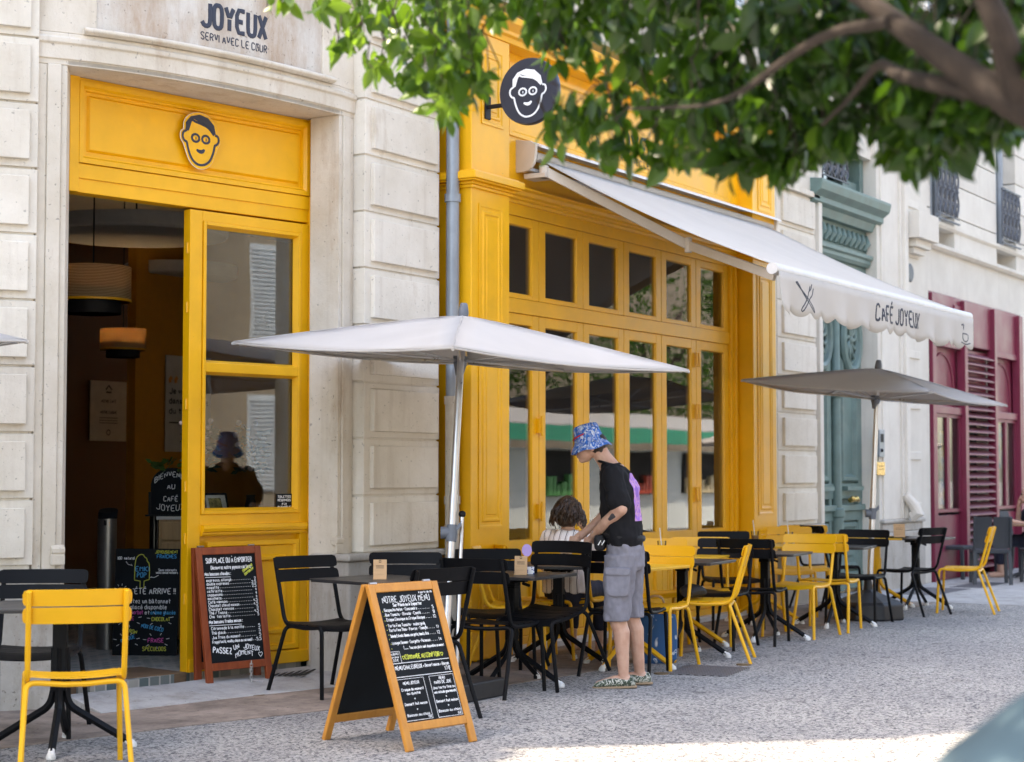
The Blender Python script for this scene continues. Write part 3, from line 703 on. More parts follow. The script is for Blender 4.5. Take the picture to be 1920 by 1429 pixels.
# worn door slab, a slight ramp up to the threshold
g = MB()
so = [(8.02, .16), (8.9, -.02), (9.85, -.24), (10.2, -.30)]; si = [(8.2, .62), (8.95, .47), (10.0, .40), (10.30, .36)]
for i in range(3):
    a, b, c, d = so[i], so[i + 1], si[i + 1], si[i]
    a = (a[0] + .004, a[1]); d = (d[0] + .004, d[1])
    g.hexa([(*a, 0), (*b, 0), (*c, 0), (*d, 0)], [(*a, .012), (*b, .012), (*c, .07), (*d, .07)])
tag(obj('door_slab', g, M_SLAB, bevel=.006), kind='structure')

# ------------------------------------------------------------------ the cafe building
cafe = empty('cafe_building', (12, 1, 0), 0, 'pale limestone corner building with a rounded corner doorway and bright yellow wooden shopfront', 'building')
def bpart(name, mb, mat, parent=cafe, **k): return obj(name, mb, mat, parent, world=True, **k)

def bez(t):
    p0, p3 = A2, B2; p1 = A2 + V((.857, -.515)) * .72; p2 = B2 - V((.998, -.06)) * .72
    q = p0 * (1 - t) ** 3 + p1 * 3 * t * (1 - t) ** 2 + p2 * 3 * t * t * (1 - t) + p3 * t ** 3
    d = (p1 - p0) * 3 * (1 - t) ** 2 + (p2 - p1) * 6 * t * (1 - t) + (p3 - p2) * 3 * t * t
    d.normalize(); return q, V((d.y, -d.x))
arcpath = [bez(i / 24) for i in range(25)]
leftext = [(V(FL.p(s)), FL.n) for s in (-.19, -.1)]
rightext = [(V((10.37, .097)), V((0, -1))), (V((10.46, .1)), V((0, -1)))]
fullpath = leftext + arcpath + rightext

COURSE = [0.86] + [1.264 + .404 * k for k in range(0, 10)]
def courses(mb, fr, s0, s1, d, ins=(.05, .05), top=5.25, ret=None, zs=COURSE, pd=.034):
    for k in range(len(zs) - 1):
        z0, z1 = zs[k] + .007, zs[k + 1] - .007
        if z1 > top: z1 = top
        if z0 >= top: break
        j = random.uniform(-.003, .003)
        mb.fbox(fr, s0, s1, d - .30, d + j, z0, z1)
        mb.fbox(fr, s0 + ins[0], s1 - ins[1], d + j - .01, d + pd + j, z0 + .045, z1 - .045)
        if ret:   # raised panel on the visible left return
            pass
# right-hand pier beside the doorway
g = MB(); g.fbox(F0, 10.47, 11.415, -.35, -.014, .80, 5.25); courses(g, F0, 10.455, 11.425, 0, (.075, .06))
bpart('stone_pier', g, M_STONE, bevel=.005)
# left pier on the turned corner wall
g = MB(); g.fbox(FL, -6.4, -.2, -.35, .026, .80, 5.25); courses(g, FL, -2.0, -.185, .045, (.1, .055)); 
for a in (-4.0, -6.0): courses(g, FL, a, a + 1.98, .045, (.06, .06))
bpart('stone_pier', g, M_STONE, bevel=.005)
# plinths
def plinth(fr, s0, s1, d, z1, name='plinth', h=0.0):
    g = MB(); g.fbox(fr, s0, s1, -.3, d, -.05, z1 - .16); g.fbox(fr, s0 + .015, s1 - .015, -.3, d - .025, z1 - .16, z1 - .05); g.fbox(fr, s0 - .012, s1 + .012, -.3, d + .004, z1 - .05, z1)
    return bpart(name, g, M_PLINTH, bevel=.018, seg=3)
plinth(F0, 10.23, 11.47, .045, .86)
plinth(FL, -6.4, -.005, .10, .84)
# curved surround: jambs, lintel bands and the sign panel
g = MB()
for s0, s1, d in ((-.185, -.125, -.004), (-.125, -.04, .012), (-.04, 0, -.006)): g.fbox(FL, s0, s1, -.3, d, .80, 3.95)
g.fbox(F0, 10.275, 10.315, -.35, -.098, .80, 3.95); g.fbox(F0, 10.315, 10.40, -.35, -.082, .80, 3.95); g.fbox(F0, 10.40, 10.456, -.35, -.10, .80, 3.95)
g.sweep(fullpath, [(-.30, 3.95), (.0, 3.95), (.0, 3.985), (.014, 3.985), (.014, 4.075), (.03, 4.085), (.03, 4.115), (.006, 4.125), (.006, 4.15), (-.30, 4.15)])
g.sweep(arcpath[1:-1], [(-.30, 4.151), (.03, 4.151), (.055, 4.165), (.055, 4.182), (.03, 4.195), (-.30, 4.195)])
g.sweep(fullpath[:5], [(-.30, 4.151), (.0, 4.151), (.0, 4.75), (-.30, 4.75)]); g.sweep(fullpath[-5:], [(-.30, 4.151), (.0, 4.151), (.0, 4.75), (-.30, 4.75)])
g.sweep(fullpath, [(-.30, 4.751), (.0, 4.751), (.03, 4.77), (.03, 4.82), (.06, 4.84), (.06, 4.9), (-.30, 4.9)])
g.sweep(fullpath, [(-.30, 4.901), (.0, 4.901), (.0, 5.25), (-.30, 5.25)])
# reveals between stone face and timber
def quadprism(mb, poly, z0, z1): mb.prism(poly, lambda a, b: (a, b, z0), lambda a, b: (a, b, z1))
quadprism(g, [(10.274, .095), (10.34, .41), (10.46, .45), (10.46, .13)], .0, 3.949)
quadprism(g, [(8.16, .63), (8.375, .815), (8.2, 1.0), (8.0, .75)], .0, 3.949)
bpart('door_surround', g, M_STONE2, bevel=.006)
g = MB(); quadprism(g, [tuple(p) for p, n in arcpath] + [(10.36, .42), (8.36, .84)], 3.952, 4.10)
bpart('door_soffit', g, M_STONE2)
# scroll stops at the feet of the jambs
for fr, s, d in ((FL, -.03, .02), (F0, 10.29, -.09)):
    g = MB()
    g.fbox(fr, s - .045, s + .045, -.1, d + .01, .86, .93)
    g.tube([fr.P(s - .04, d - .02, .95), fr.P(s + .045, d - .02, .95)], .035, 10)
    bpart('scroll_stop', g, M_STONE2, bevel=.01)
g = MB(); g.sweep(arcpath[2:-2], [(-.28, 4.196), (-.012, 4.196), (-.012, 4.75), (-.28, 4.75)])
npan = bpart('name_panel', g, M_PANEL, smooth=True)
# lettering on the curved panel, each letter set on the curve
def on_curve(mb, t0, t1, z, text, h, lw, jit=.1):
    st, tw = strokes(text, h, jit)
    for pts in st:
        q = []
        for a, b in round_line(pts, 1):
            p, n = bez(t0 + (t1 - t0) * a / tw); q.append((p.x - n.x * .011, p.y - n.y * .011, z + b))
        p, n = bez(t0 + (t1 - t0) * pts[0][0] / tw)
        mb.tube(q, lw / 2, 6, flat=((n.x, n.y, 0), .25))
g = MB()
on_curve(g, .425, .668, 4.345, 'JOYEUX', .150, .036, .05); on_curve(g, .422, .672, 4.253, 'SERVI AVEC LE CŒUR', .048, .009, .15)
bpart('lettering', g, M_NAVY, npan)
# upper storeys: keep the street in shade
g = MB()
quadprism(g, [(1.95, 4.6), FL.p(-3, -.06), FL.p(-.2, -.06), (9.2, .30), (10.4, .06), (23.15, .06), (23.15, 12), (1.95, 12)], 5.25, 16.5)
bpart('upper_storeys', g, M_SMOOTH)
for x in (11.6, 14.2, 16.8, 19.9, 22.0):
    for z in (6.2, 10.2):
        g = MB(); frame4(g, F0, x - .62, x + .62, z - .12, z + 2.45, .14, -.3, .0, .16, .2); g.box(x - .75, x + .75, -.14, .2, z - .24, z - .125)
        w = bpart('window_surround', g, M_STONE2, bevel=.01)
        g = MB(); frame4(g, F0, x - .48, x + .48, z + .04, z + 2.25, .06, -.055, -.03); g.fbox(F0, x - .03, x + .03, -.055, -.032, z + .1, z + 2.2); bpart('casement', g, M_SHUT, w)
        g = MB(); g.fbox(F0, x - .45, x + .45, -.052, -.046, z + .1, z + 2.2); bpart('glass_pane', g, M_GLASS, w)
        g = MB(); g.fbox(F0, x - .47, x + .47, -.058, -.0565, z + .05, z + 2.24); bpart('dark_backing', g, M_DARK, w)  # dark sheet behind the glass, painted in place of an unlit room
g = MB(); quadprism(g, [(2.5, 4.45), FL.p(-6.42, -.02), FL.p(-6.42, -.4), (2.7, 5.2)], 0, 5.25); g.box(2.5, 2.8, 4.5, 12, 0, 5.25)
g.box(17.6, 23.1, .32, .4, 0, 5.25)
bpart('back_wall', g, M_SMOOTH)

# ---- entrance joinery (frame FD: 0..2 along, z)
g = MB()
g.fbox(FD, -.02, .05, -.12, .02, 3.21, 3.95); g.fbox(FD, 1.985, 2.03, -.12, .02, .1, 3.95)
g.fbox(FD, .05, 1.985, -.12, .0, 3.21, 3.40); g.fbox(FD, .05, 1.985, -.12, .012, 3.30, 3.395)
g.fbox(FD, .05, 1.985, -.12, .0, 3.925, 3.95)
g.fbox(FD, .05, 1.985, -.12, -.03, 3.40, 3.925)
bpart('door_frame', g, M_YEL, bevel=.004)
g = MB(); panel(g, FD, .05, 1.985, 0, 3.40, 3.925, ((0, 0), (.0, .022), (.03, .022), (.045, .0), (.055, .0), (.06, -.022), (.08, -.022), (.095, -.004)))
tpan = bpart('transom_panel', g, M_YEL)
# the emblem: a smiling line-drawn face on a stand-off plate
def face_outline(pl, mb_line, mb_fill, w, h, lw, cx=0, cy=0):
    """round friendly face drawn with a few lines; w, h half sizes"""
    S = lambda pts: [(cx + a * w, cy + b * h) for a, b in pts]
    L = lambda pts, k=1.0, sm=2: line(mb_line, pl, S(pts), lw * k, 6, sm)
    L([(-.78, .30), (-.95, .22), (-.97, 0), (-.82, -.14), (-.74, -.12), (-.68, -.40), (-.50, -.78), (-.2, -.98), (.15, -.98), (.48, -.80), (.68, -.42), (.74, -.10), (.84, -.10), (.97, .06), (.92, .26), (.76, .28)])
    L([(-.78, .28), (-.72, .55), (-.52, .78), (-.30, .70)]); L([(-.30, .70), (-.02, .66), (.40, .56), (.70, .28)])
    for ex in (-.28, .26):
        L([(ex + .20 * math.cos(a), .06 + .15 * math.sin(a)) for a in [k * math.pi / 6 for k in range(13)]], 1, 0)
        L([(ex, .05), (ex + .03, .05)], 1.3, 0)
    L([(-.22, -.40), (-.05, -.50), (.12, -.47), (.20, -.34), (.03, -.44), (-.22, -.40)], .9)
    # cap of hair
    top = [(-.80, .30), (-.80, .62), (-.55, .88), (-.1, 1.0), (.35, .92), (.68, .66), (.78, .30), (.66, .34), (.5, .5), (.25, .64), (-.05, .70), (-.40, .80), (-.52, .66), (-.66, .30)]
    q = S(top); n = len(q)
    mb_fill.add([pl.p(a, b, .001) for a, b in q] + [pl.p(a, b, .005) for a, b in q], [tuple(range(n - 1, -1, -1)), tuple(range(n, 2 * n))] + [(i, (i + 1) % n, n + (i + 1) % n, n + i) for i in range(n)])
def plate_pts(w, h, e=1.0): return [(e * w * a, e * h * b) for a, b in round_line([(-.82, .32), (-.98, .24), (-1.0, -.02), (-.84, -.18), (-.74, -.42), (-.54, -.84), (-.2, -1.06), (.18, -1.06), (.54, -.86), (.74, -.42), (.86, -.16), (1.0, .04), (.95, .28), (.82, .32), (.80, .62), (.4, .95), (-.1, 1.04), (-.58, .9), (-.84, .62), (-.82, .32)], 2)[:-1]]
pe = Plane3(FD.P(.997, .03, 3.665), (FD.u.x, FD.u.y, 0), (0, 0, 1))
g = MB(); pts = plate_pts(.165, .178, 1.03); g.prism(pts, lambda a, b: pe.p(a, b, 0), lambda a, b: pe.p(a, b, .008))
em = bpart('emblem_plate', g, M_YEL if False else paint('acrylic plate', (0.85, 0.44, 0.015), rough=.15), tpan)
pe2 = Plane3(FD.P(.997, .0385, 3.665), (FD.u.x, FD.u.y, 0), (0, 0, 1))
g = MB(); h = MB(); face_outline(pe2, g, h, .158, .172, .019)
g.v += h.v; k0 = len(g.v) - len(h.v); g.f += [tuple(i + k0 for i in f) for f in h.f]; g.mi += h.mi
bpart('face_emblem', g, M_NAVY, tpan)
# white cut edge of the plate
g = MB(); g.tube([pe.p(a, b, .004) for a, b in pts + pts[:1]], .0032, 5)
bpart('emblem_edge', g, M_WHITEP, tpan)

# right-hand leaf, closed
g = MB()
g.fbox(FD, .935, 1.04, -.06, .012, .10, 3.195); g.fbox(FD, 1.915, 1.984, -.06, .012, .10, 3.195)
g.fbox(FD, 1.04, 1.915, -.06, .011, 3.125, 3.195); g.fbox(FD, 1.04, 1.915, -.06, .011, 1.02, 1.145)
g.fbox(FD, 1.04, 1.915, -.06, .011, .10, .19); g.fbox(FD, 1.04, 1.915, -.06, -.03, .19, 1.02)
frame4(g, FD, 1.045, 1.91, 1.145, 3.125, .025, -.05, .022)
g.fbox(FD, 1.07, 1.885, -.05, .02, 2.105, 2.17)
bead(g, FD, 1.07, 1.885, 2.17, 3.10, .0, .018, .015); bead(g, FD, 1.07, 1.885, 1.17, 2.105, .0, .018, .015)
g.fbox(FD, .95, 1.984, .011, .026, .10, .185)
leaf = bpart('entrance_door', g, M_YEL, bevel=.004)
g = MB(); panel(g, FD, 1.10, 1.905, -.01, .20, .96, ((0, .02), (.0, .028), (.03, .028), (.04, .008), (.10, .008), (.115, .022), (.135, .022), (.15, -.004)))
g.sweep([(V(FD.p(s)), FD.n) for s in (1.045, 1.98)], [(0, 1.0), (.02, 1.0), (.03, 1.012), (.03, 1.024), (.045, 1.03), (.052, 1.05), (.045, 1.073), (.0, 1.075)])
bpart('door_panel', g, M_YEL, leaf)
for z0, z1 in ((2.165, 3.105), (1.165, 2.11)):
    g = MB(); g.fbox(FD, 1.068, 1.887, -.034, -.026, z0, z1); bpart('glass_pane', g, M_DGLASS, leaf)
# hinge knuckles on the meeting edge
for z in (.55, .95, 1.3, 1.85, 2.5, 2.9):
    g = MB(); g.tube([FD.P(.930, -.01, z), FD.P(.930, -.01, z + .07)], .007, 6)
    bpart('hinge', g, M_YEL, leaf)
# small black notice stuck to the pane
g = MB(); g.fbox(FD, 1.728, 1.872, -.0255, -.0235, 1.168, 1.278); st = tag(bpart('window_notice', g, M_CHALKB, None), 'small black chalk notice about toilets stuck in the corner of the yellow door pane', 'notice')
pl = Plane3(FD.P(1.80, -.0232, 1.168), (FD.u.x, FD.u.y, 0), (0, 0, 1))
g = MB()
for i, tx in enumerate(('TOILETTES', 'RÉSERVÉES', 'À LA', 'CLIENTÈLE')): write(g, pl, tx, 0, .083 - i * .0245, .014, None if i == 2 else .115, .0035, .1, 'c', seg=4)
bpart('lettering', g, M_CHALK, st)
# threshold
g = MB(); g.fbox(FD, .0, .935, -.5, .02, .0, .106)
bpart('threshold', g, wood('worn threshold oak', (.20, .125, .07), (.12, .07, .04), .7, axis_scale=(3, 3, 30)), bevel=.008)

# ---- shopfront: pilasters, beams, doors, fascia
def pilaster(x0, x1, top):
    g = MB()
    g.box(x0, x1, -.2, .3, .02, 3.6); g.box(x0 - .02, x1 + .02, -.222, .3, .02, .24); g.box(x0 - .01, x1 + .01, -.212, .3, .24, .28)
    for e, z0, z1 in ((.02, 3.585, 3.61), (.035, 3.61, 3.632), (.075, 3.632, 3.645), (.09, 3.645, 3.70), (.06, 3.70, 3.715)):
        g.box(x0 - e, x1 + e, -.2 - e, .3, z0, z1)
    g.box(x0, x1, -.2, .3, 3.715, top)
    p = bpart('pilaster', g, M_YEL, bevel=.006)
    g = MB(); fx = Fr((0, -.2), (1, 0))
    prof = ((0, .0), (.0, .006), (.02, .006), (.03, -.0), (.05, .0), (.06, .01), (.075, .01), (.085, .002), (.105, .002), (.112, .008), (.13, .008))
    panel(g, fx, x0 + .10, x1 - .10, .002, 1.0, 3.48, prof); panel(g, fx, x0 + .10, x1 - .10, .002, .34, .86, prof); panel(g, fx, x0 + .14, x1 - .10, .002, 4.10, 4.7, prof)
    bpart('pilaster_panel', g, M_YEL, p)
pilaster(11.56, 12.12, 4.80); pilaster(16.91, 17.50, 4.80)
g = MB()
g.box(12.12, 12.165, -.04, .12, .05, 3.60); g.box(16.745, 16.80, -.03, .12, .05, 3.60); g.box(16.80, 16.84, -.06, .12, .05, 3.60); g.box(16.84, 16.91, -.02, .12, .05, 3.60)
g.box(12.165, 16.745, -.012, .12, 2.715, 2.832)
g.box(12.165, 16.745, -.012, .12, 3.505, 3.62)
g.box(12.165, 16.745, -.025, .12, .05, .11)
prof = [(-.12, 3.60), (.03, 3.60), (.035, 3.625), (.06, 3.632), (.06, 3.65), (.09, 3.66), (.10, 3.69), (.14, 3.70), (.14, 3.715), (-.12, 3.715)]
g.sweep([(V((12.122, 0)), V((0, -1))), (V((16.908, 0)), V((0, -1)))], prof)
bpart('shopfront_frame', g, M_YEL, bevel=.004)
g = MB(); g.box(11.45, 17.52, -.12, .2, -.03, .05); bpart('shopfront_sill', g, paint('painted white sill', (.55, .56, .56), rough=.5), bevel=.006)
PITCH = 4.58 / 6
for i in range(6):
    x0 = 12.165 + i * PITCH + .004; x1 = x0 + PITCH - .008
    g = MB(); frame4(g, F0, x0, x1, 2.836, 3.502, .105, -.05, .0, .04, .068); bead(g, F0, x0 + .105, x1 - .105, 2.876, 3.434, -.004, .008, .003)
    w = bpart('transom_window', g, M_YEL, bevel=.003)
    g = MB(); g.fbox(F0, x0 + .1, x1 - .1, -.03, -.022, 2.87, 3.44); bpart('glass_pane', g, M_GLASS, w)
    g = MB(); frame4(g, F0, x0, x1, .113, 2.712, .105, -.05, .0, .14, .085); g.fbox(F0, x0 + .105, x1 - .105, -.05, -.001, .80, .88); g.fbox(F0, x0 + .105, x1 - .105, -.045, -.03, .253, .80)
    bead(g, F0, x0 + .105, x1 - .105, .88, 2.627, -.004, .008, .003)
    w = bpart('folding_door', g, M_YEL, bevel=.003)
    g = MB(); panel(g, F0, x0 + .105, x1 - .105, -.012, .253, .80, ((0, 0), (.0, .016), (.02, .016), (.03, -.01), (.07, -.01), (.085, .004), (.1, .004)))
    bpart('door_panel', g, M_YEL, w)
    g = MB(); g.fbox(F0, x0 + .1, x1 - .1, -.03, -.022, .872, 2.635); bpart('glass_pane', g, M_GLASS, w)
    if i % 4 == 0:
        for z in (1.15, 1.95, 2.45) if i == 4 else (1.05, 1.75):
            g = MB(); xx = x1 - .012
            if i == 4:
                g.tube([(xx - .02, -.02, z + .14), (xx - .02, -.026, z), (xx + .03, -.026, z), (xx + .03, -.02, z + .14)], .011, 6)
            else: g.box(xx - .035, xx + .045, -.03, .0, z, z + .12); g.tube([(xx + .004, -.036, z - .02), (xx + .004, -.036, z + .14)], .012, 8)
            bpart('hinge', g, M_YEL, w)
# fascia above the awning
g = MB(); g.box(12.12, 16.91, -.05, .3, 3.72, 4.80)
g.sweep([(V((11.50, 0)), V((0, -1))), (V((17.55, 0)), V((0, -1)))], [(-.3, 4.80), (.21, 4.80), (.22, 4.84), (.25, 4.85), (.25, 4.88), (.32, 4.92), (.33, 4.97), (-.3, 5.0)])
fas = bpart('fascia', g, M_YEL, bevel=.004)
g = MB(); ff = Fr((0, -.05), (1, 0)); panel(g, ff, 12.35, 16.70, .002, 4.16 if False else 4.13, 4.72, ((0, 0), (.0, .012), (.03, .012), (.045, -.0)))
bpart('fascia_panel', g, M_YEL, fas)
pf = Plane3((15.15, -.056, 4.21), (1, 0, 0), (0, 0, 1)); g = MB()
write(g, pf, 'SERVI AVEC LE CŒUR', 0, 0, .055, .98, .010, .15, 'r'); write(g, pf, 'JOYEUX', 0, .09, .17, .98, .038, .05, 'r')
pf2 = Plane3((13.72, -.056, 4.30), (1, 0, 0), (0, 0, 1))
line(g, pf2, [(0, .12), (-.13, .02), (-.10, -.10), (.02, -.16), (.14, -.08), (.15, .05), (0, .12), (-.05, .02), (.03, -.06)], .016, sm=2)
bpart('lettering', g, M_NAVY, fas)

# ---- inside the cafe
g = MB(); g.box(8.45, 18.2, .62, 9.0, .0, .10); quadprism(g, [(8.40, .83), (10.3, .43), (10.3, .62), (8.45, .84)], 0, .094)
def tile_mat():
    m, nt, b, o = nodes_of('patterned floor tiles')
    co = coords(nt, (1, 1, 1)); bk = N(nt, 'ShaderNodeTexBrick', Scale=5.0); bk.inputs['Color1'].default_value = (.42, .40, .36, 1); bk.inputs['Color2'].default_value = (.05, .11, .12, 1); bk.inputs['Mortar'].default_value = (.5, .48, .44, 1); bk.inputs['Mortar Size'].default_value = .04
    nt.links.new(co, bk.inputs['Vector']); nt.links.new(bk.outputs[0], b.inputs['Base Color']); b.inputs['Roughness'].default_value = .4; return m
bpart('tiled_floor', g, tile_mat())
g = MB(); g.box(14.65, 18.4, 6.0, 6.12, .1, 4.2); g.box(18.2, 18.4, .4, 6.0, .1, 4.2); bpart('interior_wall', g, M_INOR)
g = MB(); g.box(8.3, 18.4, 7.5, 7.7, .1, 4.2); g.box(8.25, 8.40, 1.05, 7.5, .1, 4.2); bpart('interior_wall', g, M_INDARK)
g = MB(); g.box(10.5, 11.56, .36, .42, .1, 4.2); g.box(8.3, 18.3, .7, 9, 4.2, 4.3); g.box(10.4, 18.3, .32, .7, 3.95, 4.3)
for x in (9.2, 10.1, 11.0, 11.9, 12.8): g.box(x, x + .02, .9, 7.5, 4.18, 4.2)
bpart('interior_ceiling', g, paint('dark ceiling panels', (.50, .47, .44), rough=.8))
for x, y in ((13.9, 1.7), (16.3, 2.4)):
    g = MB(); g.lathe([(.16, .1), (.16, .5), (.13, .52), (.13, 3.9), (.16, 3.95), (.16, 4.2)], (x, y, 0), 20); bpart('interior_column', g, M_INOR, smooth=True)
g = MB(); g.box(17.5, 18.15, 3.0, 6.0, .1, 1.2); g.box(17.4, 18.2, 2.95, 6.0, 1.2, 1.25); bpart('counter', g, M_OAK)

# ------------------------------------------------------------------ pier and green doorway of the neighbouring house
town = empty('neighbour_house', (21, 1, 0), 0, 'limestone house with tall weathered sage green double door between the cafe and the burgundy shop', 'building')
tp = lambda name, mb, mat, parent=town, **k: obj(name, mb, mat, parent, world=True, **k)
g = MB(); g.box(17.54, 19.12, .015, .5, .8, 5.2); courses(g, F0, 18.02, 19.13, 0, (.12, .06), 4.55); g.box(17.53, 18.0, -.0, .4, .8, 5.2); g.box(18.02, 19.15, -.0, .4, 4.58, 5.2); g.box(18.0, 19.17, -.05, .4, 4.5, 4.56)
tp('stone_pier', g, M_STONE, bevel=.005)
def tplinth(x0, x1, d, z1):
    g = MB(); g.fbox(F0, x0, x1, -.3, d, -.05, z1 - .16); g.fbox(F0, x0 + .015, x1 - .015, -.3, d - .025, z1 - .16, z1 - .05); g.fbox(F0, x0 - .012, x1 + .012, -.3, d + .004, z1 - .05, z1)
    tp('plinth', g, M_PLINTH, bevel=.018, seg=3)
tplinth(17.98, 19.24, .05, .86); tplinth(21.2, 22.75, .06, .86)
g = MB()
for x0, x1, d in ((19.13, 19.19, -.03), (19.19, 19.29, .03), (19.29, 19.35, .0)): g.box(x0, x1, -d, .5, .86, 5.9)
for x0, x1, d in ((21.2, 21.3, .0), (21.3, 21.92, .02), (21.92, 22.0, .05), (22.0, 22.12, .09), (22.12, 22.2, .05)): g.box(x0, x1, -d, .5, .86, 7.2)
g.box(22.2, 23.16, .0, .4, .0, 7.2)
for k in range(12):
    z = .95 + .404 * k * 1.6
    if z < 7: g.box(22.3, 22.75, -.02, .1, z, z + .10)
g.box(22.15, 22.95, -.22, .1, 4.40, 4.74); g.box(22.25, 22.85, -.15, .1, 4.30, 4.40); g.box(22.3, 22.75, -.1, .1, 4.22, 4.30)
g.tube([(21.95, -.06, 1.16), (22.0, -.16, 1.02), (22.02, -.2, .93), (22.0, -.12, .87)], [.05, .07, .09, .06], 10)
tp('door_surround', g, M_SMOOTH, bevel=.006)
g = MB(); g.lathe([(.0, -.02), (.10, -.02), (.12, -.01), (.12, 0)], (22.42, 0, 3.98), 20, 'y'); tp('round_plaque', g, M_IRON)
g = MB(); g.box(21.18, 21.2, -.0, .3, .0, 5.6); tp('reveal', g, M_SMOOTH)
# the door itself
FG = Fr((0, .25), (1, 0))
g = MB(); g.box(19.35, 21.18, .27, .33, .05, 3.35)
for x0, x1 in ((19.35, 19.47), (20.07, 20.16), (20.36, 20.47), (21.05, 21.18)): g.box(x0, x1, .215, .30, .05, 3.35)
for z0, z1 in ((.05, .25), (.86, .98), (1.12, 1.3), (3.2, 3.35)): g.box(19.35, 21.18, .21, .30, z0, z1)
g.box(19.35, 21.18, .17, .30, .98, 1.05)
gd = tp('green_door', g, M_GREEN, bevel=.008)
g = MB()
for a, b in ((19.47, 20.07), (20.47, 21.05)):
    panel(g, FG, a + .02, b - .02, .0, .28, .84, ((0, .02), (.02, .04), (.05, .04), (.08, .01), (.14, .01), (.17, .03)))
    panel(g, FG, a + .02, b - .02, .0, 1.32, 3.18, ((0, .02), (.02, .05), (.06, .05), (.09, .0), (.11, .0)))
    g.box(a + .02, b - .02, .14, .22, 1.22, 1.27)
tp('door_panel', g, M_GREEN, gd)
g = MB(); g.lathe([(.085, .05), (.085, .9), (.10, .92), (.10, 1.0), (.07, 1.02), (.065, 1.1), (.055, 2.3), (.08, 2.32), (.08, 2.36), (.055, 2.4), (.055, 2.5), (.08, 2.52), (.08, 2.56), (.055, 2.6), (.055, 3.3)], (20.26, .20, 0), 14); tp('mullion_column', g, M_GREEN, gd, smooth=True)
for cx in (19.77, 20.76):
    g = MB()
    ring = [(cx + .27 * math.cos(a), .19, 3.02 + .36 * math.sin(a)) for a in [k * 2 * math.pi / 28 for k in range(29)]]
    g.tube(ring, .055, 8); g.tube([(p[0] * .78 + cx * .22, .2, p[2] * .78 + 3.02 * .22) for p in ring], .02, 6)
    for k in range(9):
        a = k * 2 * math.pi / 9; g.tube(rounded([(cx, .21, 3.02), (cx + .13 * math.cos(a), .18, 3.02 + .17 * math.sin(a)), (cx + .2 * math.cos(a + .5), .2, 3.02 + .27 * math.sin(a + .5))], .1), [.02] * 8, 6)
    g.ball((cx, .2, 3.02), .05); tp('medallion', g, M_GREEN, gd, smooth=True)
    g = MB(); g.lathe([(.0001, .0), (.26, .0), (.26, .02), (.0001, .02)], (cx, .255, 3.02), 24, 'y', (1, 1.35)); tp('medallion_back', g, M_DARK, gd)
g = MB(); g.tube([(20.60, .16, 1.10), (20.72, .12, 1.12), (20.84, .14, 1.10)], [.03, .035, .025], 8); g.ball((20.62, .13, 1.12), .035); tp('door_handle', g, M_BRASS, gd, smooth=True)
# entablature over the door
g = MB()
g.box(19.35, 21.18, .10, .3, 3.36, 3.50); g.box(19.35, 21.18, .02, .3, 3.50, 3.56); g.box(19.35, 21.18, .14, .3, 3.56, 3.92)
g.sweep([(V((19.36, .12)), V((0, -1))), (V((21.17, .12)), V((0, -1)))], [(-.2, 3.92), (.02, 3.92), (.05, 3.96), (.05, 4.0), (.08, 4.02), (.08, 4.06), (.0, 4.08), (-.2, 4.08)])
g.box(19.36, 21.17, .13, .3, 4.08, 4.36)
g.sweep([(V((19.0, .05)), V((0, -1))), (V((21.3, .05)), V((0, -1)))], [(-.2, 4.36), (.0, 4.36), (.04, 4.45), (.10, 4.48), (.10, 4.54), (.18, 4.60), (.2, 4.68), (.2, 4.71), (-.2, 4.76)])
for k in range(11):
    x = 19.46 + k * .163
    g.tube([(x - .05, .12, 4.12), (x, .09, 4.21), (x + .06, .12, 4.31)], [.02, .045, .02], 8); g.tube([(x + .05, .12, 4.12), (x, .10, 4.22), (x - .06, .12, 4.31)], .014, 6)
tp('door_cornice', g, M_GREEN, gd, bevel=.004)
# window over the door
g = MB(); g.box(19.36, 21.17, .3, .34, 4.76, 7.0)
for x0, x1 in ((19.36, 19.5), (20.45, 20.55), (20.55, 20.62), (21.05, 21.17)): g.box(x0, x1, .16, .30, 4.76, 7.0)
for z0, z1 in ((4.76, 4.95), (5.55, 5.65), (6.9, 7)): g.box(20.6, 21.1, .2, .3, z0, z1)
w = tp('upper_window', g, M_GREEN, bevel=.006)
g = MB(); g.box(19.5, 20.45, .26, .27, 4.8, 6.9); tp('glass_pane', g, M_GLASS, w)
def scroll_rail(mb, x0, x1, y, z0, z1, step=.16, r=.011):
    mb.bar((x0, y, z0), (x1, y, z0), .025, .02); mb.bar((x0, y, z1), (x1, y, z1), .03, .025); mb.bar((x0, y, z0 + .07), (x1, y, z0 + .07), .015, .015)
    n = max(2, round((x1 - x0) / step)); st = (x1 - x0) / n; H = z1 - z0 - .07
    for k in range(n):
        c = x0 + (k + .5) * st; zb = z0 + .07
        mb.tube([(c - st / 2, y, zb), (c - st / 2, y, z1)], r * .9, 5)
        for sg in (1, -1):
            pts = [(c + sg * st * .42 * math.sin(t * 2 * math.pi) * (1 - .25 * t), y, zb + H * (.04 + .92 * t)) for t in [j / 16 for j in range(17)]]
            mb.tube(pts, r, 5)
        for zz, q in ((.25, .16), (.55, .2), (.8, .14)):
            mb.tube([(c + st * q * (1 - t * .6) * math.cos(t * 9), y, zb + H * zz + st * q * (1 - t * .6) * math.sin(t * 9)) for t in [j / 10 for j in range(11)]], r * .8, 5)
        mb.ball((c, y, zb + H * .5), r * 2.2, 6, 4)
g = MB(); scroll_rail(g, 19.36, 20.5, .10, 4.80, 5.35, .2, .014); tp('railing', g, M_IRON, w)
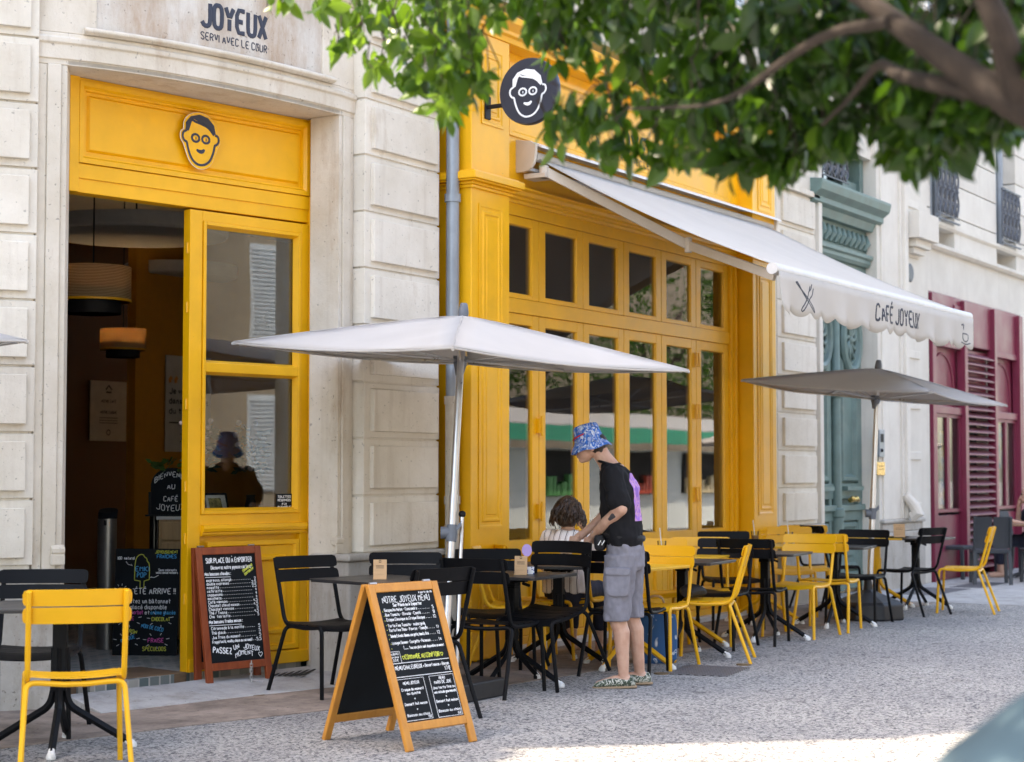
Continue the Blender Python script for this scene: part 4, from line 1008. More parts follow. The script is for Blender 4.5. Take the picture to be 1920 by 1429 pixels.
# entry phone and brass plate beside the door
g = MB(); g.box(20.95 + .15, 21.1 + .18, -.04, .02, 1.62, 1.95); ip = tag(obj('entry_phone', g, M_GALV, None, bevel=.005), 'grey steel entry phone panel on the stone beside the green door', 'intercom')
g = MB(); g.ball((21.16, -.045, 1.70), .022, 8, 6); g.box(21.14, 21.24, -.045, -.039, 1.8, 1.9); obj('push_button', g, M_BLK, ip)
g = MB(); g.box(21.02, 21.30, -.035, -.02, 1.40, 1.56); bp_ = tag(obj('brass_plate', g, M_BRASS, None, bevel=.003), 'small square brass name plate below the entry phone by the green door', 'plaque')
pl = Plane3((21.16, -.0355, 1.40), (1, 0, 0), (0, 0, 1)); g = MB()
for i, t in enumerate(('CABINET', 'MEDICAL')): line(g, pl, [(-.09, .11 - i * .035), (.09, .11 - i * .035)], .008)
obj('engraving', g, M_BLK, bp_)

# ------------------------------------------------------------------ house with the burgundy shopfront
redb = empty('burgundy_shop_house', (25.5, 1, 0), 0, 'pale stone house with burgundy louvred shopfront at street level and iron railed windows above', 'building')
rp = lambda name, mb, mat, parent=redb, **k: obj(name, mb, mat, parent, world=True, **k)
g = MB(); g.box(23.17, 34, .06, 12, 3.84, 4.42); g.box(27.62, 34, .0, 12, .0, 3.84); g.box(23.17, 34, .25, 12, 8.0, 16)
xs = [(23.17, 23.36), (24.40, 26.45), (27.50, 29.6), (30.6, 32.7), (33.6, 34)]
for a, b in xs:
    z = 4.50; k = 0
    while z < 8.0:
        g.box(a, b, .02, .6, z, min(z + .43, 8)); z += .445
g.box(23.17, 34, .035, .5, 4.5, 7.9)if False else None
g.box(23.17, 34, .30, .8, 4.44, 8.0)
wall = rp('facade_wall', g, M_SMOOTH, bevel=.006)
g = MB(); g.sweep([(V((23.0, .06)), V((0, -1))), (V((34, .06)), V((0, -1)))], [(-.1, 4.41), (.05, 4.41), (.09, 4.44), (.09, 4.48), (.05, 4.50), (-.1, 4.50)])
g.sweep([(V((23.1, .06)), V((0, -1))), (V((34, .06)), V((0, -1)))], [(-.1, 4.72), (.05, 4.72), (.08, 4.75), (.08, 4.79), (-.1, 4.80)])
rp('string_course', g, M_SMOOTH)
for a, b in ((23.38, 24.38), (26.47, 27.48), (29.62, 30.58)):
    g = MB(); frame4(g, F0, a, b, 4.8, 7.9, .06, -.28, -.2); g.fbox(F0, (a + b) / 2 - .03, (a + b) / 2 + .03, -.28, -.205, 4.86, 7.8)
    w = rp('window', g, M_SHUT)
    g = MB(); g.fbox(F0, a + .05, b - .05, -.27, -.26, 4.85, 7.85); rp('glass_pane', g, M_GLASS, w)
    g = MB()
    z = 4.82
    while z < 7.9: g.hexa([(a + .02, .2, z), (a + .42, .2, z), (a + .42, .16, z + .02), (a + .02, .16, z + .02)], [(a + .02, .2, z + .012), (a + .42, .2, z + .012), (a + .42, .16, z + .032), (a + .02, .16, z + .032)]); z += .05
    g.box(a, a + .03, .15, .21, 4.8, 7.9); g.box(a + .42, a + .45, .15, .21, 4.8, 7.9); rp('shutter', g, M_SHUT, w)
    g = MB(); scroll_rail(g, a + .01, b - .01, -.06, 4.82, 5.62, .2, .015); rp('balcony_railing', g, M_IRON, w)
# shopfront
g = MB(); g.box(23.2, 27.6, .02, .3, 3.20, 3.83); g.box(23.2, 27.6, .10, .3, 2.30, 3.16)
for x0, x1 in ((23.2, 23.36), (24.62, 24.76), (26.08, 26.20), (27.40, 27.6)): g.box(x0, x1, -.04, .08, .0, 3.80)
for z0, z1 in ((2.22, 2.32), (3.12, 3.20)): g.box(23.36, 24.62, .0, .09, z0, z1); g.box(26.2, 27.4, .0, .09, z0, z1)
g.box(23.36, 24.62, .06, .3, 0, .86); g.box(26.2, 27.4, .06, .3, 0, .86); g.box(24.3, 24.75, -.0, .02, 3.66, 3.72)
sf = rp('burgundy_shopfront', g, M_RED, bevel=.006)
for a, b in ((23.36, 24.62), (26.2, 27.4)):
    g = MB(); cx = (a + b) / 2; pts = [(cx + .48 * math.cos(t), .095, 2.62 + .42 * math.sin(t)) for t in [k * math.pi / 16 for k in range(17)]]
    g.tube([(pts[0][0], .095, 2.34)] + pts + [(pts[-1][0], .095, 2.34)], .018, 5)
    rp('arched_moulding', g, M_RED, sf)
g = MB(); z = .1
while z < 3.12:
    g.hexa([(24.76, -.03, z), (26.08, -.03, z), (26.08, .10, z + .06), (24.76, .10, z + .06)], [(24.76, -.03, z + .018), (26.08, -.03, z + .018), (26.08, .10, z + .078), (24.76, .10, z + .078)]); z += .105
rp('louvre', g, paint('sun-faded burgundy slats', (.24, .085, .11), rough=.5), sf)
g = MB(); g.box(24.7, 26.1, .25, .29, .05, 3.2); rp('louvre_back', g, M_DARK, sf)
for a, b in ((23.36, 24.62), (26.2, 27.4)):
    g = MB(); m = (a + b) / 2 + .05
    frame4(g, F0, a, m, .9, 2.22, .045, -.08, -.03); frame4(g, F0, m + .01, b, .9, 2.22, .045, -.08, -.03)
    w = rp('shop_window', g, M_RED, sf); w.name = 'shop_window'
    g = MB(); g.fbox(F0, a, b, -.065, -.057, .95, 2.2); rp('glass_pane', g, glass('burgundy shop glass', (.8, .8, .8), 1.45, boost=.55), sf)
g = MB(); g.box(23.3, 27.5, .9, 1.0, 0, 2.6); g.box(23.3, 27.5, .3, 1, 2.3, 2.4); rp('shop_interior', g, M_DARK, sf)
def poster_mat():
    m, nt, b, o = nodes_of('blurred window poster')
    co = coords(nt, (3, 3, 2)); n = N(nt, 'ShaderNodeTexNoise', Scale=1.6, Detail=2.0); nt.links.new(co, n.inputs['Vector'])
    r = ramp(nt, [(.35, (.02, .30, .62)), (.48, (.05, .45, .75)), (.55, (.75, .80, .80)), (.62, (.80, .62, .06)), (.72, (.10, .35, .20))], n.outputs[0])
    nt.links.new(r.outputs[0], b.inputs['Base Color']); return m
for a, b, z0, z1, lb in ((24.08, 24.5, 1.0, 2.0, 'bright blue poster in the left window of the burgundy shop'), (26.35, 27.25, 1.5, 2.15, 'blue and yellow poster in the right window of the burgundy shop')):
    g = MB(); g.box(a, b, .16, .165, z0, z1); tag(obj('window_poster', g, poster_mat()), lb, 'poster')

# ------------------------------------------------------------------ unseen low wing added to shade the pavement, and the far side of the street
wing = empty('shade_house', (-6, 9, 0), 0, 'unseen plain plastered house added to shade the pavement', 'building')
g = MB(); pts = [(-30, 0), (3.35, 0)] + [(3.35 - k * .12, 10.3 + .16 * math.sin(k * .55) + .10 * math.sin(k * .23 + 1)) for k in range(106)] + [(-30, 10.3)]  # wavy top shapes the edge of the shadow it casts on the pavement
g.prism(pts, lambda a, b: (a, 2.85, b), lambda a, b: (a, 3.25, b)); g.box(-30, 1.5, 3.25, 14, 0, 8.7); obj('wall', g, M_SMOOTH, wing, world=True)
g = MB(); g.box(-30.2, 1.7, 3.26, 14.2, 8.7, 9.0); obj('roof', g, paint('clay roof tiles', (.35, .17, .1), rough=.9), wing, world=True)
opp = empty('opposite_building', (20, -27, 0), 0, 'tall pale building on the far side of the street with rows of shuttered windows', 'building')
g = MB(); g.box(-14, 90, -40, -27, 0, 15); obj('wall', g, stone('ochre plaster', (.26, .23, .19), (.20, .18, .15), (.15, .13, .10)), opp, world=True)
for zf in (1.0, 4.6, 8.2):
    for k in range(20):
        x = -12 + k * 3.6
        g = MB(); g.box(x, x + 1.3, -27.02, -26.96, zf, zf + 2.3)
        for j in range(22): g.box(x + .04, x + 1.26, -26.96, -26.93, zf + .05 + j * .1, zf + .11 + j * .1)
        obj('shutter', g, M_SHUT, opp, world=True)
kiosk = empty('market_kiosk', (26, -13, 0), 0, 'white market kiosk with a green striped awning edge across the street', 'kiosk')
g = MB(); g.box(27, 54, -16, -13, 0, 2.0); [g.box(x, x + 2.2, -12.99, -12.95, .95, 1.9) for x in ()]; obj('counter_panel', g, paint('white kiosk panel', (.78, .84, .84), rough=.4), kiosk, world=True)
g = MB(); g.hexa([(26.4, -12.2, 2.5), (54.6, -12.2, 2.5), (54.6, -16.5, 3.1), (26.4, -16.5, 3.1)], [(26.4, -12.2, 2.54), (54.6, -12.2, 2.54), (54.6, -16.5, 3.14), (26.4, -16.5, 3.14)]); obj('roof', g, paint('grey canvas', (.5, .5, .5)), kiosk, world=True)
g = MB(); g.box(26.4, 54.6, -12.24, -12.2, 2.15, 2.5); obj('awning_edge', g, paint('kiosk green', (.02, .32, .2), rough=.4), kiosk, world=True)
for k in range(7):
    x = 28.2 + k * 3.7
    g = MB(); g.box(x, x + 2.1, -13.0, -12.9, .9, 1.95); o = obj('hatch', g, M_DARK, kiosk, world=True)
    g = MB()
    for j in range(9): g.box(x + .1 + j * .22, x + .26 + j * .22, -12.92, -12.8, .92, 1.05 + .35 * abs(math.sin(j * 2.3 + k)))
    obj('goods', g, paint('kiosk goods %d' % (k % 3), ((.6, .1, .06), (.7, .6, .4), (.1, .35, .12))[k % 3]), o, world=True)
# ------------------------------------------------------------------ chairs
def slat_mesh(mb, f, nx, x0, x1, h, th, endr=.02):
    """curved slat: f(x, t) gives the point on its face for t in 0..1 across, thickened by th along the local normal"""
    xs = [x0 + (x1 - x0) * (.5 - .5 * math.cos(math.pi * i / nx)) for i in range(nx + 1)]
    rows = []
    for x in xs:
        e = min(x - x0, x1 - x); k = 0.0
        if e < endr: k = (1 - math.sqrt(max(0, 1 - ((endr - e) / endr) ** 2))) * endr / h
        rows.append([f(x, k), f(x, .5), f(x, 1 - k)])
    vs = []; n = len(rows)
    for i, r in enumerate(rows):
        a = rows[max(0, i - 1)][1]; b = rows[min(n - 1, i + 1)][1]
        tx = (V(b) - V(a)).normalized(); ty = (V(f(xs[i], 1.0)) - V(f(xs[i], 0.0))).normalized(); nn = tx.cross(ty)
        for p in r: vs.append(V(p))
        for p in reversed(r): vs.append(V(p) - nn * th)
    fs = []
    for i in range(n - 1):
        for k in range(6): fs.append((i * 6 + k, i * 6 + (k + 1) % 6, (i + 1) * 6 + (k + 1) % 6, (i + 1) * 6 + k))
    fs += [tuple(range(5, -1, -1)), tuple((n - 1) * 6 + k for k in range(6))]
    mb.add(vs, fs)

def make_chair(mat, name='bistro_chair'):
    t = empty(name)
    g = MB()
    for k in range(5):
        y0 = -.185 + k * .082
        def f(x, u, y0=y0, k=k):
            y = y0 + u * .076; q = x / .228
            z = .462 - .016 * (1 - q * q) - (.030 * u * u if k == 4 else 0) + (.006 * (1 - u) if k == 0 else 0)
            if abs(q) > .9: z += -.010 * (abs(q) - .9) / .1
            return (x, y, z)
        slat_mesh(g, f, 12, -.228, .228, .076, -.005, .006)
    obj('seat', g, mat, t, smooth=True)
    g = MB()
    for z0 in (.718, .802):
        def f(x, u, z0=z0):
            z = z0 + u * .077
            y = -.185 - (z - .45) * .294 + .020 - .034 * (1 - (x / .25) ** 2)
            return (x, y, z)
        slat_mesh(g, f, 14, -.25, .25, .077, .005, .022)
    obj('backrest', g, mat, t, smooth=True)
    g = MB()
    for sx in (-1, 1):
        g.tube(rounded([(sx * .222, -.31, .872), (sx * .222, -.19, .447), (sx * .222, .02, .437), (sx * .224, .13, .444)], .07, 6), .0135, 8)
    g.tube([(-.15, -.172, .434), (-.05, -.172, .426), (.05, -.172, .426), (.15, -.172, .434)], .0135, 8)
    obj('frame', g, mat, t, smooth=True)
    for sx in (-1, 1):
        g = MB(); g.tube(rounded([(sx * .224, .12, .4435), (sx * .225, .212, .452), (sx * .238, .236, .0)], .062, 8), .0135, 8)
        obj('leg', g, mat, t, smooth=True)
        g = MB(); g.tube(rounded([(sx * .14, -.172, .434), (sx * .226, -.176, .438), (sx * .256, -.335, .0)], .072, 8), .0135, 8)
        obj('leg', g, mat, t, smooth=True)
    return t
protos = {'y': make_chair(M_CYEL), 'b': make_chair(M_CBLK)}
used = {}
CH_GROUP = 'slatted metal chairs on the cafe terrace'
def chair(kind, a, b, h, label, tilt=0.0, dz=0.0, scale=1.0):
    r = protos[kind]
    if used.get(kind): r = copy_tree(r)
    used[kind] = 1
    r.location = at(a, b, dz); r.rotation_euler = (tilt, 0, yaw(h)); r.scale = (scale,) * 3
    tag(r, label, 'chair', CH_GROUP); return r
Y, B_ = 'y', 'b'
chair(Y, -2.11, 8.80, -16, 'yellow metal chair nearest the viewer with its back turned, at the lower left corner')
chair(B_, -2.62, 9.98, 176, 'black metal chair behind the nearest yellow chair, against the stone pier')
chair(B_, -2.76, 8.78, 84, 'black metal chair cut off by the left edge beside the nearest yellow chair')
chair(B_, -1.17, 11.76, 138, 'black metal chair beside the yellow door and the red framed board')
chair(B_, -.72, 12.2, 178, 'black metal chair against the stone pier, behind the table with the first wooden menu stand')
chair(B_, -.60, 10.66, -46, 'black metal chair just behind the large orange framed menu board')
chair(B_, -.11, 11.86, 29, 'black metal chair seen from behind, just right of the front umbrella base')
chair(B_, -.12, 12.78, 168, 'black metal chair in front of the yellow pilaster, mostly hidden by another black chair')
chair(Y, .03, 13.45, 95, 'yellow metal chair at the left pilaster, seen through legs of black chairs')
chair(B_, .25, 12.16, 218, 'black metal chair tipped by the man in the bucket hat, who holds its backrest', tilt=-.17, dz=.045)
chair(B_, .82, 13.02, 20, 'black metal chair directly behind the standing man, its leg beside his calves')
chair(Y, .47, 14.22, 22, 'yellow metal chair under the woman in the striped blouse')
chair(Y, .18, 14.0, 75, 'yellow metal chair left of the seated woman, mostly hidden by the tipped black chair')
chair(Y, 1.02, 13.40, 205, 'yellow metal chair just right of the man in shorts, over the floor grate')
chair(Y, 1.16, 14.85, 190, 'yellow metal chair near the folding doors, behind the first glass of iced coffee')
chair(Y, 1.58, 15.2, 185, 'yellow metal chair by the folding doors, left of the black chairs in the middle')
chair(Y, 1.50, 13.92, -79, 'yellow metal chair turned sideways with a black pouch lying on its seat')
chair(B_, 1.66, 14.9, 206, 'black metal chair facing the viewer right behind the sideways yellow chair')
chair(B_, 2.04, 15.35, 22, 'black metal chair seen from behind, between the sideways yellow chair and the next yellow one')
chair(B_, 2.02, 16.75, 172, 'black metal chair close to the facade whose back shows above two other black chairs')
chair(Y, 2.50, 15.92, 211, 'yellow metal chair in the middle of the row with a table edge crossing its back')
chair(Y, 2.89, 16.62, 24, 'yellow metal chair seen from behind, left of the dark octagonal umbrella base')
chair(Y, 2.78, 18.2, 183, 'yellow metal chair by the stone pier right of the cafe front')
chair(Y, 3.02, 18.75, 186, 'yellow metal chair farthest back against the stone pier, only its top showing')
chair(B_, 3.34, 19.15, 60, 'small looking black metal chair in front of the green door')
chair(B_, 3.27, 17.28, 206, 'black metal chair in front of the far umbrella pole')
chair(B_, 4.01, 18.43, -46, 'black metal chair turned away at the last dark table, left of the last yellow chair')
chair(Y, 4.63, 18.7, -70, 'last yellow metal chair of the row, facing left and standing clear on the right')

# ------------------------------------------------------------------ tables
def make_table(top, leg, name='bistro_table'):
    t = empty(name); s = .34
    g = MB(); r = .03
    pts = []
    for cx, cy, a0 in ((s - r, s - r, 0), (-s + r, s - r, 90), (-s + r, -s + r, 180), (s - r, -s + r, 270)):
        for k in range(5): a = R(a0 + k * 22.5); pts.append((cx + r * math.cos(a), cy + r * math.sin(a)))
    g.prism(pts, lambda a, b: (a, b, .731), lambda a, b: (a, b, .743))
    pts2 = [(a * .985, b * .985) for a, b in pts]; g.prism(pts2, lambda a, b: (a, b, .722), lambda a, b: (a, b, .731))
    obj('tabletop', g, top, t, bevel=.002)
    g = MB(); g.box(-.036, .036, -.036, .036, .30, .66); g.box(-.045, .045, -.045, .045, .66, .69); g.box(-.11, .11, -.03, .03, .69, .722); g.box(-.03, .03, -.11, .11, .692, .7215)
    g.tube([(.05, .05, .68), (.09, .09, .66)], .012, 6)
    obj('column', g, leg, t, bevel=.006)
    for k in range(4):
        a = R(90 * k); ux, uy = math.cos(a), math.sin(a)
        path = rounded([(.026, 0, .52), (.028, 0, .30), (.05, 0, .22), (.36, 0, .03)], .16, 8)
        g = MB(); g.tube([(p[0] * ux, p[0] * uy, p[2]) for p in path], .021, 4)
        l = obj('leg', g, leg, t, bevel=.003)
        g = MB(); g.lathe([(.0001, 0), (.022, .002), (.025, .012), (.020, .028), (.0001, .036)], (.372 * ux, .372 * uy, 0), 10)
        g.tube([(.372 * ux, .372 * uy, .018), (.34 * ux, .34 * uy, .042)], [.022, .018], 8)
        obj('foot_cap', g, M_WHITEP, l, smooth=True)
    return t
tprotos = {'b': make_table(paint('charcoal table top', (.035, .034, .036), rough=.38, var=.1, scale=5, bump=.004), M_CBLK), 'y': make_table(paint('yellow table top', (.80, .46, .03), rough=.4), M_CYEL)}
tused = {}
def table(kind, a, b, rot, label):
    r = tprotos[kind]
    if tused.get(kind): r = copy_tree(r)
    tused[kind] = 1
    r.location = at(a, b); r.rotation_euler = (0, 0, yaw(rot)); tag(r, label, 'table', 'square bistro tables on the cafe terrace'); return r
table('b', -2.34, 9.45, -8, 'dark square bistro table between the two chairs in the lower left corner')
table('b', -.84, 11.76, 46, 'dark square bistro table with wooden menu stand between yellow door and stone pier')
table('b', .0, 12.30, 28, 'dark square bistro table with menu stand and lilac tag, left of the standing man')
table('b', .35, 13.62, 20, 'dark square bistro table in front of the seated woman')
table('y', .86, 13.42, 35, 'yellow bistro table whose splayed legs show behind the standing man')
table('b', 1.33, 14.22, 25, 'dark square bistro table behind the yellow chair over the grate')
table('y', 1.42, 15.1, 25, 'yellow bistro table by the folding doors carrying the first glass of iced coffee')
table('b', 2.18, 15.68, 24, 'dark square bistro table in the middle, reaching in front of a yellow chair back')
table('y', 2.40, 17.35, 25, 'yellow bistro table near the right pilaster carrying the far glass')
table('b', 3.02, 17.05, 22, 'dark square bistro table left of the octagonal umbrella base')
table('y', 3.90, 19.45, 20, 'yellow bistro table right of the far umbrella pole')
table('b', 4.28, 19.30, 30, 'last dark bistro table, beside the black chair near the right end of the row')

# small things on the tables
M_KRAFT = wood('light plywood', (.62, .40, .22), (.50, .31, .16), .6, axis_scale=(4, 4, 30))
def menu_stand(a, b, h, label, hh=.125, w=.085):
    t = empty('menu_stand', at(a, b, .744), yaw(h + 180), label, 'menu stand', 'wooden menu stands on tables')
    g = MB(); g.hexa([(-w / 2, -.012, 0), (w / 2, -.012, 0), (w / 2, .0, 0), (-w / 2, .0, 0)], [(-w / 2, .0, hh), (w / 2, .0, hh), (w / 2, .012, hh), (-w / 2, .012, hh)])
    g.box(-w / 2, w / 2, -.03, .03, 0, .006); obj('card', g, M_KRAFT, t)
    pl = Plane3((-w / 2, -.0125, 0), (1, 0, 0), (0, .095, 1)); g = MB()
    line(g, pl, [(w * .40, hh * .93), (w * .5, hh * .98), (w * .6, hh * .93)], .004); line(g, pl, [(w * .41, hh * .88), (w * .59, hh * .88)], .005)
    for k, q in enumerate((.70, .64, .58)): line(g, pl, [(w * .2, hh * q), (w * .8, hh * q)], .003)
    obj('printing', g, M_BLK, t)
menu_stand(-.845, 11.66, 180, 'small wooden menu stand on the table between door and stone pier')
menu_stand(.06, 12.17, 190, 'small wooden menu stand on the table left of the tipped black chair')
menu_stand(.40, 13.45, 180, 'small wooden menu stand on the table near the seated woman, behind the chair back')
menu_stand(4.12, 19.35, 180, 'small wooden menu stand on the yellow table right of the far umbrella pole', .14, .12)
t = empty('table_number', at(.10, 12.25, .744), yaw(180), 'lilac rounded table tag in a blue and white patterned block', 'table tag')
g = MB(); g.box(-.05, .05, -.03, .03, 0, .05)
def check_mat():
    m, nt, b, o = nodes_of('blue and white pattern'); co = coords(nt); v = N(nt, 'ShaderNodeTexVoronoi', Scale=55.0); nt.links.new(co, v.inputs['Vector'])
    r = ramp(nt, [(.30, (.04, .08, .3)), (.38, (.85, .87, .9))], v.outputs[0]); nt.links.new(r.outputs[0], b.inputs['Base Color']); return m
obj('holder', g, check_mat(), t, bevel=.004)
g = MB(); g.tube([(0, 0, .05), (0, 0, .13)], .004, 6); g.lathe([(.0001, -.004), (.034, -.004), (.034, .004), (.0001, .004)], (0, 0, .16), 16, 'y', (1, 1.25)); obj('tag', g, paint('lilac plastic', (.45, .33, .72)), t)
def drink(a, b, label):
    t = empty('drinking_glass', at(a, b, .744), 0, label, 'glass', 'iced coffees left on tables')
    g = MB(); g.lathe([(.0001, .0), (.030, .0), (.038, .125), (.036, .125), (.029, .008), (.0001, .008)], (0, 0, 0), 16); obj('cup', g, glass('thin clear glass', (.93, .95, .95), 1.3), t, smooth=True)
    g = MB(); g.lathe([(.0001, .009), (.0285, .009), (.034, .085), (.0001, .087)], (0, 0, 0), 16); obj('coffee', g, paint('milky iced coffee', (.30, .17, .08), rough=.3), t, smooth=True)
    g = MB(); g.tube([(.01, 0, .02), (-.02, .01, .23)], .004, 6); obj('straw', g, M_WHITEP, t)
drink(1.23, 14.93, 'glass of iced coffee with straw on the table right of the standing man')
drink(2.33, 17.45, 'glass of iced coffee with straw in front of the right yellow pilaster')
drink(2.62, 17.2, 'glass with a dark straw behind the yellow chair back near the pier')
g = MB(); secs = []
for i in range(9):
    u = i / 8; w = math.sin(math.pi * min(1, .12 + u * .86)) ** .6
    secs.append(((-.13 + .26 * u, .02 * math.sin(u * 5), .035 + .03 * w), (0, 1, 0), (0, .1, 1), .075 * w + .004, .05 * w + .004))
g.loft(secs, 12); pch = tag(obj('pouch', g, M_NYLON, None, smooth=True), 'black pouch lying on the seat of the sideways yellow chair', 'bag')
pch.location = at(1.40, 14.02, .455); pch.rotation_euler = (0, 0, yaw(-60))
pl = Plane3((-.02, -.055, .075), (1, 0, .1), (0, .8, .6)); g = MB(); write(g, pl, 'JOYEUX', 0, 0, .022, .1, .004, .1, 'l'); obj('lettering', g, M_WHITEP, pch)
# patterned tote bag under the chairs
def tote_mat():
    m, nt, b, o = nodes_of('blue bag with white leaves'); co = coords(nt, (1, 1, .6)); v = N(nt, 'ShaderNodeTexNoise', Scale=7.0, Detail=2.0, Distortion=1.5); nt.links.new(co, v.inputs['Vector'])
    r = ramp(nt, [(.56, (.02, .10, .26)), (.60, (.7, .75, .8)), (.63, (.02, .10, .26))], v.outputs[0]); nt.links.new(r.outputs[0], b.inputs['Base Color']); b.inputs['Roughness'].default_value = .8; return m
t = empty('tote_bag', at(1.08, 13.72, 0), yaw(185), 'blue tote bag with white leaf pattern on the ground under the chairs behind the man', 'bag')
g = MB(); g.loft([((0, 0, z), (1, 0, 0), (0, 1, 0), rx, ry) for z, rx, ry in ((.0, .13, .07), (.03, .16, .09), (.18, .165, .085), (.30, .16, .05), (.36, .15, .03), (.365, .14, .02))], 16, 3.2); obj('sack', g, tote_mat(), t, smooth=True)
g = MB()
for sy in (-.02, .02): g.tube(rounded([(-.07, sy, .34), (-.06, sy * 2, .50), (.06, sy * 2, .50), (.07, sy, .34)], .06), .008, 6)
obj('handle', g, paint('tan strap', (.40, .25, .12)), t)

# ------------------------------------------------------------------ umbrellas
def umbrella(foot, top, axis, rimdrop, hd, ang, mat, label, group='square market umbrellas over the terrace', base='slab'):
    """foot, top: pole ends; axis: canopy axis; rimdrop: how far the rim lies below the top; hd: half diagonal; ang: world angle of one corner"""
    foot = V(foot); top = V(top)
    t = empty('market_umbrella', foot, 0, label, 'umbrella', group)
    p = lambda name, mb, m, **k: obj(name, mb, m, t, world=True, **k)
    ax = V(axis).normalized()
    e1 = V((math.cos(ang), math.sin(ang), 0)); e1 = (e1 - ax * e1.dot(ax)).normalized(); e2 = ax.cross(e1)
    g = MB(); n = 10
    cs = [e1 * hd, e2 * hd, -e1 * hd, -e2 * hd]
    for q in range(4):
        A, C = cs[q], cs[(q + 1) % 4]; vs = []; idx = {}
        for i in range(n + 1):
            rr = i / n
            for j in range(i + 1):
                u = j / i if i else 0
                d = A * (1 - u) + C * u
                inw = 1 - .035 * 4 * u * (1 - u) * rr
                z = -rimdrop * (rr ** 1.12) - .035 * 4 * u * (1 - u) * math.sin(rr * math.pi * .6) - .004 * math.sin(rr * 23 + u * 9)
                idx[i, j] = len(vs); vs.append(top + d * rr * inw + ax * z)
        fs = []
        for i in range(n):
            for j in range(i + 1):
                fs.append((idx[i, j], idx[i + 1, j], idx[i + 1, j + 1]))
                if j < i: fs.append((idx[i, j], idx[i + 1, j + 1], idx[i, j + 1]))
        g.add(vs, fs)
    me = g.mesh('canopy', False); bm = bmesh.new(); bm.from_mesh(me); bmesh.ops.remove_doubles(bm, verts=bm.verts, dist=.001); bmesh.ops.recalc_face_normals(bm, faces=bm.faces); bm.to_mesh(me); bm.free()
    c = p('canopy', me, mat, smooth=True, ang=60)
    so = c.modifiers.new('thick', 'SOLIDIFY'); so.thickness = .004; so.offset = 0
    g = MB()
    for q in range(4):    # hem and corner pockets
        A, C = cs[q], cs[(q + 1) % 4]
        pts = []
        for j in range(9):
            u = j / 8; d = A * (1 - u) + C * u; pts.append(top + d * (1 - .035 * 4 * u * (1 - u)) + ax * (-rimdrop - .035 * 4 * u * (1 - u) * math.sin(math.pi * .6) - .006))
        g.tube(pts, .006, 5)
        g.tube([top + A * (k / 8) * (1) + ax * (-rimdrop * (k / 8) ** 1.12 + .002) for k in range(1, 9)], .004, 4)
        g.tube([top + A * .97 - ax * (rimdrop * .965 + .012), top + A * 1.005 - ax * (rimdrop + .012)], .009, 6)
    p('hem', g, mat)
    hub = top - ax * .30
    for q in range(4):
        for d, kk in ((cs[q], 1.0),):
            g = MB(); g.tube([top - ax * .03 + d * .03, top + d * .55 - ax * (rimdrop * .52 + .028), top + d * .97 - ax * (rimdrop * .965 + .02)], .011, 6); r_ = p('rib', g, M_ALU, smooth=True)
            g = MB(); g.tube([hub + d * .03, top + d * .52 - ax * (rimdrop * .49 + .04)], .009, 6)
            p('strut', g, M_ALU, smooth=True)
        d = (cs[q] + cs[(q + 1) % 4]) * .5
        g = MB(); g.tube([hub + d * .04, top + d * .93 - ax * (rimdrop * .93 + .055)], .010, 6); p('strut', g, M_ALU, smooth=True)
    g = MB(); L = (top - foot).length
    d = (top - foot).normalized()
    g.tube([foot + d * .02, foot + d * L * .52], .028, 14); g.tube([foot + d * L * .50, top - ax * .02], .024, 14); p('pole', g, M_ALU, smooth=True)
    g = MB(); g.tube([hub - ax * .10, hub - ax * .02, hub + ax * .03], [.026, .045, .05], 14); p('hub', g, M_GREYP, smooth=True)
    g = MB(); g.tube([top - ax * .01, top + ax * .02, top + ax * .075, top + ax * .085], [.034, .036, .026, .018], 14); p('finial', g, M_GREYP, smooth=True)
    g = MB(); m = foot + d * L * .42
    g.tube([m - d * .06, m - d * .03, m + d * .05], [.034, .038, .036], 12); g.tube([m - RT * .01, m - RT * .07], [.035, .04], 12); g.hexa([m + RT * .02 + d * .0 + FH * k1 for k1 in (-.02, .02)] + [m + RT * .02 + d * .03 + FH * k1 for k1 in (.02, -.02)], [m + RT * .06 + d * .04 + FH * k1 for k1 in (-.015, .015)] + [m + RT * .06 + d * .08 + FH * k1 for k1 in (.015, -.015)])
    p('crank_handle', g, M_GREYP, smooth=True)
    g = MB()
    if base == 'slab':
        g.box(foot.x - .29, foot.x + .29, foot.y - .29, foot.y + .29, 0.0, .115); g.lathe([(.07, .115), (.06, .2), (.04, .22), (.04, .42)], (foot.x, foot.y, 0), 14)
    elif base == 'octagon':
        prof = [(.355, .0), (.36, .02), (.35, .15), (.32, .175), (.10, .26), (.07, .275), (.05, .28), (.04, .40)]
        g.lathe(prof, (foot.x, foot.y, 0), 8)
    b = p('base', g, paint('black plastic base', (.016, .016, .018), rough=.5, bump=.02, bscale=80), bevel=.012)
    return t
M_CANW = cloth('off white canopy', (.58, .555, .53), .15, var=.04)
M_CANT = cloth('taupe canopy', (.56, .53, .51), .30)
ft = at(-.44, 11.60)
umbrella((ft.x, ft.y, 0), (*at(-.325, 12.04)[:2], 2.47), V((0, 0, 1)) + RT * .062 - FH * .030, .27, 1.52, PHI, M_CANW, 'off white square umbrella in front of the stone pier and yellow pilaster')
ft = at(3.49, 17.85)
umbrella((ft.x, ft.y, 0), (*at(3.61, 17.85)[:2], 2.455), V((0, 0, 1)) + RT * .088 - FH * .02, .24, 1.38, PHI + R(10), M_CANT, 'taupe grey square umbrella farther down the street with a heavy octagonal base', base='octagon')
ft = at(-4.10, 9.55)
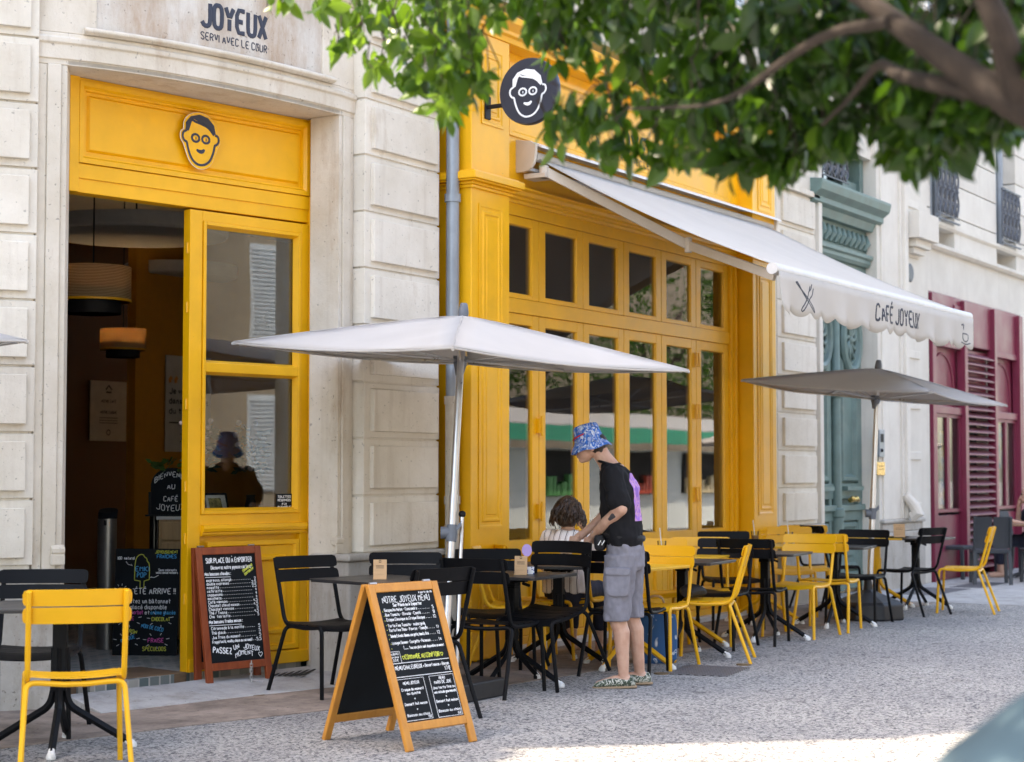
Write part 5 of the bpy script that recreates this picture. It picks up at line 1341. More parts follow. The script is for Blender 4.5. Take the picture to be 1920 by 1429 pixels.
umbrella((ft.x, ft.y, 0), (*at(-4.07, 9.5)[:2], 2.42), V((0, 0, 1)) + RT * .02, .27, 1.53, PHI, M_CANW, 'off white umbrella of which only one corner shows at the left edge')
src = [o for o in bpy.data.objects if o.name.startswith('market_umbrella') and o.parent is None][0]
for x, y, lb in ((31, -9.5, 'white umbrella across the street, nearest of the far row'), (37.5, -10, 'white umbrella across the street, middle of the far row'), (44, -9.5, 'white umbrella across the street, last of the far row')):
    o = copy_tree(src); o.location = (x, y, 0); tag(o, lb)
# crank rod with black ball leaning by the umbrella
a, b = at(-.36, 11.66, .0), at(-.325, 11.86, 1.155)
t = empty('wind_up_rod', a, 0, 'slim silver rod with black ball grip leaning beside the front umbrella pole', 'rod')
g = MB(); g.tube([a, b], .0135, 10); obj('shaft', g, M_ALU, t, world=True, smooth=True)
g = MB(); g.ball(b, .024); obj('ball_grip', g, M_BLK, t, world=True, smooth=True)

# ------------------------------------------------------------------ awning
aw = empty('awning', (15, -.2, 3.9), 0, 'wide white retractable awning with a scalloped printed valance over the yellow shopfront', 'awning')
ap = lambda name, mb, m, **k: obj(name, mb, m, aw, world=True, **k)
M_AWN = cloth('white awning cloth', (.69, .665, .625), .30, var=.03)
X0, X1, YB, ZB, YT, ZT = 12.53, 17.42, -2.24, 2.945, -.20, 3.955
g = MB(); nx, ny = 16, 12
vs = []; 
for j in range(ny + 1):
    for i in range(nx + 1):
        u, v = i / nx, j / ny
        x = X0 + .06 + (X1 - X0 - .12) * u if j == 0 else X0 + .03 + (X1 - X0 - .06) * u
        sag = -.05 * math.sin(math.pi * v) - .012 * math.sin(math.pi * v) * math.sin(u * 31)
        vs.append((x, YT + (YB - YT) * v, ZT + (ZB + .03 - ZT) * v + sag))
g.add(vs, [(j * (nx + 1) + i, j * (nx + 1) + i + 1, (j + 1) * (nx + 1) + i + 1, (j + 1) * (nx + 1) + i) for j in range(ny) for i in range(nx)])
o = ap('fabric', g, M_AWN, smooth=True); s_ = o.modifiers.new('thick', 'SOLIDIFY'); s_.thickness = .003
g = MB(); g.tube([(X0 - .02, YB, ZB), (X1 + .02, YB, ZB)], .045, 14); ap('front_bar', g, paint('white lacquered bar', (.62, .61, .60), rough=.5), smooth=True)
g = MB(); nx = 140; vs = []
for i in range(nx + 1):
    x = X0 + (X1 + .02 - X0) * i / nx; ph = (x - X0) / .288
    wv = .020 * math.sin(ph * 2 * math.pi * .5 + .6) + .012 * math.sin(ph * 4.1 + 1)
    sc = abs(math.sin(ph * math.pi)) ** .6
    zb = 2.665 - .06 * sc + .008 * math.sin(x * 3)
    for k in range(6):
        t_ = k / 5; vs.append((x, YB - .046 - wv * t_ * t_ * 1.4, 2.925 + (zb - 2.925) * t_))
g.add(vs, [(i * 6 + k, (i + 1) * 6 + k, (i + 1) * 6 + k + 1, i * 6 + k + 1) for i in range(nx) for k in range(5)])
val = ap('valance', g, M_AWN, smooth=True); s_ = val.modifiers.new('thick', 'SOLIDIFY'); s_.thickness = .003; s_.offset = 0
def wrap(mb_src):
    out = []
    for x, y, z in mb_src.v:
        ph = (x - X0) / .288; wv = .020 * math.sin(ph * math.pi + .6) + .012 * math.sin(ph * 4.1 + 1)
        t_ = (2.925 - z) / .29; out.append((x, y - wv * t_ * t_ * 1.4, z))
    mb_src.v = out
g = MB(); pv = Plane3((0, YB - .049, 0), (1, 0, 0), (0, 0, 1))
write(g, pv, 'CAFÉ JOYEUX', 14.66, 2.715, .135, 1.13, .024, .06, 'l')
def cutl(dx, pts): line(g, pv, [(13.06 + dx + a, 2.67 + b) for a, b in pts], .012, sm=1)
cutl(0, [(-.20, .20), (-.16, .205), (-.02, .10), (.13, .0), (.16, -.01), (.15, .02), (.0, .11), (-.13, .17), (-.20, .20)])
cutl(0, [(.12, .21), (.10, .17), (.05, .15), (.03, .11), (-.02, .06), (-.09, -.0), (-.07, -.02), (.0, .04), (.07, .10), (.12, .12), (.15, .18)]); cutl(0, [(.06, .16), (.08, .19)])
line(g, pv, [(17.05, 2.84), (17.12, 2.85), (17.10, 2.80)], .016, sm=1); line(g, pv, [(17.08, 2.76), (17.08, 2.70), (17.16, 2.68), (17.24, 2.71), (17.24, 2.76), (17.08, 2.76)], .012, sm=1); line(g, pv, [(17.04, 2.675), (17.15, 2.655), (17.28, 2.675)], .012, sm=1)
wrap(g); obj('lettering', g, M_NAVY, val)
# cassette: open sided white housing
g = MB()
g.prism([(-.02, 4.10), (-.20, 4.08), (-.27, 4.045), (-.27, 4.03), (-.20, 4.062), (-.02, 4.08)], lambda y, z: (12.5, y, z), lambda y, z: (17.5, y, z))
g.box(12.5, 17.5, -.045, -.02, 3.86, 4.08); g.box(12.5, 17.5, -.16, -.045, 3.855, 3.88)
ap('cassette', g, paint('white lacquered housing', (.72, .72, .73), rough=.4))
for x in (12.47, 17.47):
    g = MB(); q = round_line([(-.02, 3.84), (-.14, 3.84), (-.21, 3.88), (-.23, 3.97), (-.24, 4.08), (-.02, 4.11)], 1)
    g.prism(q, lambda y, z: (x, y, z), lambda y, z: (x + .035, y, z)); ap('end_cap', g, M_BEIGE, bevel=.006)
g = MB(); g.tube([(12.55, -.17, 3.975), (17.45, -.17, 3.975)], .04, 12); ap('roller', g, M_AWN, smooth=True)
for sx, xs_ in ((1, 12.56), (-1, 17.38)):
    sh = V((xs_, -.26, 3.85)); el = V((xs_ + sx * .60, -1.25, 3.25)) if sx > 0 else V((xs_ - .6, -1.25, 3.25)); fr_ = V((xs_ + sx * .10, -2.2, 2.90))
    g = MB(); g.bar(sh, el, .035, .075); g.box(sh.x - .05, sh.x + .12, -.30, -.1, 3.79, 3.83); g.tube([sh - V((0, 0, .06)), sh + V((0, 0, .04))], .04, 10); a_ = ap('arm', g, M_BEIGE, bevel=.005)
    g = MB(); g.bar(el, fr_, .03, .07); g.tube([el - V((0, 0, .06)), el + V((0, 0, .06))], .03, 10); obj('forearm', g, M_BEIGE, a_, world=True, bevel=.005)

# round hanging sign with the face
sg = empty('hanging_sign', (11.78, -.2, 4.32), 0, 'round dark navy hanging sign with a white line drawn face, fixed to the yellow pilaster', 'sign')
g = MB(); g.lathe([(.0001, -.03), (.25, -.03), (.255, -.02), (.255, .02), (.25, .03), (.0001, .03)], (11.78, -.585, 4.315), 40, 'x'); disc = obj('disc', g, paint('dark navy enamel', (.022, .025, .042), rough=.35), sg, world=True, smooth=True)
pl = Plane3((11.748, -.585, 4.30), (0, -1, 0), (0, 0, 1)); g = MB(); h = MB(); face_outline(pl, g, h, .165, .185, .016)
k0 = len(g.v); g.v += h.v; g.f += [tuple(i + k0 for i in f) for f in h.f]; g.mi += h.mi
obj('face_emblem', g, M_CHALK, disc, world=True)
g = MB(); g.box(11.765, 11.795, -.34, -.19, 4.22, 4.25); g.box(11.74, 11.82, -.215, -.19, 4.14, 4.32); obj('bracket', g, M_BLK, sg, world=True, bevel=.004)

# downpipe
dp = empty('downpipe', (11.49, -.09, 0), 0, 'grey zinc downpipe between the stone pier and the yellow pilaster with a cream lower section', 'pipe')
g = MB(); g.tube([(11.475, -.085, 1.95), (11.475, -.085, 5.6)], .05, 16); obj('zinc_pipe', g, M_GALV, dp, world=True, smooth=True)
g = MB(); g.tube([(11.475, -.085, .0), (11.475, -.085, 2.0)], .054, 16); obj('cast_iron_pipe', g, stone('old cream paint', (.58, .55, .50), (.47, .43, .38), (.30, .22, .15)), dp, world=True, smooth=True)
for z in (1.97, 1.0, 1.22, 3.5):
    g = MB(); g.tube([(11.475, -.085, z - .03), (11.475, -.085, z + .03)], .062, 16); obj('collar', g, M_GALV if z > 3 else MATS['old cream paint'], dp, world=True, smooth=True)

# ------------------------------------------------------------------ chalkboard signs
M_ORANGE = wood('orange varnished pine', (.62, .27, .045), (.48, .19, .03), .35, axis_scale=(14, 14, 3))
M_REDW = wood('red brown varnished pine', (.30, .062, .018), (.20, .035, .012), .35, axis_scale=(14, 14, 3))
def aframe(name, mid, rz, W, H, D, mat, label, bw=.045, foot=.10, lean=0.0):
    t = empty(name, mid, rz, label, 'chalkboard sign')
    for sgn, nm in ((-1, 'front_panel'), (1, 'back_panel')):
        b0 = V((0, sgn * D / 2, 0)); b1 = V((0, sgn * .014 + lean, H)); v = (b1 - b0).normalized(); L = (b1 - b0).length; nn = V((0, sgn * v.z, -sgn * v.y)) if sgn < 0 else V((0, v.z, -v.y))
        up = nn
        g = MB()
        for x in (-W / 2 + bw / 2, W / 2 - bw / 2): g.bar(b0 + V((x, 0, 0)), b0 + v * L + V((x, 0, 0)), bw, .026, up)
        g.bar(b0 + v * (L - bw / 2) + V((-W / 2 + bw, 0, 0)), b0 + v * (L - bw / 2) + V((W / 2 - bw, 0, 0)), bw, .025, v.cross(V((1, 0, 0))))
        g.bar(b0 + v * (foot + bw / 2) + V((-W / 2 + bw, 0, 0)), b0 + v * (foot + bw / 2) + V((W / 2 - bw, 0, 0)), bw, .025, v.cross(V((1, 0, 0))))
        f = obj('frame', g, mat, t, bevel=.004)
        g = MB(); q = lambda x, s, d: b0 + v * s + V((x, 0, 0)) + nn * d
        x0, x1, s0, s1 = -W / 2 + bw - .005, W / 2 - bw + .005, foot + bw - .005, L - bw + .005
        g.hexa([q(x0, s0, -.004), q(x1, s0, -.004), q(x1, s1, -.004), q(x0, s1, -.004)], [q(x0, s0, .004), q(x1, s0, .004), q(x1, s1, .004), q(x0, s1, .004)])
        bd = obj('board', g, M_CHALKB, t)
        if sgn < 0: res = (Plane3(q(-W / 2 + bw, foot + bw, .0045) if nn.y < 0 else q(-W / 2 + bw, foot + bw, .0045), (1, 0, 0), v), bd, W - 2 * bw, L - 2 * bw - foot)
    g = MB()
    for x in (-W / 2 + .06, W / 2 - .06): g.tube([(x - .025, lean, H + .006), (x + .025, lean, H + .006)], .007, 8)
    obj('hinge', g, M_ALU, t)
    return t, res
def heart(mb, pl, x, y, s, lw): line(mb, pl, [(x + a * s, y + b * s) for a, b in ((0, -.5), (-.45, 0), (-.42, .32), (-.15, .4), (0, .18), (.15, .4), (.42, .32), (.45, 0), (0, -.5))], lw, sm=1)
w = RT * .346 + FH * .38; rz = math.atan2(w.y, w.x)
sgn_, (pl, bd, W, H) = aframe('menu_board', at(-.60, 9.735), rz, .515, .835, .64, M_ORANGE, 'orange wooden framed menu board standing open on the pavement in front')
CW = [M_CHALK, M_CHALKY, M_CHALKC, M_CHALKP, M_CHALKO]
g = MB(); LWd = .0028
write(g, pl, 'à partir de 11h', W - .01, H - .016, .010, .10, .003, .15, 'r')
write(g, pl, 'NOTRE JOYEUX MENU', W * .5, H - .058, .034, W * .82, .0040, .1, 'c')
write(g, pl, 'Sur Place ou à Emporter', W * .5, H - .080, .0165, W * .5, .0036, .15, 'c')
fy = lambda q: H * (1 - q)
rows = [('Gaspacho Melon - Concombre', '5', .150), ('Bun Tomate - Olivade - Comté', '8', .187), ('Croque Classique ou Croque Basque', '10', .224), ('Tarte Fine Tomate - Aubergine', '', .272), ('Tarte Fine Thon - Poivron - Tomate', '11', .307), ('Salade Estivale : Quinoa, courgette, tomate, feta', '12', .352), ('Lasagne Saumon - Courgette - Parmesan', '14', .405)]
for tx, pr, q in rows:
    wd = min(W * .66, .0092 * len(tx)); write(g, pl, tx, .035, fy(q), .0155, wd, LWd, .16)
    if pr:
        write(g, pl, pr, W - .025, fy(q), .017, None, LWd, .1, 'r')
        x = .045 + wd
        while x < W - .06: line(g, pl, [(x, fy(q) + .002), (x + .003, fy(q) + .002)], .003); x += .013
line(g, pl, [(W * .70, fy(.25)), (W * .715, fy(.26)), (W * .72, fy(.285)), (W * .715, fy(.305)), (W * .70, fy(.315))], .003, sm=1)
line(g, pl, [(.11, fy(.42)), (.11, fy(.447)), (.14, fy(.447))], .003); write(g, pl, 'Tous nos plats sont disponibles en menu !', .15, fy(.45), .0145, W * .60, LWd, .16)
line(g, pl, [(0.004, fy(.46)), (.07, fy(.46)), (.07, fy(.545))], .0028); write(g, pl, 'AJOUTEZ', .006, fy(.485), .010, .055, .0025); write(g, pl, 'un plus', .006, fy(.508), .010, .05, .0025); write(g, pl, '3,5 €', .012, fy(.533), .011, None, .0025)
line(g, pl, [(0.004, fy(.55)), (W - .006, fy(.55))], .0036); write(g, pl, 'MENU CHALEUREUX', .012, fy(.60), .021, W * .46, .0036, .1); write(g, pl, '+ Dessert maison + Boisson', W * .51, fy(.597), .017, W * .45, LWd, .15); write(g, pl, '17€', W - .012, fy(.637), .020, None, .0034, .1, 'r')
line(g, pl, [(0.004, fy(.655)), (W - .006, fy(.655))], .0036)
def boxl(x0, x1, y0, y1): line(g, pl, [(x0, y0), (x1, y0), (x1, y1), (x0, y1), (x0, y0)], .0032)
boxl(.004, W * .46, .010, fy(.672)); boxl(W * .56, W - .008, .008, fy(.672))
for cx, tx in ((W * .235, (('MENU JOYEUX', .715), ('Croque du moment', .762), ('ou quiche', .792), ('+', .832), ('Dessert fait maison', .872), ('+', .912), ('Boisson au choix', .955))), (W * .775, (('MENU', .703), ('MARX DE JOIE', .735), ('Une tarte fine ou', .775), ('une salade gourmande', .808), ('+', .842), ('Dessert fait maison', .878), ('+', .912), ('Boisson au choix', .952)))):
    for s_, q in tx: write(g, pl, s_, cx, fy(q), .0155 if s_.isupper() else .0135, min(W * .38, .0105 * len(s_)) if len(s_) > 1 else None, LWd + .0003, .15, 'c')
write(g, pl, '15€', W * .45, .016, .012, None, .0026, .1, 'r'); write(g, pl, '16€', W - .014, .014, .012, None, .0026, .1, 'r')
g.cur = 1; write(g, pl, 'COMMANDE AU COMPTOIR', W * .24, fy(.525), .024, W * .60, .0040, .12)
for i in range(9): line(g, pl, [(.02 + .004 * (i % 2), fy(.15 + i * .036)), (.024 + .004 * (i % 2), fy(.148 + i * .036))], .004)
heart(g, pl, W * .21, fy(.51), .020, .0035); heart(g, pl, W * .88, fy(.51), .020, .0035)
obj('chalk_writing', g, CW[:2], bd)

w = RT * .376 + FH * .38; rz = math.atan2(w.y, w.x)
m0 = at(-1.985 + .19 - .05, 11.88 + .19 + .05, .045)
sgn2, (pl, bd, W, H) = aframe('drinks_board', m0, rz, 0.535, .885, .13, M_REDW, 'red brown framed drinks board standing in front of the closed yellow door leaf', .05, .085, .10)
g = MB()
write(g, pl, 'SUR PLACE OU À EMPORTER', W * .5, H - .055, .032, W * .86, .0062, .08, 'c')
write(g, pl, 'Découvrez notre joyeuse carte', W * .5, H - .098, .024, W * .70, .0045, .15, 'c'); heart(g, pl, W * .89, H - .088, .02, .004)
write(g, pl, 'Nos boissons chaudes :', .012, H - .138, .022, W * .48, .0045, .14); line(g, pl, [(.012, H - .149), (W * .5, H - .152)], .0036)
hot = [('expresso, allongé', '2'), ('double expresso', '2,5'), ('noisette', '2,5'), ('café latte', '4'), ('cappuccino', '4'), ('macchiato', '4'), ('Café viennois', '4,5'), ('Chocolat chaud maison', '4,5'), ('Chocolat viennois', '5'), ('Thé / Tisane', '4,5'), ('Chaï tea latte', '5')]
y = H - .178
for tx, pr in hot:
    wd = .0118 * len(tx); write(g, pl, tx, .02, y, .018, wd, .0038, .16)
    x = .03 + wd
    while x < W - .05: line(g, pl, [(x, y + .004), (x + .004, y + .004)], .0036); x += .0145
    write(g, pl, pr, W - .012, y, .018, None, .004, .1, 'r'); y -= .0240
y -= .012; write(g, pl, 'Nos boissons froides maison :', .012, y, .022, W * .62, .0045, .14); line(g, pl, [(.012, y - .013), (W * .63, y - .016)], .0036); y -= .042
for tx, pr in (('Citronnade à la menthe', '5'), ('Thé glacé', '5'), ('Jus frais du moment', '5'), ('Frappé (café, vanille, choco ou caramel)', '5,5')):
    wd = min(W * .74, .0120 * len(tx)); write(g, pl, tx, .025, y, .019, wd, .004, .15)
    x = .035 + wd
    while x < W - .05: line(g, pl, [(x, y + .004), (x + .004, y + .004)], .0036); x += .0145
    write(g, pl, pr, W - .012, y, .02, None, .0042, .1, 'r'); y -= .0295
write(g, pl, 'PASSEZ', .022, .070, .036, W * .34, .0085, .08, rot=-.12); write(g, pl, 'UN', W * .44, .078, .030, W * .10, .0065, .08, rot=.12); write(g, pl, 'JOYEUX', W * .62, .085, .030, W * .30, .0062, .08, rot=-.22); write(g, pl, 'MOMENT', W * .46, .022, .032, W * .33, .0062, .08, arch=.02)
heart(g, pl, W * .93, .035, .035, .0045)
g.cur = 1; write(g, pl, 'COMMANDEZ AU', W * .75, H - .125, .016, W * .21, .0045, .1, rot=.5); write(g, pl, 'COMPTOIR SVP', W * .78, H - .147, .015, W * .20, .0045, .1, rot=.5)
obj('chalk_writing', g, CW[:2], bd)
# chain hanging from it
g = MB(); p0 = at(-1.72, 12.05, .165)
for i in range(11):
    if i < 7: c = V((p0.x, p0.y, .175 - i * .019)); d = (0, 0, .013)
    else: c = at(-1.72 + (i - 6) * .018, 12.03 - (i - 6) * .012, .062 - (i > 8) * .004); d = (RT.x * .012, RT.y * .012, -.002)
    d = V(d); e = RT * .008 if i % 2 else FH * .008
    g.tube([c - d + e, c + d + e, c + d - e, c - d - e, c - d + e], .0028, 5)
tag(obj('security_chain', g, M_ALU), 'thin silver chain hanging below the red brown drinks board', 'chain')

# things inside the doorway
t = empty('ice_pop_board', at(-2.67, 13.25, .10), yaw(3), 'unframed black chalkboard with a coloured ice pop drawing standing inside the doorway', 'chalkboard sign')
WB, HB = .475, .77
g = MB(); g.hexa([(-WB / 2, -.0, 0), (WB / 2, -.0, 0), (WB / 2, .018, 0), (-WB / 2, .018, 0)], [(-WB / 2, .07, HB), (WB / 2, .07, HB), (WB / 2, .088, HB), (-WB / 2, .088, HB)])
bd = obj('board', g, M_CHALKB, t, bevel=.003)
pl = Plane3((-WB / 2, -.0015, 0), (1, 0, 0), (0, .07, HB)); g = MB()
W, H = WB, HB
write(g, pl, '100% naturel', .015, H - .075, .020, W * .27, .004, .14); line(g, pl, [(W * .17, H - .09), (W * .20, H - .11), (W * .27, H - .12), (W * .25, H - .108)], .004); 
write(g, pl, 'Sans colorants', W * .68, H - .16, .018, W * .28, .0035); write(g, pl, 'sans conservateurs', W * .64, H - .178, .017, W * .34, .0035); line(g, pl, [(W * .68, H - .19), (W * .62, H - .205), (W * .55, H - .205), (W * .58, H - .198)], .004)
write(g, pl, "L'ÉTÉ ARRIVE !!", W * .23, H - .325, .040, W * .72, .0065, .08)
write(g, pl, 'Dégustez un bâtonnet', W * .08, H - .392, .03, W * .80, .0048, .12); write(g, pl, 'glacé disponible', W * .26, H - .435, .03, W * .56, .0048, .12); write(g, pl, 'et', W * .49, H - .472, .026, None, .0045)
for cx, cy in ((.73, .66), (.68, .86), (.24, .66), (.22, .86)):
    for k in range(7):
        a = k * math.pi * 2 / 7 + .3; line(g, pl, [(W * cx + .075 * math.cos(a), H * (1 - cy) + .042 * math.sin(a)), (W * cx + .10 * math.cos(a), H * (1 - cy) + .058 * math.sin(a))], .004)
for k in range(9): a = k * 2 * math.pi / 9; line(g, pl, [(W * .105 + .035 * math.cos(a), H - .30 + .035 * math.sin(a)), (W * .105 + .05 * math.cos(a), H - .30 + .05 * math.sin(a))], .004)
g.cur = 1; write(g, pl, 'JOYEUSEMENT', W * .62, H - .03, .020, W * .35, .0045)
line(g, pl, [(W * .31, H - .215), (W * .31, H - .09), (W * .35, H - .045), (W * .43, H - .035), (W * .46, H - .06), (W * .49, H - .065), (W * .50, H - .09), (W * .53, H - .10), (W * .54, H - .15), (W * .54, H - .215)], .006, sm=1)
line(g, pl, [(W * .31, H - .20), (W * .31, H - .225), (W * .40, H - .232), (W * .40, H - .28), (W * .46, H - .28), (W * .46, H - .232), (W * .54, H - .22), (W * .54, H - .20)], .006)
write(g, pl, 'CHOCOLAT', W * .60, .250, .026, W * .28, .0048); write(g, pl, 'CITRON', W * .15, .175, .026, W * .22, .0048, rot=-.2); write(g, pl, 'SPÉCULOOS', W * .47, .035, .028, W * .36, .005)
g.cur = 2; write(g, pl, 'FRAÎCHES', W * .65, H - .065, .026, W * .30, .0055); write(g, pl, 'EMKI', W * .32, H - .16, .034, W * .21, .006, .05); write(g, pl, 'POP', W * .35, H - .205, .034, W * .14, .006, .05)
write(g, pl, 'crème glacée', W * .58, H - .472, .026, W * .38, .005); write(g, pl, 'NOIX DE COCO', W * .44, .205, .026, W * .34, .005, rot=-.2); write(g, pl, 'MANGUE', W * .14, .095, .026, W * .22, .005, rot=.3)
g.cur = 3; write(g, pl, 'sorbet', W * .28, H - .472, .028, W * .18, .005); write(g, pl, 'FRAISE', W * .55, .095, .030, W * .24, .006, .06); write(g, pl, 'VANILLE', W * .10, .255, .026, W * .22, .005)
g.cur = 4; heart(g, pl, W * .105, H - .30, .035, .012)
obj('chalk_writing', g, CW, bd)
# side cabinet and welcome board on it
cb = empty('side_cabinet', at(-2.52, 14.2, .10), yaw(1), 'light oak cabinet with a drawer just inside the doorway', 'cabinet')
g = MB(); g.box(-.24, .5, 0, .42, .03, .96); obj('carcass', g, M_OAK, cb, bevel=.004)
g = MB(); g.box(-.255, .52, -.02, .43, .96, .985); obj('top', g, M_INWHITE, cb, bevel=.003)
for a, b, z0, z1, nm in ((-.22, .48, .80, .94, 'drawer'), (-.22, .48, .06, .78, 'cupboard_door')):
    g = MB(); g.box(a, b, -.018, 0, z0, z1); d = obj(nm, g, M_OAK, cb, bevel=.004)
    g = MB(); g.ball((0.02 if nm == 'drawer' else -.15, -.035, z1 - .07), .018); obj('knob', g, M_ALU, d, smooth=True)
t = empty('welcome_board', at(-2.68, 14.25, 1.086), yaw(1), 'small round topped black welcome chalkboard on the cabinet with a green sprig above', 'chalkboard sign')
g = MB(); pts = [(-.16, 0), (.16, 0), (.16, .25)] + [(.16 * math.cos(a), .25 + .13 * math.sin(a)) for a in [k * math.pi / 12 for k in range(1, 12)]] + [(-.16, .25)]
g.prism(pts, lambda a, b: (a, b * .12, b), lambda a, b: (a, b * .12 + .015, b)); bd = obj('board', g, M_CHALKB, t)
g = MB(); g.box(-.17, -.15, -.01, .06, 0, .19); g.box(.15, .17, -.01, .06, 0, .19); g.box(-.19, .19, -.03, .1, -.0, .012); obj('stand', g, M_BLK, t)
pl = Plane3((0, -.0015, 0), (1, 0, 0), (0, .12, 1)); g = MB()
write(g, pl, 'BIENVENUE', 0, .262, .040, .26, .006, .08, 'c', arch=.05); write(g, pl, 'AU', 0, .215, .036, None, .006, .08, 'c'); write(g, pl, 'CAFÉ', 0, .118, .038, .11, .006, .08, 'c'); write(g, pl, 'JOYEUX', 0, .06, .046, .22, .006, .08, 'c', arch=-.02)
for k in range(4): a = k * math.pi / 4; line(g, pl, [(.11 - .02 * math.cos(a), .19 - .02 * math.sin(a)), (.11 + .02 * math.cos(a), .19 + .02 * math.sin(a))], .004)
obj('chalk_writing', g, M_CHALK, bd)
def leafy(mb, base, n, h, spread, ll, rnd):
    for k in range(n):
        a = rnd.uniform(0, 6.28); u = rnd.uniform(.3, 1); p = V(base) + V((math.cos(a) * spread * u, math.sin(a) * spread * u * .5, h * rnd.uniform(.4, 1)))
        d = V((math.cos(a), math.sin(a), rnd.uniform(-.4, .6))).normalized(); w = d.orthogonal().normalized() * ll * .28
        mb.add([p, p + d * ll * .5 + w, p + d * ll, p + d * ll * .5 - w], [(0, 1, 2, 3)])
rn = random.Random(3)
g = MB(); leafy(g, (0, .05, .30), 40, .14, .17, .08, rn); obj('sprig', g, paint('sprig green', (.06, .13, .02), var=.4), t)
t = empty('ash_bin', at(-3.06, 13.75, .10), yaw(0), 'tall slim brushed steel ash bin post inside the doorway', 'bin')
g = MB(); g.loft([((0, 0, z), (1, 0, 0), (0, 1, 0), .07, .07) for z in (0, .02, .98)], 20, 2.4); obj('column', g, M_ALU if False else paint('dark brushed steel', (.30, .29, .28), rough=.35, metal=.85), t, smooth=True)
g = MB(); g.loft([((0, 0, .98), (1, 0, 0), (0, 1, 0), .072, .072), ((0, .03, 1.04), (1, 0, 0), (0, 1, .4), .074, .05)], 20); g.box(-.01, .01, -.076, -.065, .93, .97); obj('lid', g, M_BLK, t)
t = empty('barrier_post', at(-2.93, 14.9, .10), 0, 'slim black post with a silver highlight behind the ice pop board', 'post')
g = MB(); g.lathe([(.14, 0), (.14, .02), (.04, .04), (.04, .96), (.035, 1.0), (.0001, 1.02)], seg=16); obj('shaft', g, paint('gloss black', (.02, .02, .02), rough=.15), t, smooth=True)
g = MB(); g.box(-.02, .09, -.02, .02, .86, .90); obj('belt_head', g, M_BLK, t)
# pendant lamps
M_RATTAN = None
def rattan():
    m, nt, b, o = nodes_of('woven lampshade'); nt.nodes.remove(b)
    co = coords(nt, (1, 1, 1)); w1 = N(nt, 'ShaderNodeTexWave', Scale=28.0, bands_direction='Z', Distortion=1.5); nt.links.new(co, w1.inputs['Vector'])
    r = ramp(nt, [(.2, (.30, .20, .10)), (.8, (.66, .50, .32))], w1.outputs[0])
    d = N(nt, 'ShaderNodeBsdfDiffuse'); tr = N(nt, 'ShaderNodeBsdfTranslucent'); nt.links.new(r.outputs[0], d.inputs[0]); nt.links.new(r.outputs[0], tr.inputs[0])
    mx = N(nt, 'ShaderNodeMixShader'); mx.inputs[0].default_value = .5; nt.links.new(d.outputs[0], mx.inputs[1]); nt.links.new(tr.outputs[0], mx.inputs[2]); nt.links.new(mx.outputs[0], o.inputs[0]); return m
M_RAT = rattan(); M_GOLD = paint('gold lining', (.75, .42, .12), rough=.4)
def pendant(a, b, z, r, label):
    p = at(a, b, z); t = empty('pendant_lamp', p, 0, label, 'lamp', 'woven pendant lamps inside the cafe')
    g = MB(); h = r * .92
    g.lathe([(r, -h * .25), (r, h * .75), (r - .006, h * .75), (r - .006, -h * .25)], (0, 0, 0), 32); obj('woven_shade', g, M_RAT, t, smooth=True)
    g = MB(); g.lathe([(r + .002, -h * .27), (r + .002, -h * .20), (r - .004, -h * .20), (r - .004, -h * .27)], (0, 0, 0), 32); obj('trim', g, M_CYEL, t)
    g = MB(); g.lathe([(r * .74, -h * .62), (r * .74, -h * .2), (r * .72, -h * .2), (r * .72, -h * .62)], (0, 0, 0), 32); obj('black_band', g, M_BLK, t, smooth=True)
    g = MB(); g.lathe([(r * .715, -h * .6), (r * .715, h * .1)], (0, 0, 0), 32); obj('lining', g, M_GOLD, t, smooth=True)
    g = MB(); g.tube([(0, 0, h * .3), (0, 0, 4.2 - z)], .006, 6); g.tube([(0, 0, h * .1), (0, 0, h * .3)], .02, 8); obj('cord', g, M_BLK, t)
    g = MB(); g.ball((0, 0, -.02), .045, 10, 8, (1, 1, 1.2)); obj('bulb', g, emit('warm bulb', (1, .72, .42), 170.0), t, smooth=True)
pendant(-3.13, 13.5, 2.77, .28, 'larger woven pendant lamp with black band, left in the dark doorway')
pendant(-3.87, 18.0, 2.70, .225, 'smaller woven pendant lamp with black band, deeper inside the doorway')
pendant(2.0, 18.9, 2.72, .25, 'woven pendant lamp glowing behind the folding glass doors')
for a, b, z, r, lb in ((-3.5, 16.8, 3.62, .85, 'large round white acoustic disc under the cafe ceiling nearest the door'), (-3.7, 20.2, 3.60, .62, 'second round white acoustic disc deeper in the cafe')):
    g = MB(); g.lathe([(.0001, 0), (r - .02, 0), (r, .02), (r, .14), (.0001, .16)], seg=48); o = tag(obj('ceiling_disc', g, M_INWHITE, None, smooth=True), lb, 'ceiling panel', 'round ceiling discs'); o.location = at(a, b, z)
    g = MB(); g.tube([(0, 0, .1), (0, 0, 4.2 - z)], .008, 6); obj('hanger', g, M_BLK, o)
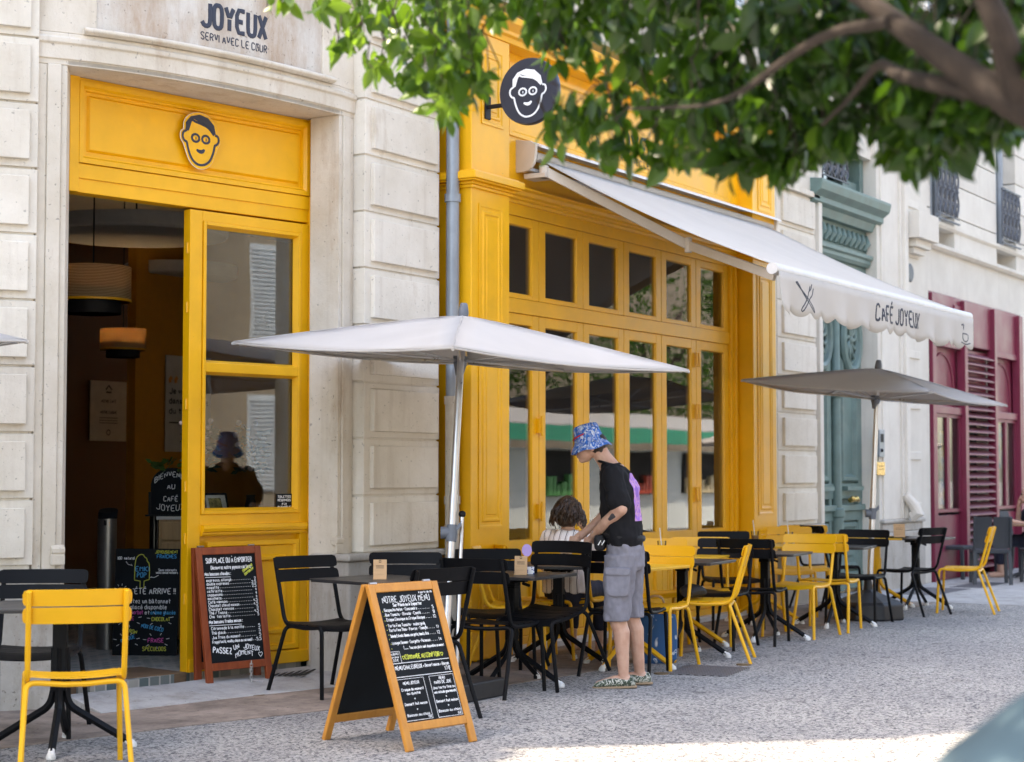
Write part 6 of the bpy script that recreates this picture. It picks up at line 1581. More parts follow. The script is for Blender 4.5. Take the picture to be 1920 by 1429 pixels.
# posters
def poster(name, x0, x1, y, z0, z1, label, fn):
    g = MB(); g.box(x0, x1, y - .012, y, z0, z1); o = tag(obj(name, g, paint('poster paper', (.55, .53, .50), rough=.8)), label, 'poster', 'framed posters on the cafe wall')
    pl = Plane3((x0, y - .0135, z0), (1, 0, 0), (0, 0, 1)); g = MB(); fn(g, pl, x1 - x0, z1 - z0); obj('printing', g, [M_BLK, M_CHALKO], o)
def f1(g, pl, W, H):
    g.cur = 1; 
    for k in (0, .09): line(g, pl, [(.09 + k, H - .24), (.06 + k, H - .27), (.07 + k, H - .30)], .05)
    g.cur = 0
    for i, s_ in enumerate(('Je veux être', 'dans ce monde', 'du travail.')): write(g, pl, s_, .06, H - .42 - i * .11, .06, .055 * len(s_) * .9, .013, .05)
    line(g, pl, [(.06, H - .74), (W * .7, H - .74)], .012); line(g, pl, [(W * .4, .06), (W * .8, .06)], .014)
def f2(g, pl, W, H):
    line(g, pl, [(W * .42, H - .10), (W * .5, H - .05), (W * .58, H - .10)], .02); line(g, pl, [(W * .43, H - .13), (W * .57, H - .13)], .02)
    write(g, pl, 'NOTRE CAFÉ', W * .5, H - .25, .03, W * .4, .007, .03, 'c'); write(g, pl, 'NOTRE CUISINE', W * .5, H - .38, .03, W * .45, .007, .03, 'c')
    for k in range(3): line(g, pl, [(W * .25, H - .43 - k * .03), (W * .75, H - .43 - k * .03)], .008)
    line(g, pl, [(W * .5 + .03 * math.cos(a), .10 + .03 * math.sin(a)) for a in [k * .6 for k in range(12)]], .012)
poster('wall_poster', 15.1, 15.85, 5.98, 1.66, 2.72, 'large white poster with a short printed quote on the mustard wall inside', f1)
poster('wall_poster', 15.50, 16.10, 7.48, 1.80, 2.50, 'small portrait poster on the dark wall inside the doorway', f2)
# picture frame and flowers behind the door glass
t = empty('picture_frame', FD.P(1.36, -.22, 1.13), math.atan2(FD.u.y, FD.u.x) - .1, 'small black photo frame standing behind the lower door pane', 'picture frame')
g = MB(); g.hexa([(-.11, 0, 0), (.11, 0, 0), (.11, .01, 0), (-.11, .01, 0)], [(-.11, .05, .155), (.11, .05, .155), (.11, .06, .155), (-.11, .06, .155)]); obj('frame', g, M_BLK, t)
g = MB(); g.hexa([(-.09, -.002, .02), (.09, -.002, .02), (.09, .003, .02), (-.09, .003, .02)], [(-.09, .042, .14), (.09, .042, .14), (.09, .047, .14), (-.09, .047, .14)]); obj('mount', g, M_WHITEP, t)
g = MB(); g.hexa([(-.05, -.003, .04), (.05, -.003, .04), (.05, .003, .04), (-.05, .003, .04)], [(-.05, .033, .12), (.05, .033, .12), (.05, .037, .12), (-.05, .037, .12)]); obj('photo', g, paint('photo print', (.35, .30, .12), var=.8, scale=30), t)
g = MB(); g.fbox(FD, 1.20, 1.95, -.36, -.12, 1.09, 1.13); g.fbox(FD, 1.22, 1.93, -.34, -.14, .1, 1.09); tag(obj('window_shelf', g, M_OAK), 'oak shelf unit behind the closed door leaf', 'shelf')
for s, lb, sd in ((1.26, 'vase of white and pink flowers at the left behind the door pane', 4), (1.70, 'vase of white and pink flowers at the right behind the door pane', 9)):
    rn = random.Random(sd); t = empty('flower_vase', FD.P(s, -.27, 1.13), 0, lb, 'flowers', 'flower arrangements behind the door glass')
    g = MB(); g.lathe([(.03, 0), (.045, .04), (.03, .12), (.035, .14)], seg=12); obj('vase', g, M_DARK, t, smooth=True)
    g = MB(); leafy(g, (0, 0, .1), 110, .5, .12, .07, rn); obj('foliage', g, paint('dark flower foliage', (.03, .07, .025), var=.4), t)
    g = MB()
    for k in range(14): g.ball((rn.uniform(-.12, .12), rn.uniform(-.06, .1), rn.uniform(.32, .66)), rn.uniform(.014, .022), 6, 4)
    obj('blossom', g, paint('pale blossom', (.66, .50, .46), var=.3, scale=40), t)

# ------------------------------------------------------------------ ground details
def grate_mat():
    m, nt, b, o = nodes_of('steel mesh grate'); co = coords(nt, (1, 1, 1)); v = N(nt, 'ShaderNodeTexChecker', Scale=34.0); v.inputs[1].default_value = (.20, .20, .21, 1); v.inputs[2].default_value = (.025, .025, .03, 1)
    nt.links.new(co, v.inputs['Vector']); nt.links.new(v.outputs[0], b.inputs['Base Color']); b.inputs['Roughness'].default_value = .5; return m
g = MB(); c = at(1.40, 13.15); g.box(-.32, .32, -.24, .24, -.01, .005); o = tag(obj('floor_grate', g, grate_mat()), 'dark steel mesh grate set in the pavement right of the man', 'grate'); o.location = c; o.rotation_euler = (0, 0, PHI - R(22))
for a, b, r, lb in ((-1.63, 11.68, .05, 'small round brass cover in the stone strip left of the black chair leg'), (1.72, 13.55, .055, 'small round cover in the pavement beside the grate'), (1.06, 12.95, .055, 'small round cover under the leg of the yellow chair over the grate')):
    g = MB(); g.lathe([(.0001, .004), (r * .85, .006), (r, .005), (r, -.02)], seg=18); o = tag(obj('pavement_cover', g, paint('tarnished brass', (.20, .14, .08), rough=.5, metal=.4)), lb, 'cover'); o.location = at(a, b, .003)
g = MB()
for k in range(6): g.box(-.22, .22, -.09 + k * .036, -.072 + k * .036, 0, .004)
o = tag(obj('drain_slots', g, M_DARK), 'dark slotted drain in the door slab beside the drinks board', 'drain'); o.location = at(-1.48, 12.55, .056); o.rotation_euler = (0, 0, PHI - R(8))
g = MB(); g.box(-.7, .7, -.28, .28, 0, .009); o = tag(obj('utility_cover', g, paint('dark grey cover', (.12, .12, .13), rough=.6)), 'dark rectangular utility cover in the paving near the far right table', 'cover'); o.location = V((21.4, -.55, 0))
# pale bars of a second cover
g = MB(); g.box(-.6, .6, -.2, .2, 0, .009); o = tag(obj('utility_cover', g, MATS['dark grey cover']), 'smaller dark cover in the grey paving beyond the far right table', 'cover'); o.location = V((22.9, -.7, 0))

# ------------------------------------------------------------------ woven chairs of the next terrace
M_WICK = None
def wicker_mat():
    m, nt, b, o = nodes_of('charcoal woven resin'); co = coords(nt, (1, 1, 1))
    w = N(nt, 'ShaderNodeTexWave', Scale=22.0, bands_direction='DIAGONAL', Distortion=0.6); nt.links.new(co, w.inputs['Vector'])
    r = ramp(nt, [(.25, (.018, .021, .026)), (.75, (.055, .062, .072))], w.outputs[0]); nt.links.new(r.outputs[0], b.inputs['Base Color']); b.inputs['Roughness'].default_value = .55
    bp = N(nt, 'ShaderNodeBump', Strength=.6, Distance=.006); nt.links.new(w.outputs[0], bp.inputs['Height']); nt.links.new(bp.outputs[0], b.inputs['Normal']); return m
M_WICK = wicker_mat(); M_RESIN = paint('charcoal resin', (.035, .042, .05), rough=.5)
def wicker():
    t = empty('woven_chair')
    g = MB(); g.box(-.24, .24, -.22, .24, .40, .45); obj('seat', g, M_WICK, t, bevel=.012)
    g = MB(); n = 8
    for i in range(n):
        z0, z1 = .47 + i * .05, .47 + (i + 1) * .05; f = lambda z: -.22 - (z - .45) * .14 - .05 * ((z - .45) / .42) ** 2
        for a, b in ((-.235, -.008), (.008, .235)): g.hexa([(a, f(z0), z0), (b, f(z0), z0), (b, f(z0) + .025, z0), (a, f(z0) + .025, z0)], [(a, f(z1), z1), (b, f(z1), z1), (b, f(z1) + .025, z1), (a, f(z1) + .025, z1)])
    obj('backrest', g, M_WICK, t)
    for sx in (-1, 1):
        g = MB(); g.bar((sx * .215, .205, .41), (sx * .225, .22, 0), .045, .045); obj('leg', g, M_RESIN, t, bevel=.006)
        g = MB(); g.bar((sx * .215, -.20, .44), (sx * .225, -.25, 0), .045, .045); g.bar((sx * .225, -.215, .44), (sx * .225, -.325, .87), .03, .04); obj('leg', g, M_RESIN, t, bevel=.006)
    return t
wp = wicker(); first = True
for a, b, h, lb in ((5.98, 24.6, 128, 'dark woven chair facing right, nearest to the cafe on the next terrace'), (6.55, 25.8, 140, 'dark woven chair in the middle behind the big one, by the burgundy louvres'), (6.15, 23.4, 8, 'dark woven chair with its back to the viewer at the right edge'), (7.32, 26.4, 140, 'dark woven chair at the right edge in front of the burgundy window'), (6.9, 23.6, 265, 'dark woven chair cut by the right edge of the view')):
    o = wp if first else copy_tree(wp); first = False
    o.location = at(a, b); o.rotation_euler = (0, 0, yaw(h)); tag(o, lb, 'chair', 'dark woven chairs of the next terrace')
t = empty('wooden_table', at(6.95, 24.55), yaw(10), 'brown topped table of the next terrace at the right edge', 'table')
g = MB(); g.box(-.4, .4, -.4, .4, .72, .75); obj('tabletop', g, wood('brown tabletop', (.30, .16, .09), (.22, .11, .06)), t, bevel=.004)
g = MB(); g.tube([(0, 0, .04), (0, 0, .72)], .035, 10)
for k in range(4): a = k * math.pi / 2 + .4; g.tube([(0, 0, .12), (.3 * math.cos(a), .3 * math.sin(a), .02)], .022, 6)
obj('pedestal', g, M_RESIN, t)
# rounded blue grey thing close to the lens
def blob_mat():
    m = paint('blue grey weathered cloth', (.075, .125, .150), rough=.9, var=.22, scale=3.5, bump=.05, bscale=12); return m
t = empty('rounded_cover', at(.93, 2.62), PHI, 'large out of focus blue grey rounded shape in the lower right corner', 'cover')
g = MB(); g.lathe([(.56, 0), (.55, .3), (.52, .58), (.45, .80), (.38, .91), (.30, 1.0), (.20, 1.08), (.10, 1.125), (.0001, 1.135)], seg=48)
g.v = [(x, y, z + .012 * math.sin(7 * x + 3 * y) * (z / 1.1)) for x, y, z in g.v]
obj('cloth', g, blob_mat(), t, smooth=True)
# ------------------------------------------------------------------ street tree hanging over the scene
def bark():
    m, nt, b, o = nodes_of('grey brown bark'); co = coords(nt, (6, 6, 2)); n = N(nt, 'ShaderNodeTexNoise', Scale=4.0, Detail=8.0, Roughness=.7); nt.links.new(co, n.inputs['Vector'])
    r = ramp(nt, [(.3, (.018, .013, .011)), (.7, (.055, .038, .030))], n.outputs[0]); nt.links.new(r.outputs[0], b.inputs['Base Color']); b.inputs['Roughness'].default_value = .9
    bp = N(nt, 'ShaderNodeBump', Strength=.7, Distance=.01); nt.links.new(n.outputs[0], bp.inputs['Height']); nt.links.new(bp.outputs[0], b.inputs['Normal']); return m
M_BARK = bark()
def leafmat():
    m, nt, b, o = nodes_of('glossy green leaf')
    oi = nt.nodes.new('ShaderNodeAttribute'); oi.attribute_name = 'tone'
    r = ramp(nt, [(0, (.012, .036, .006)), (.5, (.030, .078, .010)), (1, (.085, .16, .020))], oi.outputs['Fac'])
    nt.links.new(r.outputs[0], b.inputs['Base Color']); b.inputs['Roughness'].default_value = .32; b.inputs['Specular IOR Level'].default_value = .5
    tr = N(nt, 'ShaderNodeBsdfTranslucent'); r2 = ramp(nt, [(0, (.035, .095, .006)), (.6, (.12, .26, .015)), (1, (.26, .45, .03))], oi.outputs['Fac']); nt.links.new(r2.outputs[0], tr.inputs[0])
    mx = N(nt, 'ShaderNodeMixShader'); mx.inputs[0].default_value = .42; nt.links.new(b.outputs[0], mx.inputs[1]); nt.links.new(tr.outputs[0], mx.inputs[2]); nt.links.new(mx.outputs[0], o.inputs[0]); return m
M_LEAF = leafmat()
rn = random.Random(21)
def leaf_cloud(name, clumps, ll, parent, mat=M_LEAF, world=True):
    """clumps: (centre, radius, count); pointed drooping leaves, folded along the midrib"""
    vs, fs, tones = [], [], []
    for c, r, n, bright in clumps:
        c = V(c)
        for _ in range(n):
            d = V((rn.gauss(0, 1), rn.gauss(0, 1), rn.gauss(0, .8))); d = d.normalized() * r * rn.random() ** .5
            p = c + d
            ax = V((rn.uniform(-1, 1), rn.uniform(-1, 1), rn.uniform(-2.3, .15))).normalized()
            L = ll * rn.uniform(.5, 1.28); W = L * rn.uniform(.20, .27)
            s = ax.cross(V((rn.uniform(-1, 1), rn.uniform(-1, 1), rn.uniform(-.5, .5)))).normalized(); nn = ax.cross(s).normalized()
            cup = W * rn.uniform(.15, .5); bend = L * rn.uniform(-.05, .18)
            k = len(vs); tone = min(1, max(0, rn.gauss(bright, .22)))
            pts = [p]
            for t, w in ((.12, .5), (.32, .98), (.55, .95), (.76, .58), (.90, .18)):
                m = p + ax * L * t - nn * bend * t * t
                pts += [m + s * W * w + nn * cup * w, m, m - s * W * w + nn * cup * w]
            pts.append(p + ax * L - nn * bend)
            vs += pts
            fs += [(k, k + 1, k + 2), (k, k + 2, k + 3)]
            for q in range(4):
                a = k + 1 + q * 3; fs += [(a, a + 3, a + 4, a + 1), (a + 1, a + 4, a + 5, a + 2)]
            e = k + 13; fs += [(e, e + 3, e + 1), (e + 1, e + 3, e + 2)]
            tones += [tone] * 17
    me = bpy.data.meshes.new(name); me.from_pydata([tuple(v) for v in vs], [], fs)
    at_ = me.attributes.new('tone', 'FLOAT', 'POINT'); at_.data.foreach_set('value', tones)
    me.polygons.foreach_set('use_smooth', [True] * len(me.polygons)); me.update()
    return obj(name, me, mat, parent, world=world, fix=False)
tree = empty('street_tree', at(1.78, 4.0), 0, 'leafy street tree whose dark branches and hanging leaves cover the top right', 'tree')
tb = lambda name, pts, r, seg=12: obj(name, (lambda g: (g.tube(rounded(pts, .25, 4), r if not isinstance(r, tuple) else [r[0] + (r[1] - r[0]) * i / max(1, len(rounded(pts, .25, 4)) - 1) for i in range(len(rounded(pts, .25, 4)))], seg), g)[1])(MB()), M_BARK, tree, world=True, smooth=True)
T0 = at(1.78, 4.0)
tb('trunk', [T0, (T0.x, T0.y, 1.2), (T0.x - .03, T0.y + .02, 1.9), (4.02, -6.43, 2.2)], (.13, .058))
tb('branch', [(4.03, -6.45, 2.19), (3.96, -6.35, 2.25), (3.96, -6.26, 2.32), (3.94, -6.14, 2.42), (3.97, -6.01, 2.53), (3.99, -5.7, 2.75), (4.1, -5.2, 3.0)], (.043, .012))
tb('branch', [(3.92, -6.10, 2.44), (3.95, -5.96, 2.445), (3.99, -5.84, 2.41), (4.03, -5.71, 2.35), (4.17, -5.55, 2.35), (4.4, -5.2, 2.42)], (.015, .004), 8)
tb('branch', [(3.97, -6.36, 2.24), (3.98, -6.2, 2.30), (4.03, -6.09, 2.34), (4.10, -6.02, 2.40), (4.17, -5.93, 2.34), (4.3, -5.8, 2.30)], (.024, .005), 8)
tb('branch', [(3.97, -6.38, 2.24), (3.86, -6.38, 2.37), (3.82, -6.34, 2.47), (3.7, -6.3, 2.9)], (.034, .022), 10)
tb('branch', [(4.1, -5.2, 3.0), (4.5, -4.6, 3.05), (4.95, -4.0, 3.1), (5.3, -3.6, 3.15)], (.022, .006), 8)
tb('branch', [(3.99, -5.7, 2.75), (4.6, -5.2, 2.9), (5.3, -4.7, 2.95), (5.8, -4.3, 3.0)], (.02, .005), 8)
